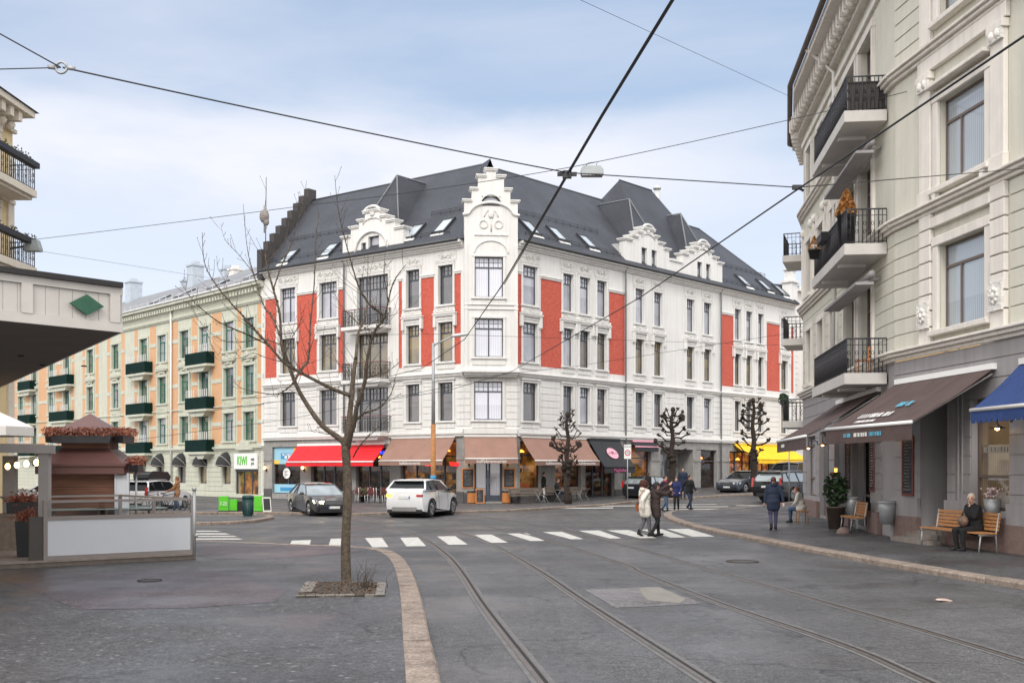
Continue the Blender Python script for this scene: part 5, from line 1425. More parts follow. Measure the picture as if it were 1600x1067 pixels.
# balconies: pixel columns (left,right), three floors
strp = mat('white_railing', (.62, .62, .60), .5)
for pa, pb, n_, in ((290, 323, 3), (197, 227, 3), (77, 105, 3), (28, 47, 3)):
    a, b = FO.s_(pa, -.6), FO.s_(pb, -.6)
    for z0, z1 in wf:
        zb = z0-.72
        m = MB(); m.box(a-.1, b+.1, -.7, -.005, zb-.16, zb); m.extr([(a+.3, zb-.161), (b-.3, zb-.161), (b-.7, zb-.5), (a+.7, zb-.5)], -.55, -.005)
        bo = m.part('balcony', pale, ob, FO.M())
        m = MB(); m.box(a, b, -.65, -.61, zb+.02, zb+.85); m.box(a, a+.04, -.61, -.02, zb+.02, zb+.85); m.box(b-.04, b, -.61, -.02, zb+.02, zb+.85); m.part('flower_box_panel', balc_g, bo, FO.M())
        m = MB()
        k_ = int((b-a)/.28)
        for k in range(k_+1):
            if abs(k-k_*.5) < .9: continue
            xx = a+.06+(b-a-.12)*k/k_; m.box(xx-.045, xx+.045, -.58, -.56, zb+.86, zb+1.4)
        m.part('railing', strp, bo, FO.M())
# roof
m = MB(); ovh = -.5
q = [FO.M(0, ovh, ZE2).to_translation(), FO.M(FO.L, ovh, ZE2).to_translation(), FO.M(FO.L, 5.5, ZE2+3.0).to_translation(), FO.M(0, 5.5, ZE2+3.0).to_translation(), FO.M(FO.L, 11, ZE2).to_translation(), FO.M(0, 11, ZE2).to_translation()]
m.add(q, [(0, 1, 2, 3), (3, 2, 4, 5), (0, 3, 5)]); roof2 = roof_uv(m.part('roof', grey_roof, ob))
m = MB(); m.tube([q[0], q[1]], .09, 6); m.part('gutter', zinc, ob)
def on2(x, t): return FO.M(x, ovh+(5.5-ovh)*t, ZE2+3.0*t)
ang2 = atan2(3.0, 6.0)
for px, t in ((295, .28), (257, .28), (345, .3), (398, .32), (190, .12)):
    x = FO.s_(px, 1.5); M = on2(x, t) @ Matrix.Rotation(ang2, 4, 'X'); m = MB(); m.box(-.5, .5, -.75, .75, .02, .12); o_ = m.part('skylight', dark_metal, ob, M); m = MB(); m.box(-.4, .4, -.65, .65, .121, .14); m.part('pane', gl_light, o_, M)
m = MB()
for i in range(50): p = on2(FO.L-.6-i*1.05, .06); m.M = p; m.box(-.05, .05, 0, .02, .0, .35); m.box(-.5, .5, 0, .02, .2, .24)
m.M = None; m.part('snow_guard', zinc, roof2)
def chimney(px, y, z0, z1, w, mt, F=FO, root=ob):
    x = F.s_(px, y); m = MB(); m.box(x-w/2, x+w/2, y-w/2, y+w/2, z0, z1); m.box(x-w/2-.08, x+w/2+.08, y-w/2-.08, y+w/2+.08, z1, z1+.14); m.box(x-w/4, x+w/4, y-w/4, y+w/4, z1+.14, z1+.4)
    m.part('chimney', mt, root, F.M())
blue_gr = mat('bluish_sheet_chimney', (.42, .47, .53), .5)
chimney(305.5, 4.5, 15.5, 18.3, 1.0, blue_gr); chimney(354, 5, 16, 17.5, .7, blue_gr); chimney(209, 5, 15.5, 18.6, 1.1, blue_gr); chimney(288, 5.5, 16.5, 17.7, .45, blue_gr); chimney(368, 5, 16.5, 17.3, .8, cream)
m = MB(); p = [FO.M(FO.s_(267, -.14), -.14, z).to_translation() for z in (0, 14.0)]; m.tube(p, .08, 8); m.part('downpipe', cream, ob)
m = MB(); m.box(0, FO.L, 10.5, 10.8, 0, ZE2); m.box(-.3, -.002, 0, 10.5, 0, ZE2); m.part('rear_wall', pale, ob, FO.M())
# ================================================================ CREAM BUILDING ON THE RIGHT
cr_g = mat('sage_render', (.57, .555, .475), .8, var=.06, vscale=1.2, bump=.2, bscale=40, streak=.12)
cr_w = mat('cream_stucco', (.70, .66, .605), .8, var=.07, vscale=1.6, bump=.3, bscale=40, streak=.15)
cr_o = mat('cream_ornament', (.70, .68, .64), .8, var=.15, vscale=8, bump=2.5, bscale=12)
gf_g = mat('grey_painted_plaster', (.31, .295, .298), .75, var=.07, vscale=1.2, bump=.2, bscale=40, streak=.15)
gf_d = mat('dark_grey_joinery', (.10, .098, .10), .6, var=.08)
eave_br = mat('dark_brown_eaves', (.10, .075, .06), .7, var=.15)
def xw(Y): return 7.1+.1154*Y
Nn, Nc = (12.61, 17.0), (10.85, 31.7)
Fc0, Fe = (xw(33.0)+.0, 33.0), (xw(49), 49.0)
FN = Fr(Nc, Nn)            # near section, left to right as seen from the street
FF = Fr(Fe, Fc0)           # far section
FJ = Fr(Fc0, Nc)           # rounded joint between them
FE1 = Fr((14.55, 54.2), Fe)
FE2 = Fr((20, 58.5), (14.55, 54.2))
rb = thing('cream_apartment_building', 'tall cream and sage apartment building with iron balconies and grey shop floor at the right', 'building', (16, 32, 0))
def yo(F, Y): return (Y-F.o.y)/F.d.y
ZT = 17.3
# near section openings
wN = (yo(FN, 29.15), yo(FN, 26.9))
uops = [(wN[0], wN[1], z0, z1) for z0, z1 in ((5.65, 7.85), (9.35, 11.6), (13.7, 15.8))]
w2 = (yo(FN, 23.6), yo(FN, 21.9)); uops += [(w2[0], w2[1], z0, z1) for z0, z1 in ((5.65, 7.85), (9.35, 11.6), (13.7, 15.8))]
dN = (FN.s_(1440), FN.s_(1481), .34, 3.95, .9)
sN = (FN.s_(1518), FN.s_(1578), 1.05, 3.75, .35)
mats_r = [cr_g, cr_w, cr_o]
m = MB(); wall(m, 0, FN.L, 5.3, ZT, uops, .22); m.part('upper_wall', mats_r, rb, FN.M())
m = MB(); wall(m, 0, FN.L, 0, 5.05, [dN, sN], .3)
gN = m.part('ground_floor_wall', [gf_g], rb, FN.M())
m = MB()
def rbands(F, z0, z1, h, out, cuts, mi=0, g=.025, a=0, b=None):
    z = z0
    while z < z1-.05:
        cut = [(c[0]-.02, c[1]+.02) for c in cuts if c[2] < z+h and c[3] > z]
        for p, q in intervals(a, F.L if b is None else b, cut): m.box(p, q, -out, -.002, z, min(z+h-g, z1), mi)
        z += h
def ledge(F, z, prof=((.0, .1, .12), (.1, .2, .22), (.2, .27, .3)), mi=1, ext=.0):
    for a, b, o in prof: m.box(-ext*o, F.L+ext*o, -o, -.002, z+a, z+b-.002, mi)
# ground floor courses and plinth
rbands(FN, 1.0, 5.05, .46, .03, [dN, sN])
for a, b in intervals(0, FN.L, [(dN[0]-.02, dN[1]+.02), (sN[0]-.02, sN[1]+.02)]): m.box(a, b, -.12, -.002, .75, 1.25, 0)
m.part('ground_floor_courses', gf_g, rb, FN.M())
m = MB()
for a, b in intervals(0, FN.L, [(dN[0]-.02, dN[1]+.02)]): m.box(a, b, -.14, -.002, 0, .748)
pl = m.part('plinth', granite_rd, rb, FN.M())
m = MB(); m.box(sN[0], sN[1], -.14, .3, .3, .9); m.part('sill_wall', granite_rd, rb, FN.M())
def storey_trim(F, ops, uz):
    """ledges, window surrounds, pilasters on the upper floors of a wall section"""
    for z in (5.07, 8.75, 12.9): ledge(F, z)
    for (x0, x1, z0, z1) in ops:
        m.box(x0-.26, x0-.003, -.1, -.002, z0, z1, 1); m.box(x1+.003, x1+.26, -.1, -.002, z0, z1, 1); m.box(x0-.28, x1+.28, -.12, -.002, z1+.003, z1+.24, 1)
        m.box(x0-.3, x1+.3, -.22, -.002, z0-.14, z0-.003, 1)
m = MB(); storey_trim(FN, uops, 0)
# banded pilasters either side of the windows
for (x0, x1) in (wN, w2):
    for xx in (x0-.95, x1+.3):
        z = 5.36
        while z < 8.7: m.box(xx, xx+.62, -.13, -.002, z, min(z+.4, 8.74), 1); z += .43
        m.box(xx, xx+.6, -.12, -.002, 9.05, 12.3, 1); m.box(xx-.06, xx+.66, -.2, -.002, 12.3, 12.5, 1); m.box(xx-.03, xx+.63, -.16, -.002, 9.05, 9.4, 1)
        m.box(xx, xx+.6, -.12, -.002, 13.3, 16.6, 1)
    m.box(x0-1.0, x1+1.0, -.14, -.002, 12.52, 12.88, 1); m.box(x0-.3, x1+.3, -.3, -.002, 11.95, 12.05, 1); m.box(x0-.3, x1+.3, -.14, -.002, 8.35, 8.62, 1)
rbands(FN, 5.36, 8.72, .43, .03, [(q[0]-.98, q[1]+.98, 5.3, 8.75) for q in (wN, w2)])
rbands(FN, 13.25, 17.2, .43, .03, [(q[0]-.98, q[1]+.98, 13, 17.5) for q in (wN, w2)])
tp = m.part('mouldings', mats_r, rb, FN.M()); mod(tp, 'BEVEL', width=.015, segments=1, limit_method='ANGLE')
for q in (wN,):
    for xx in (q[0]-.64, q[1]+.61):
        m = MB()
        m.box(xx-.3, xx+.3, -.2, -.131, 5.75, 6.45); 
        for k in range(8): a = pi*k/4; m.ell((xx+.15*cos(a), -.21, 6.1+.15*sin(a)), (.07, .05, .07), 6)
        m.ell((xx, -.22, 6.1), (.09, .07, .09), 8); m.part('stucco_rosette', cr_o, rb, FN.M()); m = MB(); m.box(xx-.3, xx+.3, -.2, -.121, 12.05, 12.3)
        for sg in (-.13, .13): m.ell((xx+sg, -.18, 12.2), (.1, .09, .13), 8)
        m.part('capital', cr_o, rb, FN.M())
    m = MB(); m.extr([(q[0]-.15, 9.2), (q[0]+.05, 9.2), (q[0]+.05, 8.9), (q[0]-.02, 8.85)], -.2, -.05); m.part('console', cr_o, rb, FN.M()); m = MB(); m.extr([(q[1]+.15, 9.2), (q[1]-.05, 9.2), (q[1]-.05, 8.9), (q[1]+.02, 8.85)], -.2, -.05)
m.part('console', cr_o, rb, FN.M())
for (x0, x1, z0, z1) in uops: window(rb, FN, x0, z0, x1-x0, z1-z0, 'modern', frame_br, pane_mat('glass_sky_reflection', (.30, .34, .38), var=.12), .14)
# rounded joint
m = MB(); wall(m, 0, FJ.L, 0, 5.05, [], .1, 0, None, 0); m.part('ground_floor_wall', [gf_g], rb, FJ.M())
m = MB(); wall(m, 0, FJ.L, 5.05, ZT, []); 
for z in (5.07, 8.75, 12.9): ledge(FJ, z)
rbands(FJ, 5.36, 8.72, .43, .03, [])
m.part('upper_wall', mats_r, rb, FJ.M())
# far section
fdoor = [(yo(FF, a), yo(FF, b)) for a, b in ((38.8, 36.9), (36.2, 34.2))]
fwin = [(yo(FF, a), yo(FF, b)) for a, b in ((47.6, 46.4), (44.6, 43.3), (41.6, 40.4))]
fo = []
for z0, z1 in ((5.6, 7.85), (9.35, 11.6), (13.3, 15.5)):
    for a, b in fwin: fo.append((a, b, z0, z1))
for zb in (4.85, 8.6, 12.45):
    for a, b in fdoor: fo.append((a, b, zb, zb+3.0))
m = MB(); wall(m, 0, FF.L, 5.05, ZT, [o for o in fo if o[3] > 5.05], .3); m.part('upper_wall', mats_r, rb, FF.M())
gff = [(yo(FF, 48), yo(FF, 45.5), .9, 3.4, .3), (yo(FF, 44.5), yo(FF, 42.2), .2, 3.5, .5), (yo(FF, 41), yo(FF, 38.6), .2, 3.5, .6), (yo(FF, 37.6), yo(FF, 34.6), .2, 3.5, .6)]
m = MB(); wall(m, 0, FF.L, 0, 5.05, gff, .3); m.part('ground_floor_wall', [gf_g], rb, FF.M())
m = MB(); rbands(FF, 1.0, 5.05, .46, .03, gff); m.part('ground_floor_courses', gf_g, rb, FF.M())
m = MB()
for a, b in intervals(0, FF.L, [(c[0]-.02, c[1]+.02) for c in gff[1:]]): m.box(a, b, -.14, -.002, 0, .75)
m.part('plinth', granite_rd, rb, FF.M())
m = MB(); storey_trim(FF, [o for o in fo], 0); rbands(FF, 5.36, 8.72, .43, .03, [(o[0]-.3, o[1]+.3, o[2], o[3]) for o in fo])
for a, b in fwin:
    for xx in (a-.6, b+.3): m.box(xx, xx+.28, -.12, -.002, 9.05, 12.3, 1); m.ell((xx+.14, -.16, 12.1), (.16, .12, .2), 8, 2)
m.box(0, FF.L, -.1, -.002, 16.0, 16.2, 1); m.box(0, FF.L, -.25, -.002, 16.6, 16.75, 1)
for k in range(int(FF.L/.62)): m.box(k*.62, k*.62+.28, -.62, -.002, 16.76, 17.2, 1); m.ell((k*.62+.14, -.5, 16.75), (.12, .14, .14), 6, 1)
tp = m.part('mouldings', mats_r, rb, FF.M())
for o in fo:
    if o[3] > 5.05: window(rb, FF, o[0], o[2], o[1]-o[0], o[3]-o[2], 'green', frame_br, gl_dark, .2)
for F in (FE1, FE2):
    m = MB(); wall(m, 0, F.L, 5.05, ZT, []); 
    for z in (5.07, 8.75, 12.9): ledge(F, z)
    for k in range(int(F.L/.62)): m.box(k*.62, k*.62+.28, -.62, -.002, 16.76, 17.2, 1)
    m.box(0, F.L, -.25, -.002, 16.6, 16.75, 1)
    m.box(.3, .8, -.12, -.002, 9.05, 12.8, 1); m.box(F.L-.8, F.L-.3, -.12, -.002, 9.05, 12.8, 1)
    m.part('upper_wall', mats_r, rb, F.M())
    m = MB(); wall(m, 0, F.L, 0, 5.05, []); m.part('ground_floor_wall', [gf_g], rb, F.M())
# eaves and roof
def offp(F, x, o): p = F.o+F.d*x-F.n*o; return (p.x, p.y)
ev = [(20, 57.4), (15.35, 54.0), offp(FF, -.1, .95) , offp(FF, FF.L, .95), offp(FN, 0, .95), offp(FN, FN.L, .95)]
ev[1] = (U(1238)*53.4, 53.4); ev[2] = (U(1240)*45.2, 45.2); ev[0] = (20.5, 59.5)
m = MB(); m.prism(ev+[(30, 17), (30, 58)], 17.2, 17.5)
m.part('eaves', cr_w, rb)
m = MB(); e_out = [(x-.14, y) for x, y in ev]
m.tube([(x, y, 17.5) for x, y in e_out], .11, 8); m.tube([(x+.3, y, 17.95) for x, y in ev], .08, 6)
m.part('gutter', eave_br, rb)
m = MB(); rr = [(x+4.5, y-.5*(y > 50)*6) for x, y in ev]
for i in range(len(ev)-1): m.add([(*ev[i], 17.52), (*ev[i+1], 17.52), (*rr[i+1], 21.5), (*rr[i], 21.5)], [(0, 1, 2, 3)])
m.part('roof', dark_metal, rb)
m = MB(); m.box(-.1, FF.L, 8, 8.3, 0, ZT, 0); m.part('rear_wall', cr_g, rb, FF.M())
m = MB(); p = [FF.M(yo(FF, 41.0), -1.05, 17.45), FF.M(yo(FF, 41.0), -.55, 17.0), FF.M(yo(FF, 40.6), -.12, 16.4), FF.M(yo(FF, 40.6), -.12, 5)]
m.tube([q.to_translation() for q in p], .07, 8); m.part('downpipe', cream, rb)
# balconies of the far section
for k, z in enumerate((4.5, 8.25, 12.1)):
    a, b = yo(FF, 38.6), yo(FF, 32.9)
    a, b = yo(FF, 38.5), FF.L+.65
    m = MB(); m.box(a, b, -1.2, -.005, z, z+.32); m.box(a+1.5, a+1.7, -1.1, -.3, z-.1, z-.002); m.box(b-1.7, b-1.5, -1.1, -.3, z-.1, z-.002)
    bo = m.part('balcony', mat('stained_concrete', (.52, .50, .47), .8, var=.1, vscale=2, fine=.06), rb, FF.M())
    railing(bo, FF, a+.06, b-.06, 1.12, z+.32, 1.0, step=.11)
    if k == 2: m = MB(); m.box(b-.10, b-.085, -1.08, -.02, z+.36, z+1.18); m.part('privacy_screen', mat('dark_mesh_screen', (.05, .042, .04), .9, var=.3, vscale=8), bo, FF.M())
# rolled awnings over the balcony doors (between the balconies)
for z in (7.75, 11.6):
    m = MB(); a, b = yo(FF, 38.4), FF.L+.3
    m.tube([(a, -.35, z), (b, -.35, z)], .1, 8); m.extr([(0, 0), (0, 0), (0, 0)], 0, 0) if False else None
    m.tube([(a+.3, -.05, z-.1), (a+.3, -.75, z-.25)], .03, 5); m.tube([(b-.3, -.05, z-.1), (b-.3, -.75, z-.25)], .03, 5)
    m.box(a, b, -.82, -.3, z-.32, z-.24); m.part('rolled_awning', gf_g, rb, FF.M())
# small balconies on the far corner
for k, (pa, Y, z) in enumerate(((1238, 51.5, 11.6), (1240, 51.5, 7.75), (1242, 51.5, 3.95))):
    x0 = FE1.s_(pa, -1.1); L2 = 2.6; a = .3
    m = MB(); m.box(a, a+L2, -1.15, -.005, z, z+.3)
    bo = m.part('balcony', MATS['stained_concrete'], rb, FE1.M())
    railing(bo, FE1, a+.05, a+L2-.05, 1.1, z+.3, 1.0, step=.16)
# awnings
aw = awning(rb, FN, yo(FN, 31.45), yo(FN, 26.45), 4.42, 3.14, 2.15, dkbr_fab, val=.42, bar=wht, label='big dark brown awning over the grey shop front', name='awning')
cy = mat('cyan_lettering', (.12, .45, .62), .6)
X_ = (yo(FN, 31.45)+yo(FN, 26.45))/2
for w, dx, mt in ((.5, -1.05, cy), (.8, -.25, wht), (.7, .62, cy)):
    scribble(aw, FN.M(X_+dx, -2.165, 2.93), w, .1, mt, int(w*10))
sl = atan2(4.42-3.14, 2.05)
for w, dx, oy, sz, mt in ((1.9, -.35, .45, .2, wht), (1.2, -.45, .2, .1, wht), (.9, .55, .85, .22, cy)):
    yy = -2.15+oy; M = FN.M(X_+dx, yy, 3.14+(oy)*(1.28/2.05)+.02) @ Matrix.Rotation(sl, 4, 'X')
    scribble(aw, M @ Matrix.Rotation(-pi/2, 4, 'X'), w, sz, mt, int(w*9))
aw = awning(rb, FF, yo(FF, 40), FF.L+.0, 4.35, 3.02, 2.2, dkbr_fab, val=.4, bar=wht, label='further dark brown awning ending beside the road sign')
scribble(aw, FF.M((yo(FF, 40)+FF.L)/2-1.8, -2.215, 2.83), .8, .1, wht, 5)
awning(rb, FN, yo(FN, 25.35), yo(FN, 20.5), 4.42, 3.36, 1.3, blue_fab, val=.3, bar=cream, scallop=True, label='blue awning with scalloped edge at the right border')
# doorway of the near section
m = MB(); a, b = dN[0], dN[1]
m.box(a, b, .88, .94, .34, 3.95); dd = m.part('doorway_back', mat('dark_doorway', (.035, .032, .032), .7), rb, FN.M())
m = MB(); m.box(a+.08, b-.3, .8, .86, .4, 2.95); m.box(a+.02, a+.07, .7, .8, .4, 3.0); dd = m.part('door', frame_br, rb, FN.M())
m = MB(); m.box(a+.2, b-.42, .78, .798, .9, 2.8); m.part('door_glass', gl_dark, dd, FN.M())
m = MB(); m.box(a, b, .78, .86, 3.2, 3.85); m.part('transom_glass', gl_dark, rb, FN.M())
m = MB(); m.box(a-.15, b+.1, -.36, .5, .05, .33); m.box(a, b, -.15, .9, .332, .40)
m.box(a-.3, b+.35, -.74, -.362, .04, .22)
st = m.part('steps', mat('worn_stone_steps', (.22, .19, .165), .85, var=.2, vscale=5, fine=.15), rb, FN.M())
# panelled pilaster beside the shop window
m = MB(); x = dN[1]+.45
for k in range(4): m.box(x+k*.1, x+k*.1+.06, -.03-.03*(k % 2), .2, 1.0, 4.2)
m.part('panelled_pilaster', gf_g, rb, FN.M())
def shopwin_r(F, o, gm, nx=1, tr=.3, text=None, root=rb, tr2=.85):
    x0, x1, z0, z1 = o[:4]; t = .07; y = .16
    m = MB(); m.box(x0, x0+t, y, y+.08, z0, z1); m.box(x1-t, x1, y, y+.08, z0, z1); m.box(x0+t, x1-t, y, y+.08, z0, z0+t); m.box(x0+t, x1-t, y, y+.08, z1-t, z1)
    for q in (tr, tr2): m.box(x0+t, x1-t, y-.01, y+.07, z0+(z1-z0)*q-.035, z0+(z1-z0)*q+.035)
    f = m.part('shop_window', frame_br, root, F.M())
    m = MB(); m.add([(x0, y+.05, z0), (x1, y+.05, z0), (x1, y+.05, z1), (x0, y+.05, z1)], [(0, 1, 2, 3)]); m.part('pane', gm, f, F.M())
    if text: scribble(f, F.M((x0+x1)/2, y+.03, z0+(z1-z0)*.54), 1.2, .13, mat('frosted_lettering', (.42, .40, .36), .7), 12)
    return f
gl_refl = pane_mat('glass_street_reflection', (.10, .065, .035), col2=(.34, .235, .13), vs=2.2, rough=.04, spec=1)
shopwin_r(FN, sN, gl_refl, text='VINBARBØKLER')
for i, o in enumerate(gff):
    f = shopwin_r(FF, o, gl_dark if i else gl_mid)
for o in gff[1:]:
    m = MB(); m.box(o[0]+.4, o[0]+1.5, .08, .14, .22, 3.3); m.part('door', gf_d, rb, FF.M())
# gooseneck lamps on the grey shop front
def goose(F, x, z, label):
    M = F.M(x, -.03, z); m = MB(); m.box(-.05, .05, -.02, .0, -.07, .07)
    m.tube([(0, -.02, 0), (0, -.12, .12), (0, -.28, .14), (0, -.36, .05), (0, -.36, -.12)], .014, 6)
    t = m.solo('gooseneck_lamp', black, label, 'wall lamp', M, 'gooseneck lamps on the grey shop front')
    m = MB(); m.lathe([(.03, 0), (.05, -.06), (.2, -.12), (.19, -.125), (.04, -.07), (.001, -.07)], 14, (0, -.36, -.1)); m.part('lamp_shade', mat('dark_copper_shade', (.12, .08, .06), .5, metal=.5), t, M)
    m = MB(); m.ell((0, -.36, -.22), .055, 8); m.part('bulb', warm, t, M)
goose(FN, FN.s_(1411), 3.15, 'lit gooseneck lamp above the chalkboard on the grey pier')
goose(FN, FN.s_(1583), 3.2, 'lit gooseneck lamp under the blue awning at the right border')
goose(FF, yo(FF, 44.9), 3.1, 'lit gooseneck lamp furthest along the grey shop front')
goose(FF, yo(FF, 41.4), 3.15, 'lit gooseneck lamp behind the potted bush')
goose(FF, yo(FF, 38.1), 3.2, 'lit gooseneck lamp between the chalkboard menus of the far shop')
fr_rd = mat('dark_red_frame', (.16, .03, .02), .5)
board(FN, FN.s_(1421), 1.3, .66, 1.65, fr_rd, 'tall dark red framed chalkboard on the grey pier', y=-.07, sd=5, rows=16)
board(FF, yo(FF, 38.15), 1.35, .6, 1.6, fr_rd, 'dark red framed chalkboard on the far side of the shop entrance', y=-.07, sd=6, rows=16)
board(FF, yo(FF, 34.2), 1.35, .6, 1.6, fr_rd, 'dark red framed chalkboard nearer the slatted bench', y=-.07, sd=7, rows=16)
# benches on the right pavement
def slat_bench(M, label, L=1.5):
    t = thing('slatted_bench', label, 'bench', tuple(M.to_translation()), group='slatted benches against the grey shop front')
    m = MB()
    for k in range(4): m.box(0, L, -.5+.11*k, -.41+.11*k, .43, .46)
    m.part('seat', wood_l, t, M)
    m = MB()
    for k in range(5): m.box(0, L, -.06+.012*k, -.035+.012*k, .5+.085*k, .565+.085*k)
    m.part('backrest', wood_l, t, M)
    for x in (.06, L-.06):
        m = MB(); m.tube([(x, -.5, 0), (x, -.45, .42)], .02, 6); m.tube([(x, -.05, 0), (x, -.08, .42), (x, .0, .92)], .02, 6); m.tube([(x, -.5, .4), (x, -.05, .4)], .018, 6); m.part('leg', steel, t, M)
slat_bench(FN.M(FN.s_(1345)-.0, -.25, h_) if False else FF.M(yo(FF, 35.6), -.25, h_), 'empty slatted wooden bench between two metal bins', 1.75)
slat_bench(FN.M(FN.s_(1482), -.28, h_), 'slatted wooden bench with the seated woman in black', 2.9)
def wall_bin(F, x, label):
    M = F.M(x, -.3, h_); t = thing('wall_bin', label, 'litter bin', tuple(M.to_translation()), group='grey bins beside the bench')
    m = MB(); m.lathe([(.001, 0), (.19, 0), (.23, .42), (.24, .62), (.2, .62), (.19, .1), (.001, .1)], 18, (0, 0, .38)); m.part('bucket', steel, t, M)
    m = MB(); m.lathe([(.245, .0), (.25, .03), (.235, .08), (.22, .05), (.21, -.05)], 18, (0, 0, .96)); m.part('bin_bag', mat('grey_bin_bag', (.30, .31, .32), .45), t, M)
    m = MB(); m.box(-.06, .06, .12, .22, 0, .9); m.part('bracket', steel, t, M)
wall_bin(FF, yo(FF, 36.3), 'grey metal bin left of the slatted bench, lined with a bag'); wall_bin(FN, FN.s_(1402), 'grey metal bin right of the slatted bench below the chalkboard')
# potted bush by the far shop
x, y = G(1306, 826, h_); pot_plant(x, y, 'tall leafy bush in a brown tub with a glowing torch on top', r=.3, h=.72, fr=.42, sd=8, n=420, fh=1.1, pm=mat('brown_tub', (.07, .05, .04), .7))
m = MB(); m.lathe([(.04, 0), (.05, .12), (.001, .12)], 8); m.solo('torch', lamp_or, 'small glowing torch at the top of the potted bush', 'torch', RT(x, y, h_+1.83))
m = MB(); m.ell((0, 0, 0), (.22, .16, .2), 10); m.solo('stone_bollard', granite_rd, 'low rounded guard stone next to the potted bush', 'stone', RT(*G(1318, 833, h_), h_))
# plants on the balconies
def bpt(Y, o, z): return FF.M(yo(FF, Y), -o, z).to_translation()
p = bpt(33.4, .95, 8.57); pot_plant(p.x, p.y, 'golden cone conifer in a tall dark planter on the middle balcony', r=.28, h=1.05, fr=.32, fm=leaf_or, z=p.z, sd=3, n=700, shape='cone', fh=.75)
p = bpt(37.0, 1.35, 9.0); pot_plant(p.x, p.y, 'small golden conifer hanging outside the middle balcony railing', r=.2, h=.3, fr=.2, fm=leaf_or, z=p.z, sd=4, n=260, shape='cone', fh=.45)
p = bpt(35.6, 1.35, 9.15); t = thing('flower_box', 'empty dark planter box hooked on the middle balcony railing', 'flower box', tuple(p)); m = MB(); Mb = FF.M(yo(FF, 35.6), -1.3, 9.25); m.extr([(-.5, .25), (.5, .25), (.42, 0), (-.42, 0)], -.12, .12); m.part('box', black, t, Mb); m = MB(); m.box(-.44, .44, -.09, .09, .251, .27); m.part('soil', soil_m, t, Mb)
def chair_wood(M, label):
    t = thing('balcony_chair', label, 'chair', tuple(M.to_translation())); m = MB(); m.box(-.2, .2, -.2, .2, .42, .45); m.part('seat', wood_o, t, M)
    m = MB(); m.box(-.2, .2, .18, .2, .75, .86); m.box(-.2, .2, .18, .2, .6, .66); m.part('backrest', wood_o, t, M)
    for a in (-1, 1):
        for b_, hh in ((-1, .42), (1, .86)): m = MB(); m.tube([(a*.19, b_*.19, 0), (a*.18, b_*.18, hh)], .016, 5); m.part('leg', wood_o, t, M)
chair_wood(FF.M(yo(FF, 33.2), -.5, 4.82), 'orange wooden chair on the lowest balcony')
p = FE1.M(1.6, -1.2, 5.0).to_translation(); 
t = thing('flower_box', 'evergreen flower box on the railing of the lowest far balcony', 'flower box', tuple(p)); m = MB(); m.box(-.9, .9, -.1, .1, 0, .2); Mb = FE1.M(1.6, -1.2, 5.05); m.part('box', black, t, Mb)
m = MB(); g = random.Random(4)
for i in range(260):
    q = Vector((g.uniform(-.95, .95), g.uniform(-.15, .15), g.uniform(.1, .5))); d1 = Vector((g.uniform(-1, 1), g.uniform(-1, 1), g.uniform(-1, 1))).normalized()*.07; d2 = d1.cross(Vector((1, .3, .2))).normalized()*.04; m.add([q-d1, q+d2, q+d1, q-d2], [(0, 1, 2, 3)])
m.part('foliage', leaf, t, Mb)

# ================================================================ YELLOW BUILDING AT THE LEFT EDGE
yel = mat('yellow_render', (.68, .54, .30), .8, var=.07, vscale=1.2, bump=.2)
yel_w = mat('offwhite_stucco', (.66, .60, .50), .8, var=.08, bump=.3)
yc = (-20.6, 46.2)
FY = Fr((-21.4, 20), yc); FY2 = Fr(yc, (-34, 50))
yb = thing('yellow_apartment_building', 'pale yellow apartment building with iron balconies cut by the left border', 'building', (-24, 40, 0))
yo_w = [(x, x+1.3, z, z+2.2) for x in (FY.L-2.6, FY.L-5.4, FY.L-8.2) for z in (7.1, 10.33, 13.35)]
m = MB(); wall(m, 0, FY.L, 0, 16.6, yo_w, .25); m.part('wall', yel, yb, FY.M())
m = MB(); wall(m, 0, FY2.L, 0, 16.6, [], .25); m.part('wall', yel, yb, FY2.M())
for o in yo_w: window(yb, FY, o[0], o[2], 1.3, 2.2, 'green', wht, gl_mid, .15)
m = MB()
m.box(0, FY.L+.1, -.9, -.002, 16.5, 16.75); m.box(0, FY.L+.1, -.15, -.002, 15.85, 16.0)
for k in range(int(FY.L/.7)): m.box(k*.7, k*.7+.3, -.75, -.002, 16.1, 16.498); m.ell((k*.7+.15, -.3, 15.95), (.13, .25, .2), 6)
for z in (9.7, 12.9): m.box(0, FY.L, -.14, -.002, z, z+.15)
m.box(FY.L-.5, FY.L, -.08, -.002, 0, 15.3)
for o in yo_w: m.box(o[0]-.2, o[0]-.003, -.1, -.002, o[2], o[3]); m.box(o[1]+.003, o[1]+.2, -.1, -.002, o[2], o[3]); m.box(o[0]-.2, o[1]+.2, -.14, -.002, o[3]+.003, o[3]+.3)
m.part('mouldings', yel_w, yb, FY.M())
m = MB(); m.add([FY.M(0, -1.0, 16.76).to_translation(), FY.M(FY.L+.3, -1.0, 16.76).to_translation(), FY.M(FY.L-1, 3.5, 19.0).to_translation(), FY.M(0, 3.5, 19.0).to_translation()], [(0, 1, 2, 3)])
m.add([FY.M(FY.L+.3, -1.0, 16.76).to_translation(), FY.M(FY.L+.3, 9, 16.76).to_translation(), FY.M(FY.L-1, 3.5, 19.0).to_translation()], [(0, 1, 2)]); m.part('roof', dark_metal, yb)
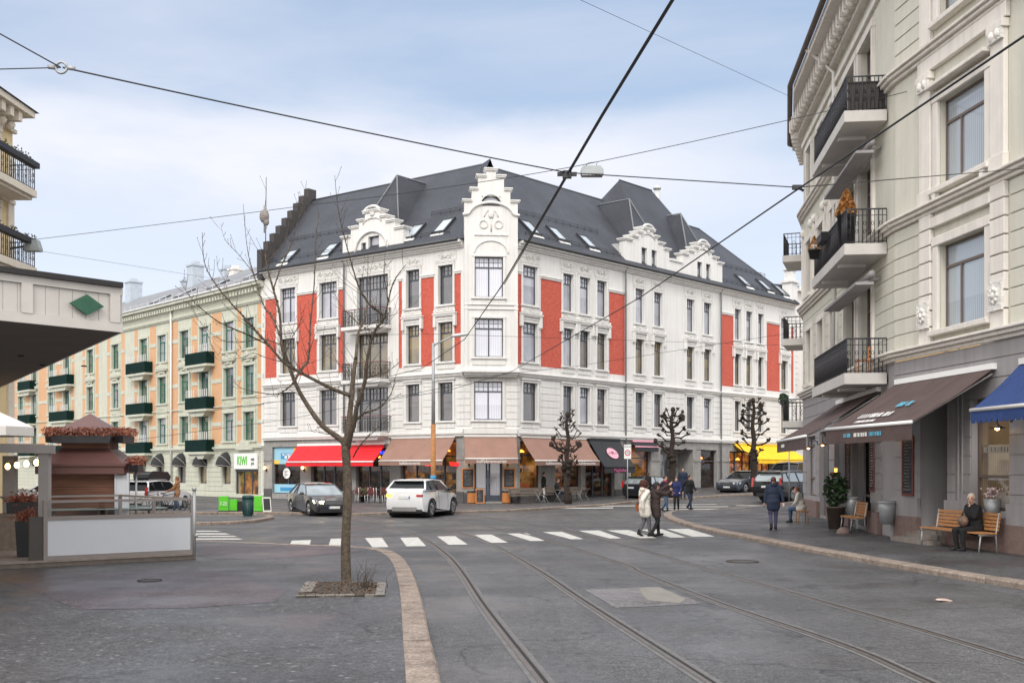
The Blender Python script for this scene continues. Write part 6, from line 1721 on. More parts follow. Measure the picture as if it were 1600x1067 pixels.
for k, z in enumerate((13.1, 9.95, 6.8)):
    a, b = FY.L-7.5, FY.L-.4
    m = MB(); m.box(a, b, -1.2, -.005, z, z+.28); m.box(a+.1, b-.1, -1.05, -.006, z-.12, z-.002); bo = m.part('balcony', yel_w, yb, FY.M())
    railing(bo, FY, a+.05, b-.05, 1.12, z+.28, 1.05, step=.16)
    t = thing('flower_box', 'dark planter box with sparse greenery along the %s yellow house balcony' % ('top', 'middle', 'lowest')[k], 'flower box', tuple(FY.M(b-3, -1.25, z+1.2).to_translation())); Mb = FY.M(b-2.6, -1.28, z+1.12)
    m = MB(); m.box(-2.4, 2.4, -.14, .1, 0, .22); m.part('box', black, t, Mb); m = MB(); g = random.Random(k)
    for i in range(110):
        q = Vector((g.uniform(-2.3, 2.3), g.uniform(-.12, .1), .2+g.random()**3*.25)); d1 = Vector((g.uniform(-1, 1), g.uniform(-1, 1), g.uniform(-1, 1))).normalized()*.07; d2 = d1.cross(Vector((1, .3, .2))).normalized()*.03; m.add([q-d1, q+d2, q+d1, q-d2], [(0, 1, 2, 3)])
    m.part('foliage', mat('dry_greenery', (.09, .085, .045), .8, var=.4, vscale=14), t, Mb)
# ================================================================ HOUSES FURTHER UP THE RIGHT STREET
def plain_house(name, label, F, H, wmat, tmat, cols, rows, rm, dep=12, rh=3.5, wgl=gl_dark, ww=1.1, wh=1.9, fmw=frame_br):
    r = thing(name, label, 'building', tuple(F.M(F.L/2, dep/2, 0).to_translation()))
    ops = [(x, x+ww, z, z+wh) for x in cols for z in rows]
    m = MB(); wall(m, 0, F.L, 0, H, ops, .2); m.box(-.001, .25, .01, dep, 0, H); m.box(F.L-.25, F.L+.001, .01, dep, 0, H); m.box(0, F.L, dep-.2, dep, 0, H); m.part('wall', wmat, r, F.M())
    m = MB()
    for x in (0, F.L-.5): 
        z = .3
        while z < H-.8: m.box(x, x+.5, -.07, -.002, z, z+.42); z += .5
    z = .4
    while z < 4.0:
        for a, b in intervals(0, F.L, [(c[0]-.1, c[1]+.1) for c in ops if c[2] < z+.4 and c[3]+.3 > z]): m.box(a, b, -.04, -.002, z, z+.4)
        z += .45
    m.box(0, F.L, -.18, -.002, 4.3, 4.5); m.box(0, F.L, -.5, -.002, H-.4, H)
    for o in ops:
        m.box(o[0]-.18, o[0]-.003, -.08, -.002, o[2], o[3]); m.box(o[1]+.003, o[1]+.18, -.08, -.002, o[2], o[3]); m.box(o[0]-.25, o[1]+.25, -.18, -.002, o[3]+.003, o[3]+.2); m.box(o[0]-.25, o[1]+.25, -.14, -.002, o[2]-.15, o[2]-.003)
    m.part('mouldings', tmat, r, F.M())
    for o in ops: window(r, F, o[0], o[2], ww, wh, 'green', fmw, wgl, .12)
    m = MB(); q = [F.M(-.3, -.5, H).to_translation(), F.M(F.L+.3, -.5, H).to_translation(), F.M(F.L+.3, dep/2, H+rh).to_translation(), F.M(-.3, dep/2, H+rh).to_translation(), F.M(F.L+.3, dep+.5, H).to_translation(), F.M(-.3, dep+.5, H).to_translation()]
    m.add(q, [(0, 1, 2, 3), (3, 2, 4, 5), (0, 3, 5), (1, 4, 2)]); roof_uv(m.part('roof', rm, r)); return r
ochre = mat('ochre_render', (.60, .40, .16), .8, var=.08, bump=.3); ochre_t = mat('ochre_rusticated_stone', (.62, .45, .22), .8, var=.1, bump=.8, bscale=12)
hx, hy = U(1262)*100, 100
FH = Fr((hx, hy), (hx+26, hy-6)); plain_house('ochre_house', 'ochre rusticated apartment house seen past the right end of the street', FH, 15.5, ochre, ochre_t, (.9, 3.6, 6.3, 9, 11.7, 14.4), (1.2, 5.6, 9.3, 12.4), grey_roof)
wgn = plain_house('white_house', 'plain white gable house behind the yellow awning end of the corner building', Fr((U(1241)*97, 97), (U(1268)*99, 99)), 17.8, white_pl, white_pl, (), (), slate, dep=10, rh=1)
FB = Fr((U(1215)*150, 150), (U(1420)*140, 140)); plain_house('distant_house', 'distant grey house closing the side street at the far right', FB, 13, cr_w, cr_w, [1+2.6*k for k in range(8)], (1.2, 4.9, 8.2), grey_roof)
# houses closing the street on the left, behind the kiosk
FL2 = Fr((-130, 112), (-54, 125)); plain_house('cream_row_house', 'long cream apartment house far down the street at the left', FL2, 14, yel_w, yel_w, [2+3*k for k in range(24)], (1.2, 5.0, 8.6), grey_roof, wgl=gl_mid)
# ================================================================ KIOSK, CANOPY, TERRACE AT THE LEFT
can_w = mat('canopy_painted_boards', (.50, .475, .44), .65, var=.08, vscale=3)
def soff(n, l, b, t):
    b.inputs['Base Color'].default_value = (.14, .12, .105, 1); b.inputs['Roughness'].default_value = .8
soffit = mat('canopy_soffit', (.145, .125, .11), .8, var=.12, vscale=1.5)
can = thing('pavilion_canopy', 'white boarded pavilion canopy with a green diamond jutting in at the left', 'canopy', (-7.5, 16, 0))
cA, cB, cC = Vector((-5.25, 15.0)), Vector((-9.2, 10.5)), Vector((-12.6, 26.9))
cD = Vector((-18, 22))
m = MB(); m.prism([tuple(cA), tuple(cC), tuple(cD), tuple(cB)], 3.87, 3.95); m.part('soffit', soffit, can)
FA = Fr(tuple(cB), tuple(cA)); FA2 = Fr(tuple(cA), tuple(cC))
m = MB()
m.box(0, FA.L, 0, .06, 3.95, 4.45)
x = .1
while x < FA.L-.2: m.box(x, x+.172, -.008, -.001, 4.0, 4.36); x += .18
m.box(0, FA.L+.02, -.035, -.001, 3.87, 3.995); m.box(0, FA.L+.02, -.04, -.001, 4.365, 4.46)
for q in (FA.L-.16, FA.L-1.35, FA.L-2.7): m.box(q, q+.14, -.045, -.0215, 3.995, 4.364)
m.part('fascia', can_w, can, FA.M())
m = MB(); m.box(0, FA2.L, 0, .06, 3.95, 4.45); m.box(0, FA2.L, -.03, -.001, 3.87, 4.46); m.part('fascia', can_w, can, FA2.M())
m = MB(); m.prism([(cA.x+.07, cA.y-.07), (cC.x, cC.y+.1), tuple(cD), (cB.x+.06, cB.y-.1)], 4.462, 4.53); m.part('roof_edge', mat('black_roofing', (.02, .018, .018), .7), can)
x = FA.s_(132); zc = 4.18
m = MB(); w = .235; m.extr([(x-w, zc), (x, zc-.135), (x+w, zc), (x, zc+.135)], -.075, -.046); m.part('green_diamond', mat('green_paint', (.02, .10, .055), .6, var=.25, vscale=9), can, FA.M())
m = MB(); r_ = random.Random(9)
for k in range(7): x, y = -8.3+k*.35, 17+k*.5+r_.uniform(-1.0, 1.5); m.lathe([(.001, 0), (.05, 0), (.05, -.02), (.001, -.02)], 8, (x-1, y, 3.868))
m.part('soffit_spotlight', black, can)
m = MB(); m.box(-12, -11, 18, 19, 0, 3.87); m.part('pavilion_pillar', can_w, can)

# decked terrace with fence and white panel
deck_m = mat('weathered_deck_wood', (.15, .125, .105), .8, var=.3, vscale=6, bump=.4)
fence_m = mat('taupe_painted_frame', (.22, .195, .18), .6, var=.08)
panel_m = mat('pale_frosted_panel', (.50, .52, .55), .4, var=.02)
T0 = Vector(G(306, 881)); T1 = Vector(G(0, 898)); dT = (T0-T1).normalized(); nT = Vector((-dT.y, dT.x))
FT = Fr(tuple(T1-dT*2.5), tuple(T0))
def ft(px, y=0): return FT.s_(px, y)
deck = thing('terrace_deck', 'low weathered wooden deck platform of the outdoor cafe terrace', 'deck', (T0.x-2, T0.y+2, 0))
m = MB(); DZ = .24
m.box(0, FT.L, 0, 4.6, 0, DZ-.04); m.part('base', deck_m, deck, FT.M())
m = MB(); x = 0
k = 0
while x < 4.6: m.box(0, FT.L+.03, -.03+x, -.03+x+.135, DZ-.04, DZ); x += .14
m.part('deck_boards', mat('deck_boards', (.24, .20, .175), .8, var=.25, vscale=5), deck, FT.M())
fx0, fx1 = ft(68), FT.L-.03
fence = thing('terrace_fence', 'taupe framed terrace fence with a pale frosted lower panel and clear glass above', 'fence', tuple(FT.M((fx0+fx1)/2, 0, 0).to_translation()))
m = MB(); hz = DZ
zt = FT.z_(200, 779.5); zm = FT.z_(200, 805); zb_ = FT.z_(200, 869)
m.box(fx0, fx1, .0, .07, zt-.05, zt); m.box(fx0+.08, fx1-.08, .002, .068, zm-.06, zm+.02); m.box(fx0+.08, fx1-.08, .002, .068, DZ, DZ+.08)
for xx in (fx0, fx1-.08): m.box(xx, xx+.08, 0, .07, DZ, zt-.052)
m.part('frame', fence_m, fence, FT.M())
m = MB(); m.box(fx0-.26, fx0-.004, .02, .08, DZ, zm+.02, 0); m.part('return_panel', mat('dark_taupe_panel', (.06, .055, .05), .7), fence, FT.M())
m = MB(); m.box(fx0+.08, fx1-.08, .02, .05, DZ+.08, zm-.062); m.part('frosted_panel', panel_m, fence, FT.M())
m = MB(); m.add([(fx0+.08, .035, zm), (fx1-.08, .035, zm), (fx1-.08, .035, zt-.05), (fx0+.08, .035, zt-.05)], [(0, 1, 2, 3)]); m.part('glass_panel', clear, fence, FT.M())
# side and rear rails of the terrace
bf = thing('terrace_fence', 'rear glazed terrace fence behind the picnic tables', 'fence', tuple(FT.M(fx1-1, 4.4, 0).to_translation()))
m = MB()
for (x, y) in ((fx1-.05, 2.2), (fx1-.05, 4.4), (fx1-1.9, 4.4), (fx1-3.8, 4.4)): m.box(x-.035, x+.035, y-.035, y+.035, DZ, zt)
m.part('post', fence_m, bf, FT.M())
m = MB(); m.box(fx1-.08, fx1-.03, .08, 4.4, zt-.05, zt-.003); m.box(fx1-5.5, fx1-.09, 4.37, 4.43, zt-.05, zt-.003); m.box(fx1-5.5, fx1-.09, 4.37, 4.43, DZ+.3, DZ+.36); m.box(fx1-.08, fx1-.03, .08, 4.4, DZ+.3, DZ+.36); m.part('rail', fence_m, bf, FT.M())
# grey parasol pole in front of the corner of the fence
m = MB(); x, y = G(303.5, 868, DZ)
m.tube([(0, 0, 0), (0, 0, 1.35)], .035, 10); m.tube([(0, 0, 1.35), (0, 0, 1.42)], .045, 10); m.ell((.05, -.03, .42), (.04, .03, .04), 8)
m.solo('metal_post', steel, 'slim galvanised post at the outer corner of the terrace fence', 'post', RT(x, y, DZ))
# picnic tables
def picnic(px, py, label, rz=.0):
    x, y = G(px, py, DZ); M = RT(x, y, DZ, FT.rz+rz); t = thing('picnic_table', label, 'table', (x, y, DZ), 0, 'folding picnic tables on the terrace')
    m = MB()
    for k in range(4): m.box(-.9, .9, -.36+.19*k, -.19+.19*k, .78, .81)
    m.part('table_top', mat('greenish_table_boards', (.22, .27, .25), .6, var=.15), t, M)
    for s in (-1, 1): 
        m = MB(); m.tube([(s*.55, -.25, 0), (s*.55, .05, .78)], .03, 5); m.tube([(s*.55, .25, 0), (s*.55, -.05, .78)], .03, 5); m.part('leg', fence_m, t, M)
picnic(120, 845, 'low folding picnic table left of its neighbour behind the terrace glass')
picnic(165, 838, 'middle folding picnic table behind the terrace glass')
picnic(200, 842, 'right folding picnic table behind the terrace glass')

# brown kiosk with two-tier roof
kroof = mat('brown_metal_kiosk_roof', (.12, .058, .052), .38, metal=.2, var=.1, vscale=2)
def kw(n, l, b, t):
    w = n.new('ShaderNodeTexWave'); w.bands_direction = 'Z'; w.inputs['Scale'].default_value = 1.6; w.inputs['Distortion'].default_value = .4; w.wave_profile = 'SAW'
    l.new(t.outputs['Object'], w.inputs['Vector']); r = n.new('ShaderNodeValToRGB'); r.color_ramp.elements[0].position = .03; r.color_ramp.elements[0].color = (.03, .012, .008, 1)
    r.color_ramp.elements[1].position = .12; r.color_ramp.elements[1].color = (.125, .050, .026, 1); l.new(w.outputs['Fac'], r.inputs[0])
    nt = n.new('ShaderNodeTexNoise'); nt.inputs['Scale'].default_value = 2.5; nt.inputs['Detail'].default_value = 8; mp_ = n.new('ShaderNodeMapping'); mp_.inputs['Scale'].default_value = (.5, .5, 8); l.new(t.outputs['Object'], mp_.inputs[0]); l.new(mp_.outputs[0], nt.inputs['Vector'])
    mr = n.new('ShaderNodeMapRange'); mr.inputs['From Min'].default_value = .3; mr.inputs['From Max'].default_value = .7; mr.inputs['To Min'].default_value = .6; mr.inputs['To Max'].default_value = 1.5; l.new(nt.outputs['Fac'], mr.inputs[0])
    s = n.new('ShaderNodeVectorMath'); s.operation = 'SCALE'; l.new(r.outputs[0], s.inputs[0]); l.new(mr.outputs[0], s.inputs['Scale']); l.new(s.outputs[0], b.inputs['Base Color']); b.inputs['Roughness'].default_value = .6
kwood = tex_mat('kiosk_log_wall', kw)
KY = 28.5; kc = Vector((U(122.5)*(KY-.0), KY+.82))
def kz(py, Y=KY): return EYE+(HY-py)/F_PX*Y
kk = thing('brown_kiosk', 'brown wooden kiosk with a two-tier metal roof and hanging heather boxes', 'kiosk', (kc.x, kc.y, 0))
MK = RT(kc.x, kc.y, 0, .12)
m = MB(); m.box(-.82, .82, -.82, .82, 0, kz(738)); m.part('log_wall', kwood, kk, MK)
def hip(w0, z0, w1, z1, mt, name, flare=0):
    m = MB(); n = 5; rings = []
    for i in range(n+1):
        t = i/n; w = w0+(w1-w0)*t; z = z0+(z1-z0)*(t+flare*(t*t-t)); rings.append([(-w, -w, z), (w, -w, z), (w, w, z), (-w, w, z)])
    for a, b in zip(rings[:-1], rings[1:]):
        for k in range(4): m.add([a[k], a[(k+1) % 4], b[(k+1) % 4], b[k]], [(0, 1, 2, 3)])
    m.add(rings[-1], [(0, 1, 2, 3)])
    return m.part(name, mt, kk, MK)
w0 = 1.08; z_e = kz(728)
m = MB(); m.box(-w0, w0, -w0, w0, z_e-.2, z_e-.0); m.box(-w0-.05, w0+.05, -w0-.05, w0+.05, z_e+.0, z_e+.07); m.part('lower_fascia', kroof, kk, MK)
hip(w0+.02, z_e+.07, .6, kz(701), kroof, 'lower_roof', .25)
m = MB(); m.box(-.58, .58, -.58, .58, kz(701), kz(676)); m.part('lantern_wall', kwood, kk, MK)
hip(.82, kz(676), .02, kz(644), kroof, 'upper_roof', .12)
g = random.Random(11)
def heather_box(cx, cy, cz, L, rz, label, M0):
    M = M0 @ Matrix.Translation((cx, cy, cz)) @ Matrix.Rotation(rz, 4, 'Z')
    t = thing('flower_box', label, 'flower box', tuple(M.to_translation()), group='heather boxes on the kiosk'); m = MB(); m.extr([(-L/2, 0), (L/2, 0), (L/2-.06, -.2), (-L/2+.06, -.2)], -.11, .11); m.part('box', black, t, M)
    m = MB()
    for i in range(int(520*L)):
        q = Vector((g.uniform(-L/2-.05, L/2+.05), g.gauss(0, .1), g.uniform(-.02, .22)*(1-.3*g.random()))); d1 = Vector((g.uniform(-1, 1), g.uniform(-1, 1), g.uniform(-.3, 1))).normalized()*g.uniform(.03, .065); d2 = d1.cross(Vector((g.uniform(-1, 1), .3, .2))).normalized()*.018; m.add([q-d1, q+d2, q+d1, q-d2], [(0, 1, 2, 3)])
    m.part('heather', leaf_rd, t, M)
zz = kz(680)
heather_box(0, -.86, zz, 1.5, 0, 'heather box along the front of the upper kiosk roof', MK)
heather_box(-.84, 0, zz+.02, 1.4, pi/2, 'heather box along the left side of the upper kiosk roof', MK)
heather_box(.84, .1, zz+.02, 1.4, pi/2, 'heather box along the right side of the upper kiosk roof', MK)
heather_box(1.28, -.6, kz(725), .7, pi/2, 'heather box on the post right of the kiosk', MK)
m = MB(); p0 = MK @ Vector((1.28, -.6, 0)); m.tube([(0, 0, 0), (0, 0, 2.05)], .03, 8); m.solo('metal_post', steel, 'thin grey pole carrying the heather box right of the kiosk', 'post', RT(p0.x, p0.y, 0))
m = MB(); m.box(.86, 1.12, -.93, -.88, .2, kz(742)); m.box(1.12, 1.17, -.95, -.86, .1, kz(742)+.05); m.box(.82, .86, -.95, -.86, .1, kz(742)+.05); m.part('door_leaf', panel_m, kk, MK)
# pergola with bulbs
pg = thing('terrace_pergola', 'grey post and beam pergola with a string of bulbs over the terrace entrance', 'pergola', (-10, 23.5, 0))
pm_ = mat('light_grey_painted_wood', (.30, .28, .265), .6, var=.08)
pY = 22.5
def pz(py, Y=pY): return EYE+(HY-py)/F_PX*Y
x1 = U(70)*pY; x2 = U(16)*26.5
m = MB(); m.box(x1-.1, x1+.1, pY-.08, pY+.08, .2, pz(707)); m.part('post', pm_, pg)
m = MB(); m.box(x2-.14, x2+.14, 26.4, 26.6, .2, pz(712, 26.5)); m.part('post', pm_, pg)
m = MB(); m.tube([(x1+.2, pY, pz(702)), (x1-5, pY-1.2, pz(702)+.1)], .12, 4, sm=False); m.part('beam', pm_, pg)
m = MB(); m.tube([(x1, pY, pz(702)), (x2-.2, 28.5, pz(702)+.0)], .1, 4, sm=False); m.part('beam', pm_, pg)
m = MB(); m.prism([(x1, pY), (x2, 28.5), (x1-6, 27.5), (x1-5, pY-1.2)], pz(697), pz(697)+.05); m.part('pergola_ceiling', mat('varnished_ceiling_boards', (.45, .32, .2), .3, var=.1), pg)
ls = thing('string_lights', 'string of warm bulbs under the pergola beam', 'string lights', (x1, pY, 2)); m = MB()
p_a, p_b = Vector((U(57)*23.2, 23.2, 0)), Vector((U(12)*24.8, 24.8, 0))
pts = []
for k in range(4):
    t = k/3; p = p_a.lerp(p_b, t); py = 722.5+6*t; pts.append(Vector((p.x, p.y, EYE+(HY-py)/F_PX*p.y)))
m.tube([p+Vector((0, 0, .12)) for p in pts], .008, 4); m.part('cable', black, ls)
for p in pts: m = MB(); m.ell((0, 0, 0), (.055, .055, .07), 10); m.part('bulb', warm, ls, Matrix.Translation(p))
m = MB()
# planters on the deck
for px, py, r, h, lb, fr_ in ((47, 869, .23, .74, 'tall black square planter with brown heather at the terrace gate', .22), (38, 856, .30, 1.05, 'larger dark planter with rusty heather behind the gate planter', .3)):
    x, y = G(px, py, DZ); t = thing('square_planter', lb, 'planter', (x, y, DZ)); m = MB(); M = RT(x, y, DZ, .1)
    m.add([(-r*.85, -r*.85, 0), (r*.85, -r*.85, 0), (r*.85, r*.85, 0), (-r*.85, r*.85, 0), (-r, -r, h), (r, -r, h), (r, r, h), (-r, r, h)], [(0, 3, 2, 1), (4, 5, 6, 7), (0, 1, 5, 4), (1, 2, 6, 5), (2, 3, 7, 6), (3, 0, 4, 7)]); m.part('pot', black, t, M)
    m = MB()
    for i in range(420):
        q = Vector((g.gauss(0, r*.6), g.gauss(0, r*.6), h+abs(g.gauss(0, .1)))); d1 = Vector((g.uniform(-1, 1), g.uniform(-1, 1), g.uniform(0, 1.4))).normalized()*.06; d2 = d1.cross(Vector((g.uniform(-1, 1), .3, .2))).normalized()*.016; m.add([q-d1, q+d2, q+d1, q-d2], [(0, 1, 2, 3)])
    m.part('heather', leaf_rd, t, M)
m = MB(); x, y = G(14, 858, DZ); m.box(-.45, .45, -.3, .3, 0, .75); m.box(-.48, .48, -.33, .33, .75, .8); m.solo('wooden_crate_counter', wood_g, 'low wooden service box beside the dark planters', 'box', RT(x, y, DZ, .1))
m = MB(); M = RT(U(95)*25.0, 25.0, 0); 
# parasol cut by the left border
pr = thing('parasol', 'pale fabric parasol behind the pergola at the left border', 'parasol', (U(-20)*31, 31, 0)); MP = RT(U(-18)*31, 31, 0)
m = MB(); m.tube([(0, 0, 0), (0, 0, 3.6)], .035, 8); m.part('pole', steel, pr, MP)
m = MB(); n = 8; R_ = 1.25
for k in range(n):
    a, b = 2*pi*k/n, 2*pi*(k+1)/n; m.add([(0, 0, 3.75), (R_*cos(a), R_*sin(a), 3.2), (R_*cos(b), R_*sin(b), 3.2)], [(0, 1, 2)]); m.add([(R_*cos(a), R_*sin(a), 3.2), (R_*cos(a), R_*sin(a), 2.95), (R_*cos(b), R_*sin(b), 2.95), (R_*cos(b), R_*sin(b), 3.2)], [(0, 1, 2, 3)])
m.part('parasol_canopy', cream, pr, MP)

# ================================================================ WIRES, LAMPS, SIGNS, POLE
wire_m = mat('overhead_cable', (.02, .02, .022), .6)
def wire(pts, r, label, group='overhead tram wires', sag=0, name='overhead_wire'):
    P = [P3(*p) if len(p) == 3 else Vector(p) for p in pts]; Q = []
    for a, b in zip(P[:-1], P[1:]):
        for k in range(8): t = k/8; Q.append(a.lerp(b, t)+Vector((0, 0, -sag*4*t*(1-t))))
    Q.append(P[-1]); m = MB(); o = Q[0].copy(); m.tube([q-o for q in Q], r, 5); return m.solo(name, wire_m, label, 'overhead wire', Matrix.Translation(o), group)
zW = 6.0
def yz(py): return (zW-EYE)*F_PX/(HY-py)
cA_ = [(1100, -90), (1050, 0), (940, 180), (886, 272), (785, 445), (726, 530), (660, 575), (560, 600), (400, 622)]
wire([(x, y, yz(y)) for x, y in cA_], .013, 'double black contact wire crossing the sky above the left tram track')
wire([(x+3, y-1, yz(y)*1.004) for x, y in cA_[:5]], .010, 'thin messenger wire running just above the left contact wire')
cB_ = [(1720, -28), (1600, 57), (1245, 297), (1000, 465), (800, 580), (700, 610), (560, 632)]
wire([(x, y, yz(y)) for x, y in cB_], .013, 'black contact wire slanting past the cream balconies above the right tram track')
wire([(-60, 20, 10.6), (95, 106, 11)], .007, 'short span wire entering from the upper left to the ring')
wire([(-60, 110, 10.9), (95, 106, 11)], .006, 'level span wire from the left border to the ring')
wire([(98, 106, 11.0), (886, 270, 15)], .009, 'span wire from the ring at the left to the contact wire clamp', sag=.02)
wire([(886, 270, 15), (1245, 293, 15.9), (1620, 262, 25)], .008, 'span wire from the clamp to the cream building')
wire([(57, 374, 45), (480, 321, 36), (715, 290, 32), (905, 259, 30), (1240, 186, 31), (1465, 131, 31)], .010, 'pale lamp wire stretched between the yellow and cream buildings', sag=.02)
wire([(700, -95, 28), (1236, 152, 45)], .007, 'thin stay wire running to the cream eaves')
wire([(60, 392, 46), (300, 430, 60), (410, 447, 71)], .007, 'thin wire from the yellow house down to the corner building')
wire([(560, 523, 50), (683, 522, 52), (1240, 540, 70)], .009, 'faint wire crossing the front of the corner building below the third floor windows')
wire([(300, 645, 46), (600, 606, 46), (900, 572, 52), (1236, 520, 54)], .009, 'faint wire rising to the right across the white facade')
wire([(190, 690, 46), (450, 655, 44), (720, 600, 43)], .009, 'faint lower wire in front of the balconies')
# ring and clamps
m = MB(); m.tube([(.055*cos(t), 0, .055*sin(t)) for t in [2*pi*k/12 for k in range(13)]], .014, 5)
for s in (-1, 1): m.tube([(s*.06, 0, 0), (s*.13, 0, -.01*s)], .022, 6)
m.solo('wire_ring', steel, 'metal ring joining three span wires at the upper left', 'wire fitting', Matrix.Translation(P3(96, 106, 11)))
m = MB(); m.box(-.06, .06, -.03, .03, -.05, .05); m.box(-.13, -.062, -.02, .02, -.02, .03); m.box(.062, .13, -.02, .02, -.02, .03); m.solo('wire_clamp', black, 'black clamp holding the left contact wire to the span wire', 'wire fitting', Matrix.Translation(P3(886, 273, 15)))
m = MB(); m.box(-.08, .05, -.03, .03, -.03, .03); m.tube([(0, 0, 0), (.08, 0, -.05)], .02, 5); m.solo('wire_clamp', black, 'small clamp on the right contact wire by the cream building', 'wire fitting', Matrix.Translation(P3(1247, 293, 15.85)))
# lamp hanging over the street
P = P3(925, 267, 30); m = MB(); m.extr([(-.30, -.11), (.30, -.11), (.30, .0), (.22, .10), (-.24, .10), (-.30, .02)], -.15, .15)
t = m.solo('street_lantern', mat('weathered_lamp_housing', (.33, .36, .36), .5, metal=.2, var=.15), 'box shaped street lamp hanging on the wire over the crossing', 'street lamp', Matrix.Translation(P))
m = MB(); m.box(-.28, .28, -.13, .13, -.15, -.112); m.part('diffuser', gl_mid, t, Matrix.Translation(P)); m = MB(); m.tube([(-.2, 0, .1), (-.1, 0, .2), (.15, 0, .24), (.1, 0, .1)], .012, 5); m.part('hanger', black, t, Matrix.Translation(P))
P = P3(50, 385, 45); m = MB(); m.extr([(-.3, -.2), (.36, -.2), (.36, -.1), (.25, .25), (-.2, .2)], -.2, .2); t = m.solo('street_lantern', MATS['weathered_lamp_housing'], 'box shaped street lamp fixed by the yellow house balcony', 'street lamp', Matrix.Translation(P))
m = MB(); m.tube([(-.3, 0, 0), (-.9, 0, -.1)], .04, 6); m.part('bracket', black, t, Matrix.Translation(P))
# wooden pole with a steel top and arm
pY = G(677, 800)[1]; px_ = U(677)*pY; def_z = lambda py: EYE+(HY-py)/F_PX*pY
t = thing('lamp_pole', 'tall lamp pole with rusty orange lower half and grey upper half behind the white car', 'street lamp', (px_, pY, 0)); M = RT(px_, pY, 0)
m = MB(); m.tube([(0, 0, 0), (0, 0, def_z(663))], [.13, .115], 12); m.part('lower_shaft', mat('rusty_orange_shaft', (.42, .19, .07), .75, var=.35, vscale=7, bump=.3), t, M)
m = MB(); m.tube([(0, 0, def_z(663)), (0, 0, def_z(536))], [.09, .065], 12); m.part('upper_shaft', steel, t, M)
m = MB(); m.tube([(0, 0, def_z(540)), (.3, -.1, def_z(535)), (1.0, -.3, def_z(526))], .035, 6); m.part('arm', steel, t, M)
m = MB(); m.ell((1.25, -.35, def_z(525)), (.42, .14, .09), 12, R=Matrix.Rotation(-.12, 3, 'Y')); m.part('lamp_head', mat('lamp_head_grey', (.55, .55, .55), .4), t, M)
m = MB(); m.lathe([(.14, 0), (.14, .22)], 12, (0, 0, def_z(750))); m.part('pole_sticker', ad_dblue, t, M)
# no-parking-like round sign
red_s = mat('sign_red', (.55, .02, .02), .5); 
def sign_post(px, pyb, pyt, label, kind):
    x, y = G(px, pyb, h_); M = RT(x, y, h_); H = EYE+(HY-pyt)/F_PX*y-h_
    t = thing('road_sign', label, 'road sign', (x, y, h_)); m = MB(); m.tube([(0, 0, 0), (0, 0, H)], .032, 8); m.part('post', steel, t, M)
    if kind == 'round':
        m = MB(); m.box(-.2, .2, -.06, -.04, H-.8, H, 0); pl_ = m.part('sign_plate', wht, t, M)
        mpart(text_mesh('SONE', .15, mat('sign_grey_text', (.12, .14, .18), .6)), 'lettering', pl_, M @ Matrix.Translation((0, -.066, H-.12)) @ TXT)
        m = MB(); c = (0, 0, H-.46)
        for k in range(24):
            a, b = 2*pi*k/24, 2*pi*(k+1)/24; m.add([(.17*cos(a), -.064, c[2]+.17*sin(a)), (.17*cos(b), -.064, c[2]+.17*sin(b)), (.12*cos(b), -.064, c[2]+.12*sin(b)), (.12*cos(a), -.064, c[2]+.12*sin(a))], [(0, 3, 2, 1)])
        m.part('red_ring', red_s, pl_, M)
        mpart(text_mesh('30', .2, MATS['sign_grey_text']), 'lettering', pl_, M @ Matrix.Translation((0, -.066, H-.46)) @ TXT)
    else:
        m = MB(); m.box(-.36, .36, -.06, -.04, H-.36, H, 0); m.box(.30, .36, -.064, -.0601, H-.36, H, 1); m.part('sign_plate', [wht, red_s], t, M)
    return t
sign_post(980.5, 783, 697, 'road sign with a red ringed number on a pole beside the charcoal awning', 'round')
sign_post(1233, 783, 700, 'plain white plate sign on a pole right of the woman in the navy coat', 'plate')
x, y = G(1251, 790, h_)
# bin and grocer stands on the island
def tapered(name, pts, mats, label, cat, M): pass
x, y = G(387.5, 806, h_); t = thing('litter_bin', 'dark green slatted litter bin standing on the traffic island', 'litter bin', (x, y, h_)); M = RT(x, y, h_)
bin_g = mat('dark_green_bin', (.012, .055, .055), .5, var=.15)
m = MB(); m.lathe([(.17, 0), (.20, .06), (.215, .72), (.001, .72)], 20); m.part('drum', bin_g, t, M)
m = MB()
for k in range(20): a = 2*pi*k/20; m.tube([(.205*cos(a), .205*sin(a), .08), (.22*cos(a), .22*sin(a), .72)], .010, 4)
m.part('slats', bin_g, t, M); m = MB(); m.lathe([(.24, .0), (.24, .08), (.2, .13), (.001, .14)], 20, (0, 0, .72)); m.part('lid', bin_g, t, M)
def stand(px0, px1, pyt, pyb, label, mt, txt=None, dep=.3, off=0):
    Y = 1.94*F_PX/(pyb-HY); x0, x1 = U(px0)*Y, U(px1)*Y; h = (pyb-pyt)/F_PX*Y; M = RT((x0+x1)/2, Y, h_, 0); w = x1-x0
    t = thing('display_stand', label, 'display stand', ((x0+x1)/2, Y, h_)); m = MB(); m.box(-w/2, w/2, 0, dep, .04, h); m.box(-w/2+.03, w/2-.03, -.012, -.001, .3*h, h-.04); 
    m.part('body', mt, t, M); m = MB(); m.box(-w/2-.02, w/2+.02, -.02, dep+.02, 0, .039); m.part('base', black, t, M)
    if txt: mpart(text_mesh(txt, h*.36, wht), 'lettering', t, M @ Matrix.Translation((0, -.02, h*.5)) @ TXT @ Matrix.Diagonal((.75, 1, 1, 1)))
stand(341.5, 356.5, 775, 798.6, 'lime green opening hours board reading 7-23', kiwi_g, '7-23', .12)
stand(359, 370, 780, 798.4, 'small lime green box right of the opening hours board', kiwi_g)
stand(397, 411, 775, 799.5, 'lime green stand between the litter bin and the folding easel', kiwi_g)
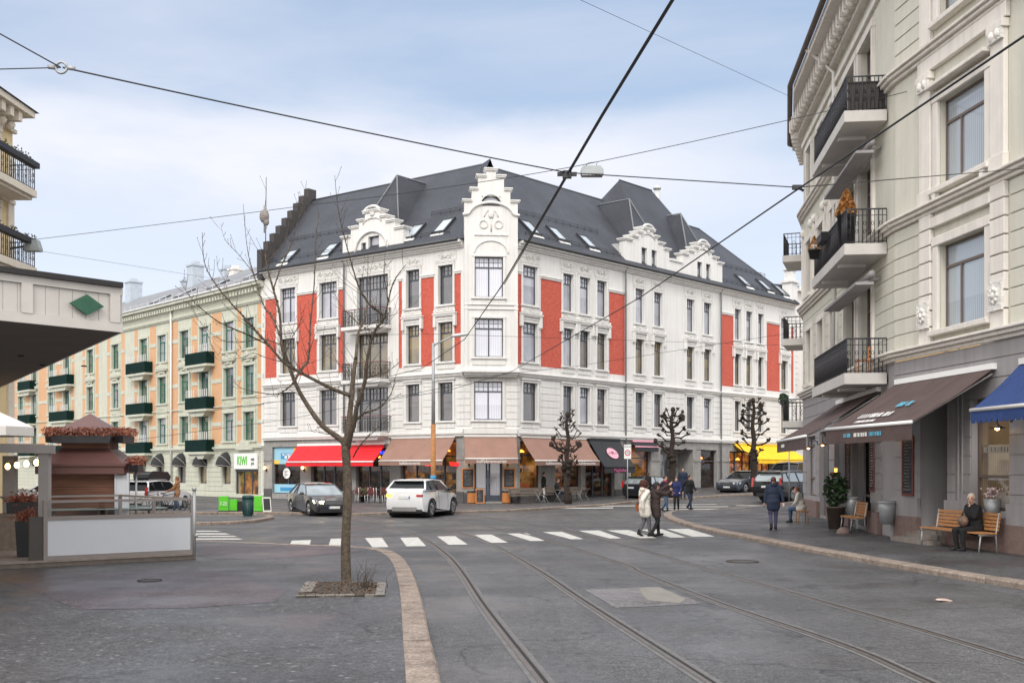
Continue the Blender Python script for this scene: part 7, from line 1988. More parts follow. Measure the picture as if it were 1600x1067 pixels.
stand(371.5, 379, 783, 798.2, 'dark rack of goods beneath the grocery window', black)
x, y = G(416, 799.5, h_); t = thing('a_board', 'white rimmed folding pavement board right of the lime green stand', 'pavement board', (x, y, h_))
for s in (-1, 1):
    M = RT(x, y, h_, .5) @ Matrix.Translation((0, 0, .66)) @ Matrix.Rotation(s*.25, 4, 'X'); m = MB(); m.box(-.19, .19, -.01, .01, -.67, 0, 0); m.part('frame', cream, t, M); m = MB(); m.box(-.15, .15, -.018, -.011, -.6, -.06); m.part('slate', chalk, t, M)

# ================================================================ TREES
def limb(m, pts, r0, r1, Y=None, rnd=None, n=7, jit=0, y_end=None, ks=.66):
    r0 *= ks; r1 *= ks
    """limb traced through points (photo columns/rows at depth Y -> real space)"""
    P = []
    for i, p in enumerate(pts):
        t = i/(len(pts)-1); yy = Y+(0 if y_end is None else (y_end-Y)*t)
        P.append(P3(p[0], p[1], yy))
    C = []
    for i in range(len(P)-1):
        a, b, c, d = P[max(i-1, 0)], P[i], P[i+1], P[min(i+2, len(P)-1)]
        for j in range(4):
            t = j/4; C.append(.5*((2*b)+(c-a)*t+(2*a-5*b+4*c-d)*t*t+(3*b-a-3*c+d)*t*t*t))
    C.append(P[-1]); k = len(C)
    rs = [r0+(r1-r0)*(i/(k-1))**.9 for i in range(k)]
    if rnd: rs = [r*(1+rnd.uniform(-.06, .08)) for r in rs]
    m.tube(C, rs, n)
    return C, rs
TY = 19.3
tree = thing('bare_street_tree', 'leafless young street tree standing in a kerbed soil bed', 'tree', (*G(542, 918, h_), h_))
rt = random.Random(21); Q = []
m = MB(); 
limb(m, [(540, 922), (541, 912), (540, 852), (543, 779), (542, 735), (540, 697)], .135, .108, TY, rt, 12)
limb(m, [(529, 924), (535, 917), (541, 905)], .05, .09, TY-.1, None, 8); limb(m, [(556, 924), (549, 917), (543, 905)], .05, .09, TY-.1, None, 8)
m.part('trunk', bark, tree)
m = MB(); Bs = []
def B(pts, r0, r1, y_end=None, n=6): c = limb(m, pts, r0, r1, TY, rt, n, 0, y_end); Bs.append(c); return c
B([(541, 705), (534, 688), (505, 666), (483, 637), (464, 604), (450, 567), (440, 539), (437, 491), (427, 452), (416, 411), (415, 379), (416, 277)], .085, .008, 20.4, 9)
B([(540, 700), (545, 662), (549, 622), (552, 589), (556, 560)], .095, .05, 19.8, 9)
B([(543, 700), (547, 680), (554, 657), (558, 633), (570, 596), (574, 560), (584, 520), (600, 497), (614, 443), (634, 414)], .085, .007, 18.0, 9)
B([(556, 560), (560, 520), (571, 494), (574, 459), (575, 400)], .045, .006, 20.8)
B([(548, 618), (519, 607), (483, 589), (457, 575), (441, 564), (420, 539), (396, 513), (380, 494), (357, 469), (332, 437), (319, 408), (316, 363)], .055, .006, 18.6, 7)
B([(437, 523), (425, 495), (411, 475), (396, 427), (386, 386), (380, 319)], .03, .005, 21.2)
B([(427, 452), (440, 415), (453, 386), (466, 347), (474, 316), (479, 282)], .022, .004, 19.6)
B([(457, 600), (472, 575), (482, 560), (485, 507), (491, 443), (493, 379), (499, 331)], .04, .006, 20.9)
B([(603, 497), (590, 485), (577, 475), (561, 449), (549, 411), (537, 366), (528, 325), (523, 274)], .032, .005, 18.4)
B([(600, 497), (606, 470), (600, 430), (601, 405)], .016, .004, 17.6)
B([(457, 600), (435, 615), (404, 613), (373, 604), (362, 585)], .02, .004, 20)
B([(362, 585), (345, 560), (330, 540), (322, 515)], .006, .003, 20)
B([(420, 539), (380, 520), (345, 505), (318, 485), (300, 468), (282, 440)], .022, .004, 18.0)
B([(552, 714), (563, 695), (585, 673), (614, 648)], .022, .004, 18.2)
B([(556, 657), (570, 645), (592, 637), (611, 615), (617, 590)], .03, .005, 18.4)
B([(569, 593), (586, 586), (603, 582), (625, 565)], .018, .004, 18.5)
B([(440, 539), (410, 530), (370, 535), (340, 528), (310, 500), (296, 470)], .016, .003, 21)
B([(450, 567), (420, 560), (395, 552), (372, 560), (350, 548)], .012, .003, 20.5)
B([(441, 564), (455, 530), (470, 500), (468, 470)], .014, .003, 18.5)
B([(584, 520), (560, 505), (535, 480), (520, 455), (505, 440)], .014, .003, 19.3)
B([(552, 589), (530, 570), (515, 545), (500, 535)], .014, .003, 19.9)
B([(534, 688), (520, 680), (500, 676), (480, 672)], .010, .003, 19.3)
B([(560, 520), (590, 500), (620, 490), (655, 470)], .012, .003, 20.5)
B([(416, 411), (430, 395), (445, 375), (452, 345)], .010, .003, 20)
B([(396, 427), (375, 400), (352, 375), (345, 350)], .012, .003, 21)
B([(357, 469), (352, 440), (340, 420)], .008, .003, 19)
# fine twigs with buds
for C, rs in list(Bs):
    L = len(C)
    for i in range(3, L-1):
        if rs[i] > .04 or rt.random() > .85: continue
        d = (C[i+1]-C[i-1]).normalized(); side = d.cross(Vector((rt.uniform(-1, 1), rt.uniform(-1, 1), rt.uniform(-1, 1)))).normalized()
        ln = rt.uniform(.15, .8)*(1 if rs[i] > .012 else .45); dr = (side*.8+d*.6+Vector((0, 0, .5))).normalized()
        p1 = C[i]+dr*ln*.5; p2 = p1+(dr+Vector((rt.uniform(-.2, .2), rt.uniform(-.2, .2), .35))).normalized()*ln*.5
        m.tube([C[i], p1, p2], [min(rs[i]*.5, .007), .004, .0028], 4); m.ell(p2, (.006, .006, .012), 5)
        if rt.random() < .5 and ln > .3:
            q = p1+(side.cross(d)*rt.choice((-1, 1))+d*.7).normalized()*ln*.35; m.tube([p1, q], [.0035, .0025], 4)
    for i in range(2, L-1):
        if rs[i] < .02: m.ell(C[i]+Vector((rt.uniform(-.01, .01), 0, 0)), (rs[i]*1.5, rs[i]*1.5, rs[i]*1.7), 5)
m.part('crown', bark, tree)
P = P3(413, 338, 20.2); m = MB(); m.ell((0, 0, 0), (.09, .07, .13), 8); m.ell((.03, 0, -.1), (.06, .05, .08), 8); m.tube([(0, 0, -.3), (0, 0, .2)], .012, 5)
m.solo('hanging_bird_feeder', mat('grey_seed_ball', (.25, .23, .21), .9, var=.4, vscale=20, bump=1), 'small grey bird feeder caught high in the left twigs of the bare tree', 'bird feeder', Matrix.Translation(P))
# kerbed soil bed
bed = thing('tree_bed', 'rectangular soil bed edged with stone setts around the bare tree', 'tree bed', (*G(536, 923, h_), h_))
a, b, c, d = [Vector(G(x, y, h_)) for x, y in ((462, 934), (601, 932), (603, 912), (478, 911))]
m = MB(); m.prism([tuple(p) for p in (a, b, c, d)], h_+.003, h_+.03); m.part('soil', soil_m, bed)
m = MB(); r_ = random.Random(5)
def setts(p, q, w, n):
    for k in range(n):
        s, e = p.lerp(q, k/n), p.lerp(q, (k+1)/n-.008); dd = (e-s).normalized(); nn = Vector((-dd.y, dd.x))*w; z = h_+.035+r_.uniform(-.006, .006)
        m.prism([tuple(s), tuple(e), tuple(e+nn), tuple(s+nn)], h_-.02, z)
setts(a, b, .13, 9); setts(b, c, .14, 4); setts(d, a, .2, 4); 
o = m.part('edging', mat('bed_setts', (.20, .185, .165), .8, var=.25, vscale=5, bump=.5), bed)
m = MB(); g = random.Random(14)
cx = (a+b+c+d)/4
for i in range(600):
    u, v = g.random(), g.random(); p = a.lerp(b, u).lerp(d.lerp(c, u), v); s = g.uniform(.012, .03); z = h_+.035
    d1 = Vector((g.uniform(-1, 1), g.uniform(-1, 1), g.uniform(0, .5))).normalized()*s; d2 = Vector((-d1.y, d1.x, .01)).normalized()*s*.6; q = Vector((p.x, p.y, z)); m.add([q-d1, q+d2, q+d1, q-d2], [(0, 1, 2, 3)])
m.part('dead_leaves', mat('dead_leaf_litter', (.13, .08, .045), .9, var=.5, vscale=20), bed)
m = MB()
for k in range(26):
    x0 = g.gauss(.25, .12); y0 = g.gauss(0, .1); h = g.uniform(.15, .5); q = [(x0, y0, .02), (x0+g.uniform(-.05, .08), y0+g.uniform(-.05, .05), h*.5), (x0+g.uniform(-.12, .2), y0+g.uniform(-.1, .1), h)]; m.tube(q, [.005, .004, .002], 3)
m.solo('dry_shoots', bark, 'thin dry shoots growing beside the bare trunk', 'twigs', RT(*G(545, 920, h_), h_))

def pollard(px, pyb, pyt, label, seed, sc_=1.0, branches=()):
    """pollarded lime: dark gnarled trunk with knobbly candelabra stubs"""
    x, y = G(px, pyb, h_); H = EYE+(HY-pyt)/F_PX*y-h_; g = random.Random(seed)
    t = thing('pollarded_tree', label, 'tree', (x, y, h_), group='pollarded trees on the far pavement'); M = RT(x, y, h_)
    m = MB(); n = 14; pts = []
    for i in range(n+1): z = H*i/n; pts.append((.06*sin(i*1.3+seed), .05*cos(i*1.1+seed), z))
    rs = [.22-.05*min(1, i/3) if i < 4 else .17-.10*(i-4)/(n-4) for i in range(n+1)]
    rs = [r*sc_*(1+.12*sin(i*2.3)) for i, r in enumerate(rs)]
    m.tube(pts, rs, 10)
    for k in range(16): z = H*g.uniform(.1, .95); i = int(z/H*n); a = g.uniform(0, 6.28); m.ell((pts[i][0]+rs[i]*.7*cos(a), pts[i][1]+rs[i]*.7*sin(a), z), rs[i]*g.uniform(.35, .6), 6)
    m.part('trunk', bark_dk, t, M)
    m = MB()
    extra = [(fz-.035, -dx*g.uniform(.6, .9), dz+.1, th*.8) for (fz, dx, dz, th) in branches if fz > .55]
    for (fz, dx, dz, th) in list(branches)+extra:
        th *= .62; dx *= .66; dz += .12
        z = H*fz; i = int(fz*n); p = Vector(pts[min(i, n)]); p.z = z
        e = p+Vector((dx, g.uniform(-.6, .6), dz)); mid = p.lerp(e, .55)+Vector((0, 0, -abs(dz)*.1-.12))
        m.tube([p, p.lerp(mid, .5)+Vector((0, 0, g.uniform(-.06, .06))), mid, mid.lerp(e, .5)+Vector((0, 0, .08*g.uniform(-1, 1))), e], [th, th*.8, th*.75, th*.7, th*.8], 6)
        for q, r in ((e, th*1.7), (mid, th*1.25), (p, th*1.5)): m.ell(q, (r*g.uniform(.8, 1.3), r*g.uniform(.8, 1.2), r*g.uniform(.7, 1.1)), 7)
        for k in range(5): w_ = Vector((g.uniform(-1, 1), g.uniform(-1, 1), g.uniform(-.2, 1.2))).normalized(); m.tube([e+w_*th, e+w_*(th+g.uniform(.08, .28))], [.010, .004], 3)
        for k in range(3): q = e+Vector((g.uniform(-.1, .1), g.uniform(-.1, .1), g.uniform(0, .12))); m.ell(q, th*1.1, 6)
    m.ell(pts[-1], (.15, .15, .18), 8)
    for k in range(int(14*sc_)): 
        z = H*g.uniform(.32, .48); a = g.uniform(0, 2*pi); m.ell((.22*cos(a), .22*sin(a), z), g.uniform(.08, .16), 6)
    m.part('crown', bark_dk, t, M)
pollard(886.5, 787, 648, 'dark pollarded tree with a forked stub in front of the cafe benches', 1, 1.0,
    [(.99, .5, .1, .06), (.93, .55, .2, .06), (.93, -.55, -.05, .07), (.86, .6, .1, .06), (.85, -.7, .05, .06), (.74, 1.05, .15, .06), (.74, -1.05, .35, .06), (.66, 1.1, .0, .06), (.62, -.5, .1, .06), (.60, .9, .3, .06), (.62, -1.25, .1, .16), (.55, -1.15, .75, .13), (.52, .5, .3, .06), (.48, .6, .1, .07), (.44, -.75, .1, .07), (.43, .7, .05, .08), (.42, -.6, .4, .13)])
pollard(1050, 777, 646, 'dark pollarded tree behind the crossing pedestrians', 2, 1.15,
    [(.96, .55, .15, .08), (.92, -.6, .05, .09), (.93, 1.0, .1, .09), (.88, -.85, .1, .09), (.86, 1.0, .0, .1), (.80, .9, .5, .16), (.74, 1.2, .1, .09), (.74, -1.2, .25, .09), (.68, 1.4, .1, .1), (.62, 1.0, -.1, .09), (.55, -1.5, .35, .11), (.52, 1.3, .0, .08), (.5, -.9, .3, .1)])
pollard(1177, 768, 637, 'dark pollarded tree before the yellow awning', 4, 1.2,
    [(.98, .5, .1, .08), (.95, -.6, .05, .09), (.92, .9, .1, .09), (.90, -.9, .15, .09), (.86, .9, .1, .09), (.84, -1.1, .1, .09), (.80, 1.1, .2, .12), (.78, -.9, .0, .1), (.74, 1.3, .1, .1), (.68, -1.2, .45, .1), (.62, 1.3, .25, .1), (.60, -1.0, .1, .1), (.52, 1.25, .1, .12), (.50, -1.0, .35, .1), (.42, 1.0, .1, .1), (.40, -1.5, .7, .09)])
# ================================================================ CARS
tyre_m = mat('tyre_rubber', (.018, .018, .018), .85)
rim_m = mat('alloy_rim', (.38, .38, .39), .3, metal=.8, var=.1)
car_glass = mat('car_glass', (.008, .01, .012), .06, var=.2, spec=.25)
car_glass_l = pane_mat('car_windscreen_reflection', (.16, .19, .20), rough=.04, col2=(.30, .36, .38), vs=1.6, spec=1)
plate_m = mat('number_plate', (.62, .64, .62), .5)
plate_b = mat('plate_blue_band', (.03, .08, .4), .5)
tail_m = mat('red_tail_light', (.45, .02, .02), .25, var=.1, coat=.6)
amber_on = mat('lit_amber_indicator', (1, .5, .05), .4, emit=(1, .45, .03), estr=4)
head_on = mat('lit_headlight', (1, .9, .7), .3, emit=(1, .85, .55), estr=9)
head_off = mat('headlight_glass', (.45, .47, .48), .12, metal=.3, var=.2, coat=1)
def paint(name, col, met=.35): return mat(name, col, .32, metal=met, var=.04, coat=1)
STY = {
 # L, W, H, clearance, wheelbase, front overhang, wheel r, hood z, belt z, windscreen base x, roof front, roof rear, rear glass base (x from the rear=0..L)
 'suv':   dict(L=4.36, W=1.92, H=1.62, g=.24, wb=2.66, fo=.86, r=.38, hood=1.06, belt=1.15, ws=3.2, rf=2.4, rr=.62, rb=.16, tail=1.16, nose=.92),
 'sedan': dict(L=4.70, W=1.83, H=1.42, g=.17, wb=2.81, fo=.87, r=.33, hood=.93, belt=.95, ws=3.42, rf=2.62, rr=1.30, rb=.62, tail=1.0, nose=.75),
 'wagon': dict(L=4.80, W=1.86, H=1.50, g=.22, wb=2.76, fo=.95, r=.35, hood=.98, belt=1.0, ws=3.38, rf=2.65, rr=.42, rb=.10, tail=1.02, nose=.82),
 'bigsuv': dict(L=4.95, W=1.95, H=1.78, g=.25, wb=2.90, fo=.95, r=.39, hood=1.15, belt=1.18, ws=3.55, rf=2.75, rr=.45, rb=.12, tail=1.2, nose=1.0),
 'hatch': dict(L=4.10, W=1.78, H=1.46, g=.17, wb=2.58, fo=.82, r=.32, hood=.95, belt=.97, ws=3.02, rf=2.3, rr=.55, rb=.15, tail=1.0, nose=.8),
}
def car(name, label, x, y, rz, sty, pm, scale=1., lights=None, rails=False, box=False, group=None, plate=True, glassm=None, lower=None):
    """car heading along local +x; body, cabin glass, roof, four wheels, doors lines, lights, bumpers, plate"""
    S = STY[sty]; L, W, H, g, r = S['L'], S['W'], S['H'], S['g'], S['r']
    t = thing(name, label, 'car', (x, y, 0), rz, group); M = RT(x, y, 0, rz) @ Matrix.Scale(scale, 4); X0 = -L/2
    xf = L/2-S['fo']; xr = xf-S['wb']
    def arch(cx, rr): return [(cx+rr*cos(a), max(g, r+rr*sin(a))) for a in [pi*k/12 for k in range(13)]]
    ra = r+.055
    bottom = [(X0+.12, g+.05), (xr-ra-.01, g)]+arch(xr, ra)[::-1][0:]+[(xf-ra-.01, g)]+arch(xf, ra)[::-1]+[(L/2-.14, g+.02)]
    top = [(L/2-.02, g+.25), (L/2, S['nose']*.72), (L/2-.07, S['nose']*.93), (L/2-.25, S['nose']), (L/2-.6, S['nose']+(S['hood']-S['nose'])*.6), (X0+S['ws']+.02, S['hood']),
           (X0+S['ws']-.7, S['belt']-.005), (X0+(S['ws']+S['rb'])/2, S['belt']+.0), (X0+S['rb']+.02, S['belt']+.03), (X0+(.03 if S['rb'] < .3 else .06), S['tail']-.02 if S['rb'] > .3 else S['belt']-.02), (X0, S['tail']*.72), (X0+.02, g+.3)]
    out = bottom+top
    def hw(px, pz):
        u = abs(px)/(L/2); w = W/2*(1-.13*max(0, u-.55)**2/.2)
        w *= 1-.05*max(0, (pz-.62)/.5) - .06*max(0, (.42-pz)/.4)
        return w
    m = MB(); n = len(out); cxm, czm = 0, .62
    lay = [(-1, .965), (-.965, .995), (-.86, 1.0), (.86, 1.0), (.965, .995), (1, .965)]
    vs = []
    for v, sh in lay:
        for px, pz in out:
            qx, qz = cxm+(px-cxm)*(1-(1-sh)*.35), czm+(pz-czm)*sh if pz > czm else pz
            vs.append((qx, v*hw(px, pz), qz))
    fs = []
    for i in range(len(lay)-1):
        for k in range(n): fs.append((i*n+k, i*n+(k+1) % n, (i+1)*n+(k+1) % n, (i+1)*n+k))
    m.add(vs, fs, 0, True)
    m.add(vs[:n], [tuple(range(n-1, -1, -1))], 0, False); m.add(vs[-n:], [tuple(range(n))], 0, False)
    body = m.part('body', pm, t, M)
    import bmesh
    bm = bmesh.new(); bm.from_mesh(body.data); bmesh.ops.remove_doubles(bm, verts=bm.verts, dist=.0005); bmesh.ops.recalc_face_normals(bm, faces=bm.faces)
    bmesh.ops.triangulate(bm, faces=[f for f in bm.faces if len(f.verts) > 4]); bm.to_mesh(body.data); bm.free()
    for p_ in body.data.polygons: p_.use_smooth = True
    try: body.data.set_sharp_from_angle(angle=radians(38))
    except Exception: pass
    zb0 = S['belt']
    # dark inner arches
    m = MB()
    for cx in (xr, xf): m.lathe([(ra-.005, -W/2*.86), (ra-.005, W/2*.86)], 20, (cx, 0, r), axis='y')
    m.part('wheel_arch', black, body, M)
    if sty in ('suv', 'bigsuv'):
        for sg in (-1, 1):
            for cx in (xr, xf): m = MB(); m.tube([(cx+(ra+.01)*cos(a), sg*(hw(cx, r)+.004), r+(ra+.01)*sin(a)) for a in [pi*k_/14 for k_ in range(15)]], .028, 5); m.part('arch_trim', black, body, M)
        m = MB(); m.box(-L/2+.02, -L/2+.12, -.78, .78, g-.02, g+.12); m.part('rear_valance', black, body, M)
        m = MB(); xb_ = X0+S['rb']; m.extr([(xb_-.075, zb0-.02), (xb_+.02, zb0+.10), (xb_+.06, zb0+.10), (xb_, zb0-.02)], -W/2*.86, W/2*.86); m.part('tailgate_panel', pm, t, M)
    # cabin
    zb, zr = S['belt']-.01, H-.05
    def cab(e=0., zt=None):
        return [(X0+S['ws']+e, S['hood']-.02), (X0+S['rf']+e*.5, (zt or zr)), (X0+(S['rf']+S['rr'])/2, (zt or zr)+.045), (X0+S['rr']-e*.5, (zt or zr)), (X0+S['rb']-e, zb+.02)]
    def chw(pz): return (W/2)*(.93-.20*(pz-zb)/(zr-zb))
    def cabin(pts, sc_w=1.): 
        return [(px, -chw(pz)*sc_w, pz) for px, pz in pts], [(px, chw(pz)*sc_w, pz) for px, pz in pts]
    A_, B_ = cabin(cab()); k = len(A_); m = MB()
    m.add(A_+B_, [tuple(range(k)), tuple(range(2*k-1, k-1, -1))]+[(i, k+i, k+(i+1) % k, (i+1) % k) for i in range(k)])
    cg = m.part('cabin_glass', glassm or car_glass, t, M)
    bm = bmesh.new(); bm.from_mesh(cg.data); bmesh.ops.recalc_face_normals(bm, faces=bm.faces); bm.to_mesh(cg.data); bm.free()
    # roof panel
    c = cab(); c2 = [(c[1][0]-.0, c[1][1]), c[2], (c[3][0], c[3][1])]; m = MB(); rows = []
    for px, pz in [(c[1][0]+.06, c[1][1]-.015), (c[1][0]-.15, c[1][1]+.02), (c[2][0], c[2][1]+.006), (c[3][0]+.15, c[3][1]+.022), (c[3][0]-.10, c[3][1]-.015)]:
        w = chw(pz); rows.append([(px, w*v, pz+.035*(1-v*v)-(.055 if abs(v) > .99 else 0)+.012) for v in (-1.02, -.93, -.5, 0, .5, .93, 1.02)])
    for a, b in zip(rows[:-1], rows[1:]):
        for i in range(6): m.add([a[i], a[i+1], b[i+1], b[i]], [(3, 2, 1, 0)], 0, True)
    rf_ = m.part('roof', pm, t, M)
    # pillars
    m = MB()
    for s in (0, 1):
        P = (A_, B_)[s]; sg = (-1, 1)[s]; o = Vector((0, sg*.006, 0))
        m.tube([Vector(P[0])+o, Vector(P[1])+o], .032, 6); m.tube([Vector(P[3])+o, Vector(P[4])+o], .045 if S['rb'] < .3 else .035, 6)
        xm = X0+S['ws']*.52; m.tube([(xm, sg*chw(zb), zb), (xm-.06, sg*chw(zr)+sg*.005, zr)], .035, 6, mi=1)
        xq = X0+S['rr']+.35; m.tube([(X0+S['rb']+.75, sg*chw(zb), zb), (xq, sg*chw(zr)+sg*.005, zr)], .035, 6, mi=1)
        m.tube([Vector(P[1])+o, Vector(P[2])+o, Vector(P[3])+o], .028, 6)
        m.tube([(X0+S['ws']-.05, sg*chw(zb)*1.01, zb+.01), (X0+S['rb']+.1, sg*chw(zb)*1.01, zb+.02)], .012, 5, mi=2)
    m.part('pillars', [pm, black, steel], t, M)
    # wheels
    k = (sty, 'w')
    for wx, wy in ((xf, 1), (xf, -1), (xr, 1), (xr, -1)):
        MW = M @ Matrix.Translation((wx, wy*(W/2-.13), r)) @ Matrix.Rotation(0 if wy > 0 else pi, 4, 'Z')
        if k not in CARM:
            m = MB(); m.lathe([(.6*r, -.1), (.93*r, -.11), (r, -.07), (r, .07), (.93*r, .11), (.68*r, .115), (.66*r, .09), (.001, .02)], 24, axis='y'); me1 = m.mesh('tyre', tyre_m)
            m = MB(); m.lathe([(.68*r, .10), (.66*r, .118), (.60*r, .118), (.58*r, .06), (.56*r, .05)], 24, axis='y')
            for q in range(5):
                for dq in (-.13, .13):
                    a = 2*pi*q/5+dq; m.tube([(.1*r*cos(a), .1, .1*r*sin(a)), (.62*r*cos(a+dq*.4), .108, .62*r*sin(a+dq*.4))], .026, 5)
            m.lathe([(.16*r, .06), (.16*r, .115), (.001, .12)], 10, axis='y'); me2 = m.mesh('rim', rim_m); CARM[k] = (me1, me2)
        w_ = bpy.data.objects.new('wheel', None); w_.empty_display_size = .1; link(w_, t, MW)
        mpart(CARM[k][0], 'tyre', w_, MW); mpart(CARM[k][1], 'rim', w_, MW)
    lt = lights or {}
    zt_ = S['tail']*.80; zh = S['nose']*.80
    # front: grille, headlights, bumper intake, plate
    m = MB(); m.box(L/2-.03, L/2+.012, -.42, .42, zh-.09, zh+.08); 
    for q in range(5): m.box(L/2+.012, L/2+.02, -.40, .40, zh-.075+.03*q, zh-.065+.03*q, 1)
    m.box(L/2-.06, L/2-.005, -.66, .66, g+.06, g+.17); m.part('grille', [black, steel], t, M)
    for sg in (-1, 1):
        m = MB(); q = [(L/2-.02, sg*.50, zh-.05), (L/2-.0, sg*.46, zh+.07), (L/2-.36, sg*(hw(L/2-.36, zh)+.004), zh+.12), (L/2-.22, sg*(hw(L/2-.22, zh)+.006), zh-.02)]
        q2 = [(p[0]+.022, p[1]*1.012, p[2]) for p in q]; m.add(q+q2, [(0, 1, 2, 3), (7, 6, 5, 4), (0, 4, 5, 1), (1, 5, 6, 2), (2, 6, 7, 3), (3, 7, 4, 0)])
        m.part('headlight', head_on if lt.get('head') else head_off, t, M)
        if lt.get('head'): m = MB(); m.ell((L/2-.0, sg*.6, zh+.02), (.05, .08, .05), 8); m.part('headlight_bulb', head_on, t, M)
        m = MB()
        if sty in ('suv', 'sedan'):
            m.box(-L/2-.012, -L/2+.2, sg*.56, sg*(hw(-L/2, zt_)+.012), zt_-.03, zt_+.065)
        else: m.extr([(-L/2-.012, zt_-.06), (-L/2+.09, zt_-.06), (-L/2+.16, H-.3), (-L/2+.05, H-.3)], sg*(W/2-.2), sg*(W/2-.085))
        m.part('tail_light', tail_m if not (lt.get('amber') and sg > 0) else amber_on, t, M)
        m = MB(); m.ell((X0+S['ws']-.38, sg*(W/2+.06), zb+.06), (.09, .10, .07), 10); m.tube([(X0+S['ws']-.36, sg*(W/2-.08), zb), (X0+S['ws']-.36, sg*(W/2+.02), zb+.03)], .02, 5); m.part('side_mirror', pm if sty != 'suv' else black, t, M)
        # door seams and handles
        m = MB()
        for xx in (X0+S['ws']-.42, X0+S['ws']*.52, xr+.45):
            m.tube([(xx, sg*(hw(xx, z)+.0015), z) for z in (g+.12, .45, .65, S['belt']-.06)], .006, 4)
        m.part('door_seams', black, body, M)
        m = MB()
        for xx in (X0+S['ws']*.52+.16, xr+.62): m.box(xx, xx+.17, sg*(hw(xx, .8)+.0), sg*(hw(xx, .8)+.025), S['belt']-.2, S['belt']-.17)
        m.part('door_handles', pm, body, M)
    m = MB(); m.box(-L/2-.015, -L/2+.03, -.55, .55, g+.05, g+.22); m.box(xr+ra+.05, xf-ra-.05, -W/2*.965, W/2*.965, g-.01, g+.07); m.box(L/2-.10, L/2+.0, -.72, .72, g, g+.055); m.part('lower_trim', lower or black, t, M)
    for sx in (-1, 1):
        pz = zt_-.06 if sx < 0 else g+.22
        if sx < 0 and sty in ('sedan',): pz = g+.3
        m = MB(); xx = sx*(L/2+.014); m.box(xx-.008, xx+.008, -.26, .26, pz-.055, pz+.055, 0); m.box(xx-.0095, xx+.0095, -.26, -.215, pz-.0551, pz+.0551, 1); m.part('number_plate', [plate_m, plate_b], t, M)
    if rails:
        m = MB()
        for sg in (-1, 1): m.tube([(X0+S['rf']-.1, sg*.58, H-.03), (X0+S['rf']-.25, sg*.58, H+.05), (X0+S['rr']+.3, sg*.58, H+.05), (X0+S['rr']+.15, sg*.58, H-.03)], .018, 6)
        m.part('roof_rails', steel if rails is True else black, t, M)
    if sty != 'sedan' :  # rear screen wiper and spoiler
        m = MB(); m.box(X0+S['rr']-.16, X0+S['rr']+.1, -chw(zr)*.9, chw(zr)*.9, zr-.0, zr+.035); m.part('rear_spoiler', pm, t, M)
        m = MB(); a = Vector((X0+S['rb']-.02, .0, zb+.1)); m.tube([a, a+Vector((.06, -.35, .1))], .01, 4); m.part('rear_wiper', black, t, M)
    return t, M
CARM = {}
DN = .94
def cpos(px, py): return G(px, py)
p_white, p_grey = paint('white_car_paint', (.74, .75, .76), 0), paint('gunmetal_car_paint', (.075, .078, .085), .6)
p_blk, p_blue, p_blk2 = mat('black_car_paint', (.008, .008, .009), .45, var=.04, coat=.4, spec=.3), paint('slate_blue_car_paint', (.12, .14, .18), .6), mat('charcoal_car_paint', (.02, .023, .028), .42, metal=.2, var=.04, coat=.5)
silver_t = mat('silver_skid_trim', (.30, .30, .30), .4, metal=.5)
# white SUV turning away from the camera
# heading: angle of local +x in world (0 = +X, pi/2 = away from camera)
x, y = G(628, 809); car('white_suv', 'white compact SUV seen from behind with its left indicator glowing amber', x+.72, y+2.0, radians(90-17), 'suv', p_white, .98, {'amber': True}, lower=silver_t)
x, y = G(506, 806); car('grey_sedan', 'dark grey sedan with lit headlights turning in front of the red awning', x-.55, y+1.75, radians(-90+27), 'sedan', p_grey, .98, {'head': True}, glassm=car_glass_l)
x, y = G(1135, 772.5); car('slate_sedan', 'slate blue sedan parked facing the camera beside the stone pier', x+1.6, y+1.9, radians(-90-42), 'sedan', p_blue, 1.0)
x, y = G(1215, 785); car('black_estate_car', 'black estate car with red upright tail lights parked behind the woman in the navy coat', x+1.1, y+1.6, radians(90-44), 'wagon', p_blk, 1.08, rails=True, glassm=car_glass_l)
x, y = G(1222, 771); car('dark_off_roader', 'big dark off-road car with roof rails parked behind the black estate car', x+1.0, y+2.2, radians(-90-38), 'bigsuv', p_blk2, 1.06, rails=True)
x, y = G(1290, 776); car('blue_hatchback', 'blue hatchback with a red tail light partly hidden by the grey shop pier', x+.6, y+2.0, radians(90-30), 'hatch', p_blue, .95)
x, y = G(1020, 782); car('dark_hatchback', 'dark hatchback with a pale windscreen parked behind the pedestrians', x+.2, y+2.2, radians(90-46), 'hatch', p_blk2, .93, glassm=car_glass_l)
x, y = G(222, 800); t_, M_ = car('white_estate_car', 'white estate car with a black roof box seen behind the terrace fence', x, y+1.9, radians(80), 'wagon', p_white, .98, rails=True)
m = MB(); m.extr([(-.95, 0), (.95, 0), (1.05, .12), (.8, .3), (-.7, .34), (-1.0, .2)], -.42, .42); o_ = m.solo('roof_box', black, 'black streamlined roof box on the white estate car', 'roof box', M_ @ Matrix.Translation((-.3, 0, 1.56))); mod(o_, 'BEVEL', width=.08, segments=3)
x, y = G(55, 800); car('white_hatchback', 'white car glimpsed between the pergola posts at the left', x, y+1.5, radians(200), 'hatch', p_white, .98)

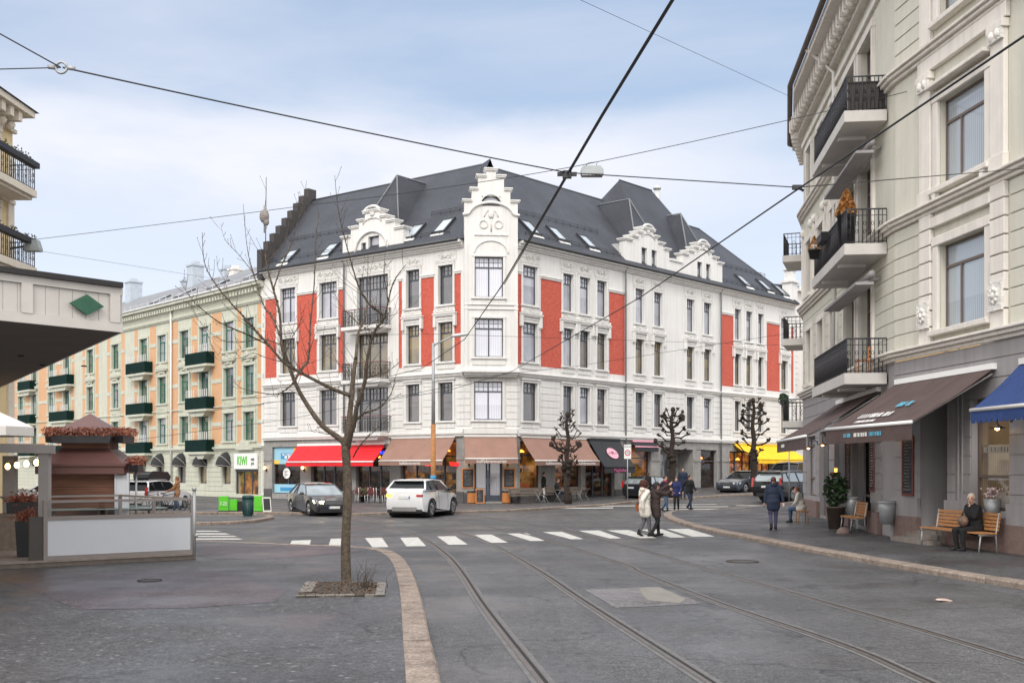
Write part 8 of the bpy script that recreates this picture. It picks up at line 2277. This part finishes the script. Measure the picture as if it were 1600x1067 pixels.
# ================================================================ PEOPLE
def capsule(m, a, b, ra, rb_, n=10):
    a, b = Vector(a), Vector(b); k = 4
    m.tube([a.lerp(b, i/k) for i in range(k+1)], [ra+(rb_-ra)*i/k for i in range(k+1)], n); m.ell(a, ra, n); m.ell(b, rb_, n)
def remesh(o, v=.014, smooth=3):
    mod(o, 'REMESH', mode='VOXEL', voxel_size=v, use_smooth_shade=True); s_ = mod(o, 'SMOOTH', iterations=smooth, factor=.5); return o
def finger_set(m, w, f, side, up, s=1., curl=.5):
    """palm, four bent fingers of different length and a thumb leaving the side of the palm"""
    f = Vector(f).normalized(); side = Vector(side); side = (side-f*side.dot(f)).normalized(); up = f.cross(side).normalized(); w = Vector(w)
    p1 = w+f*.085*s
    for q in (-.026, -.009, .009, .026): capsule(m, w+side*q*.75*s, p1+side*q*s, .0125*s, .0115*s, 6)
    for q, l in ((-.029, .062), (-.010, .076), (.010, .080), (.029, .070)):
        a = p1+side*q*s; b = a+(f*cos(curl)+up*sin(curl)*-1)*l*.5*s; c = b+(f*cos(curl*2.2)+up*sin(curl*2.2)*-1)*l*.5*s
        capsule(m, a, b, .0098*s, .0088*s, 6); capsule(m, b, c, .0088*s, .0075*s, 6)
    a = w+side*.028*s+f*.02*s; b = a+(side*.7+f*.75-up*.2).normalized()*.045*s; capsule(m, a, b, .012*s, .0105*s, 6); capsule(m, b, b+(f*.95+side*.15-up*.25).normalized()*.032*s, .010*s, .008*s, 6)
BASE = dict(pelvis=(0, 0, .95), chest=(0, .01, 1.28), neck=(0, 0, 1.47), head=(0, .025, 1.62),
            shL=(.185, 0, 1.42), shR=(-.185, 0, 1.42), elL=(.24, -.02, 1.14), elR=(-.24, -.02, 1.14), haL=(.24, .06, .90), haR=(-.24, .06, .90),
            hiL=(.09, 0, .92), hiR=(-.09, 0, .92), knL=(.10, .03, .50), knR=(-.10, .03, .50), anL=(.10, 0, .085), anR=(-.10, 0, .085))
def person(label, x, y, z, rz, H, pose, coat, legs, shoes, hair=None, coat_len=.75, hood=False, hat=None, hair_len=.0, curly=False, skirt_w=1., girth=1., look=0., coatlbl='jacket', collar=None):
    """figure facing local +y; joints in metres for a 1.75 m body, scaled to H"""
    J = {k: Vector(v) for k, v in {**BASE, **pose}.items()}; s = H/1.75
    t = thing('person', label, 'person', (x, y, z), rz); M = RT(x, y, z, rz) @ Matrix.Scale(s, 4)
    hd = J['head']; Rl = Matrix.Rotation(look, 3, 'Z')
    F = Rl @ Vector((0, 1, 0)); Sd = Rl @ Vector((1, 0, 0))
    def hp(a, b, c): return hd+Sd*a+F*b+Vector((0, 0, c))
    # body: one continuous surface
    m = MB()
    m.ell(hp(0, -.008, .03), (.076, .094, .095), 14, R=Rl); m.ell(hp(0, .02, -.04), (.058, .066, .068), 12, R=Rl); capsule(m, hp(0, .05, -.075), hp(0, .055, -.072), .028, .026, 8)
    m.extr([(0, 0), (0, 0), (0, 0)], 0, 0) if False else None
    capsule(m, hp(0, .082, .012), hp(0, .102, -.02), .011, .014, 7); m.ell(hp(0, .09, -.052), (.024, .010, .010), 8, R=Rl)
    for q in (-1, 1): m.ell(hp(q*.078, -.005, .0), (.012, .022, .034), 8, R=Rl); m.ell(hp(q*.03, .078, .03), (.022, .012, .008), 6, R=Rl)
    capsule(m, J['neck']-Vector((0, 0, .03)), hd+Vector((0, -.01, -.05)), .056, .052)
    P, C, N = J['pelvis'], J['chest'], J['neck']
    m.ell(C, (.165*girth, .105*girth, .19), 14); m.ell(P.lerp(C, .45), (.14*girth, .10*girth, .18), 14); m.ell(P, (.165*girth, .11*girth, .13), 14); capsule(m, J['shL'], J['shR'], .055, .055); capsule(m, N+Vector((0, 0, -.04)), C, .06, .1)
    for d in 'LR':
        capsule(m, J['sh'+d], J['el'+d], .050, .040); capsule(m, J['el'+d], J['ha'+d], .040, .026)
        f = (J['ha'+d]-J['el'+d]).normalized(); sd = Vector((-1 if d == 'L' else 1, .6, 0)) if abs(f.z) > .5 else Vector((0, 0, 1))
        finger_set(m, J['ha'+d], f, sd, (0, 0, 1), 1.0, .35)
        capsule(m, J['hi'+d], J['kn'+d], .082, .056); capsule(m, J['kn'+d], J['an'+d], .056, .038)
        toe = pose.get('toe'+d, (0, 1, -.12)); tv = Vector(toe).normalized(); capsule(m, J['an'+d]+Vector((0, 0, -.04)), J['an'+d]+Vector((0, 0, -.045))+tv*.13, .036, .03)
    remesh(m.part('body', skin, t, M), .0105, 2)
    # eyes and mouth
    m = MB()
    for q in (-1, 1): m.ell(hp(q*.030, .083, .018), (.011, .006, .007), 8, R=Rl)
    m.part('eyes', black, t, M)
    m = MB(); m.ell(hp(0, .097, -.052), (.022, .006, .005), 8, R=Rl); m.part('mouth', mat('lip_colour', (.36, .12, .11), .5), t, M)
    # hair or hat
    if hair and not hat:
        m = MB()
        if curly:
            g = random.Random(3); m.ell(hp(0, -.035, .06), (.12, .13, .11), 10)
            for i in range(70): a, b = g.uniform(0, 2*pi), g.uniform(-.7, 1.4); v = Vector((cos(a)*cos(b)*.135, sin(a)*cos(b)*.125-.045, sin(b)*.115+.055)); 
            g = random.Random(4)
            for i in range(110):
                a, b = g.uniform(0, 2*pi), g.uniform(-.9, 1.5); v = Vector((cos(a)*cos(b)*.15, sin(a)*cos(b)*.13-.05, sin(b)*.12+.045))
                if v.y > .055 and v.z < .09: continue
                m.ell(hp(v.x, v.y, v.z), g.uniform(.02, .038), 6)
        else:
            m.ell(hp(0, -.022, .052), (.086, .098, .092), 14, R=Rl)
            if hair_len > 0: m.ell(hp(0, -.055, -.03-hair_len*.3), (.082, .055, .09+hair_len*.6), 12, R=Rl)
            for q in (-1, 1): m.ell(hp(q*.07, -.02, .02), (.022, .06, .05), 8, R=Rl)
        o = m.part('hair', hair, t, M); 
        if not curly: remesh(o, .012, 2)
    if hat:
        m = MB(); m.ell(hp(0, -.012, .07), (.092, .106, .078), 14, R=Rl); m.lathe([(.094, -.02), (.098, .0), (.096, .035), (.08, .05)], 16, hp(0, -.012, .035)); m.part('knit_hat', hat, t, M)
        if hair: m = MB(); m.ell(hp(0, -.05, -.02-hair_len*.3), (.08, .055, .07+hair_len*.5), 12, R=Rl); m.part('hair', hair, t, M)
    # trousers
    m = MB(); m.ell(P, (.178*girth, .125*girth, .12), 14)
    for d in 'LR': capsule(m, J['hi'+d], J['kn'+d], .100*girth, .070); capsule(m, J['kn'+d], J['an'+d].lerp(J['kn'+d], .08), .070, .052)
    remesh(m.part('trousers', legs, t, M), .014, 3)
    m = MB()
    for d in 'LR':
        tv = Vector(pose.get('toe'+d, (0, 1, -.12))).normalized(); a = J['an'+d]; m2 = capsule(m, a+Vector((0, 0, -.045))-tv*.045, a+Vector((0, 0, -.052))+tv*.15, .047, .036); capsule(m, a+Vector((0, 0, -.03)), a+Vector((0, 0, .06)), .05, .054)
    remesh(m.part('shoes', shoes, t, M), .014, 2)
    # coat / jacket with sleeves
    m = MB()
    m.ell(C, (.205*girth, .145*girth, .215), 16); m.ell(P.lerp(C, .4), (.185*girth, .14*girth, .22), 16); capsule(m, J['shL'], J['shR'], .082, .082); capsule(m, N+Vector((0, -.01, -.05)), N+Vector((0, -.005, .0)), .088, .078)
    drop = .95-coat_len
    if drop > 0:
        for d in 'LR': e = J['hi'+d].lerp(J['kn'+d], min(1, max(0, drop-.1)/.42)); capsule(m, J['hi'+d]+Vector((0, 0, .02)), e, .125*girth*skirt_w, .118*girth*skirt_w)
        m.ell(P, (.20*girth, .15*girth, .16), 14); e = (J['hiL']+J['hiR'])/2; kk_ = (J['knL']+J['knR'])/2; capsule(m, e, e.lerp(kk_, min(1, max(0, drop-.1)/.42)), .13*girth*skirt_w, .125*girth*skirt_w)
    for d in 'LR': capsule(m, J['sh'+d], J['el'+d], .080, .066); capsule(m, J['el'+d], J['ha'+d].lerp(J['el'+d], .06), .066, .048)
    if hood: m.ell(N+Vector((0, -.09, .03)), (.11, .075, .075), 12); m.tube([N+Vector((.1*cos(a), .085*sin(a)-.01, .03)) for a in [2*pi*k/12 for k in range(13)]], .03, 6)
    remesh(m.part(coatlbl, coat, t, M), .016, 4)
    if collar: m = MB(); m.tube([N+Vector((.085*cos(a), .08*sin(a)+.005, .015-.03*sin(a))) for a in [2*pi*k/12 for k in range(13)]], .034, 7); m.part('scarf', collar, t, M)
    return t, M, J
def cloth(name, col, var=.18): return mat(name, col, .85, var=var, vscale=9, bump=.7, bscale=14)
c_white, c_brown, c_navy, c_black = cloth('white_coat_cloth', (.66, .63, .56), .06), cloth('dark_brown_coat_cloth', (.035, .022, .02)), cloth('navy_coat_cloth', (.012, .02, .045)), cloth('black_cloth', (.007, .007, .008))
c_blue, c_jean, c_jeand, c_grey = cloth('royal_blue_coat_cloth', (.014, .022, .095)), cloth('blue_denim', (.05, .09, .16)), cloth('dark_denim', (.02, .03, .055)), cloth('grey_cloth', (.09, .09, .10))
c_wt, c_pur, c_tan = cloth('white_trousers_cloth', (.70, .70, .72), .05), cloth('purple_grey_cloth', (.045, .045, .09)), cloth('tan_coat_cloth', (.33, .16, .07))
h_curl, h_dk, h_br, h_wh, h_rd = mat('auburn_hair', (.075, .025, .015), .7, var=.3, vscale=30), mat('dark_hair', (.02, .015, .012), .6), mat('brown_hair', (.06, .032, .02), .6), mat('white_blond_hair', (.55, .48, .40), .6, var=.2, vscale=30), mat('ginger_hair', (.20, .08, .03), .6)
pink_s = cloth('pink_scarf_cloth', (.5, .03, .09))
def walk(st, dirn=1, arm=.12):
    """mid-stride pose, left leg forward if dirn=1"""
    a, b = ('L', 'R') if dirn > 0 else ('R', 'L'); sx = {'L': 1, 'R': -1}
    return {'kn'+a: (sx[a]*.09, st*.75, .50), 'an'+a: (sx[a]*.09, st, .10), 'toe'+a: (0, 1, .12), 'kn'+b: (sx[b]*.09, .05, .50), 'an'+b: (sx[b]*.09, -st, .13), 'toe'+b: (0, 1, -.45),
            'el'+a: (sx[a]*.25, -.13-arm, 1.16), 'ha'+a: (sx[a]*.24, -.1-arm, .92), 'el'+b: (sx[b]*.25, .0+arm*.4, 1.15), 'ha'+b: (sx[b]*.22, .18+arm, .96)}
def at_px(px, py, z=0): return G(px, py, z)
# rz: local +y (facing) in world = rotation of +Y;  facing +X -> rz=-90deg, facing the camera -> 180deg
x, y = at_px(1007, 838)
t, M, J = person('woman in a long white coat with curly auburn hair and tan bag on the crossing', x, y, 0, radians(-62), 1.67, {**walk(.14), 'haR': (-.20, .22, .93), 'elR': (-.25, .02, 1.15), 'head': (0, .03, 1.62)}, c_white, c_grey, c_black, h_curl, coat_len=.66, hood=True, curly=True, girth=1.12, look=-.3)
m = MB(); m.extr([(-.14, -.11), (.14, -.11), (.15, .08), (-.15, .08)], -.04, .04); MB_ = M @ Matrix.Translation((-.30, .06, .93)) @ Matrix.Rotation(1.4, 4, 'Z')
b_ = m.solo('shoulder_bag', mat('tan_leather', (.28, .085, .03), .45, var=.1), 'tan leather shoulder bag hanging at the hip of the woman in white', 'bag', MB_); mod(b_, 'BEVEL', width=.02, segments=2)
m = MB(); m.tube([(-.28, .06, 1.0), (-.30, .10, 1.15), (-.18, .17, 1.32), (.02, .13, 1.47), (.14, .02, 1.52), (.12, -.12, 1.45), (-.06, -.17, 1.25), (-.28, -.08, 1.02)], .012, 5); m.part('strap', MATS['tan_leather'], b_, M)
x, y = at_px(1024, 838)
person('person in a dark brown coat and knit hat pointing ahead with a raised arm', x, y, 0, radians(-70), 1.66, {**walk(.16, -1), 'elR': (-.24, .30, 1.46), 'haR': (-.16, .56, 1.64), 'elL': (.22, .26, 1.34), 'haL': (.14, .46, 1.46), 'head': (0, .05, 1.60)}, c_brown, c_black, c_black, h_dk, hat=mat('charcoal_knit', (.03, .03, .035), .95, bump=.6), coat_len=.62, girth=1.05)
x, y = at_px(1039, 799)
person('balding man in a dark jacket with a red scarf walking behind the pointing person', x, y, 0, radians(-130), 1.72, walk(.2), cloth('dark_plum_cloth', (.04, .022, .03)), c_jean, c_black, h_dk, coat_len=.78, collar=pink_s)
x, y = at_px(1057, 797)
person('woman in a royal blue hooded coat and black boots stepping off the kerb', x, y, 0, radians(165), 1.62, walk(.08), c_blue, c_black, c_black, h_br, coat_len=.76, hood=True, hair_len=.05)
x, y = at_px(1077, 796)
person('man in a black padded jacket and dark jeans striding beside the blue-coated woman', x, y, 0, radians(-150), 1.73, walk(.24), c_black, c_jeand, c_black, h_dk, coat_len=.80, girth=1.1, look=.5)
x, y = at_px(1067, 779, h_)
person('dark haired man in navy standing behind the two pedestrians', x, y, h_, radians(170), 1.80, {}, c_navy, c_jeand, c_black, h_dk, coat_len=.8)
x, y = at_px(1013, 783, h_)
person('woman with brown hair in a black jacket by the lit shop window', x, y, h_, radians(-60), 1.64, {}, c_black, c_black, c_black, h_br, coat_len=.72, hair_len=.06)
x, y = at_px(1208.5, 828, h_)
person('woman with auburn hair in a navy coat walking away up the right pavement', x, y, h_, radians(-4), 1.68, {**walk(.12), 'haL': (.30, -.10, .93), 'haR': (-.27, .08, .92), 'elL': (.28, -.06, 1.15)}, c_navy, c_pur, c_black, h_curl, coat_len=.68, hood=True, girth=1.12)
# seated poses
def sit(seat=.45, lean=0., dx=0.):
    return dict(pelvis=(0, -.02, seat+.09), chest=(0, .0+lean, seat+.42), neck=(0, .02+lean, seat+.62), head=(0, .06+lean, seat+.77), shL=(.18, .01+lean, seat+.57), shR=(-.18, .01+lean, seat+.57),
                elL=(.24, .06+lean, seat+.31), elR=(-.24, .06+lean, seat+.31), haL=(.12, .28, seat+.24), haR=(-.12, .28, seat+.24), hiL=(.10, 0, seat+.07), hiR=(-.10, 0, seat+.07), knL=(.13, .44, seat+.05), knR=(-.12, .43, seat+.05), anL=(.13, .46, .085), anR=(-.12, .40, .085))
p = FN.M(FN.s_(1551), -.45, 0).to_translation()
t, M, J = person('seated elderly woman with pale hair dressed in black on the wooden bench', p.x, p.y, h_, FN.rz+pi+.15, 1.80, {**sit(.42, .04), 'haR': (-.04, .12, 1.0), 'elR': (-.2, .16, .78), 'anL': (.14, .38, .085)}, c_black, c_black, c_black, h_wh, coat_len=.9, girth=1.22, hair_len=.10, look=.7)
m = MB(); 
for dx in (-.06, .06): m.tube([(dx, 0, 0), (dx*.4, .05, .8)], .012, 6)
m.solo('crutches', steel, 'pair of thin crutches leaning on the bench beside the woman in black', 'crutches', M @ Matrix.Translation((.30, .18, 0)) @ Matrix.Rotation(-.35, 4, 'Y'))
m = MB(); m.ell((0, 0, 0), (.15, .10, .14), 10); m.tube([(-.08, 0, .1), (0, 0, .22), (.08, 0, .1)], .012, 5); b_ = m.solo('handbag', mat('patterned_bag', (.16, .10, .07), .6, var=.7, vscale=14), 'small patterned handbag on the lap of the seated woman in black', 'bag', M @ Matrix.Translation((.02, .30, .68)))
p = FF.M(yo(FF, 40.2), -1.05, 0).to_translation()
person('seated man in a cream coat and jeans half hidden by the potted bush', p.x-.25, p.y, h_, FF.rz+pi-.35, 1.7, {**sit(.45, .12), 'head': (0, .22, 1.18)}, c_white, c_jean, c_black, h_rd, coat_len=.74, look=.6)
m = MB(); m.box(-.2, .2, -.2, .2, .40, .44); tt = m.solo('stool', wood_l, 'low wooden stool under the man in the cream coat', 'stool', RT(p.x-.25, p.y, h_))
for a in (-1, 1):
    for b in (-1, 1): m = MB(); m.tube([(a*.17, b*.17, 0), (a*.15, b*.15, .4)], .018, 5); m.part('leg', wood_l, tt, RT(p.x-.25, p.y, h_))
p = FRt.M(FRt.s_(869, -.9), -.95, 0).to_translation()
person('man in a black jacket and jeans sitting on the cafe bench reading', p.x, p.y, h_, FRt.rz+pi+.5, 1.74, sit(.47), c_black, c_jean, c_black, h_br, coat_len=.9)
x, y = at_px(849.5, 784, h_)
person('waiter in a dark jacket and white trousers standing before the cafe bench', x, y, h_, radians(-95), 1.72, {}, c_black, c_wt, c_wt, h_br, coat_len=.82)
x, y = at_px(277, 800)
person('person in a tan coat pushing a bicycle past the pale green shop floor', x, y, 0, radians(95), 1.68, {**walk(.15), 'haR': (-.16, .42, 1.04), 'haL': (.16, .42, 1.04), 'elL': (.24, .16, 1.15), 'elR': (-.24, .16, 1.15)}, c_tan, c_jean, c_black, h_rd, coat_len=.58, hood=True, hair_len=.06)
# bicycles behind the terrace
def bicycle(x, y, rz, label):
    t = thing('bicycle', label, 'bicycle', (x, y, 0), rz, 'bicycles on the street behind the terrace'); M = RT(x, y, 0, rz)
    for wx in (-.52, .52):
        m = MB(); m.tube([(wx+.33*cos(a), 0, .35+.33*sin(a)) for a in [2*pi*k/20 for k in range(21)]], .018, 6)
        for k in range(8): a = 2*pi*k/8; m.tube([(wx, 0, .35), (wx+.32*cos(a), 0, .35+.32*sin(a))], .004, 3)
        m.part('wheel', tyre_m, t, M)
    m = MB(); J_ = {'r': (-.52, 0, .35), 'b': (-.08, 0, .30), 's': (-.2, 0, .82), 'h': (.36, 0, .88), 'f': (.52, 0, .35)}
    for a, b in (('r', 'b'), ('b', 's'), ('r', 's'), ('b', 'h'), ('s', 'h'), ('h', 'f')): m.tube([J_[a], J_[b]], .016, 5)
    m.part('frame', p_blk, t, M)
    m = MB(); m.ell((-.22, 0, .9), (.13, .07, .035), 8); m.part('saddle', black, t, M); m = MB(); m.tube([(.3, -.27, 1.0), (.36, -.1, 1.03), (.34, 0, .9), (.36, .1, 1.03), (.3, .27, 1.0)], .014, 5); m.part('handlebar', steel, t, M)
x, y = at_px(262, 801); bicycle(x, y, .1, 'black bicycle pushed by the person in the tan coat')
x, y = at_px(236, 801.5); bicycle(x, y, -.15, 'black bicycle standing near the white estate car')
# bunch of people-less details: flowers in front of the cafe bench woman
m = MB(); m.lathe([(.16, 0), (.2, .4), (.17, .4), (.001, .38)], 14); t = m.solo('flower_bucket', steel, 'metal bucket of pink flowers behind the seated woman in black', 'flower bucket', FN.M(FN.s_(1558), -.12, .94))
m = MB(); g = random.Random(6)
for i in range(60): q = Vector((g.gauss(0, .12), g.gauss(0, .08), .45+g.random()*.2)); m.ell(q, .03, 5)
m.part('blooms', mat('pink_blooms', (.55, .12, .2), .7, var=.5, vscale=12, col2=(.7, .65, .6)), t, FN.M(FN.s_(1558), -.12, .94))

# stand everything on the rising far ground
for o in list(sc.collection.objects):
    if o.parent is None and o.get('category') in LIFT and o.location.y > 40: o.location.z += rise(o.location.x, o.location.y)
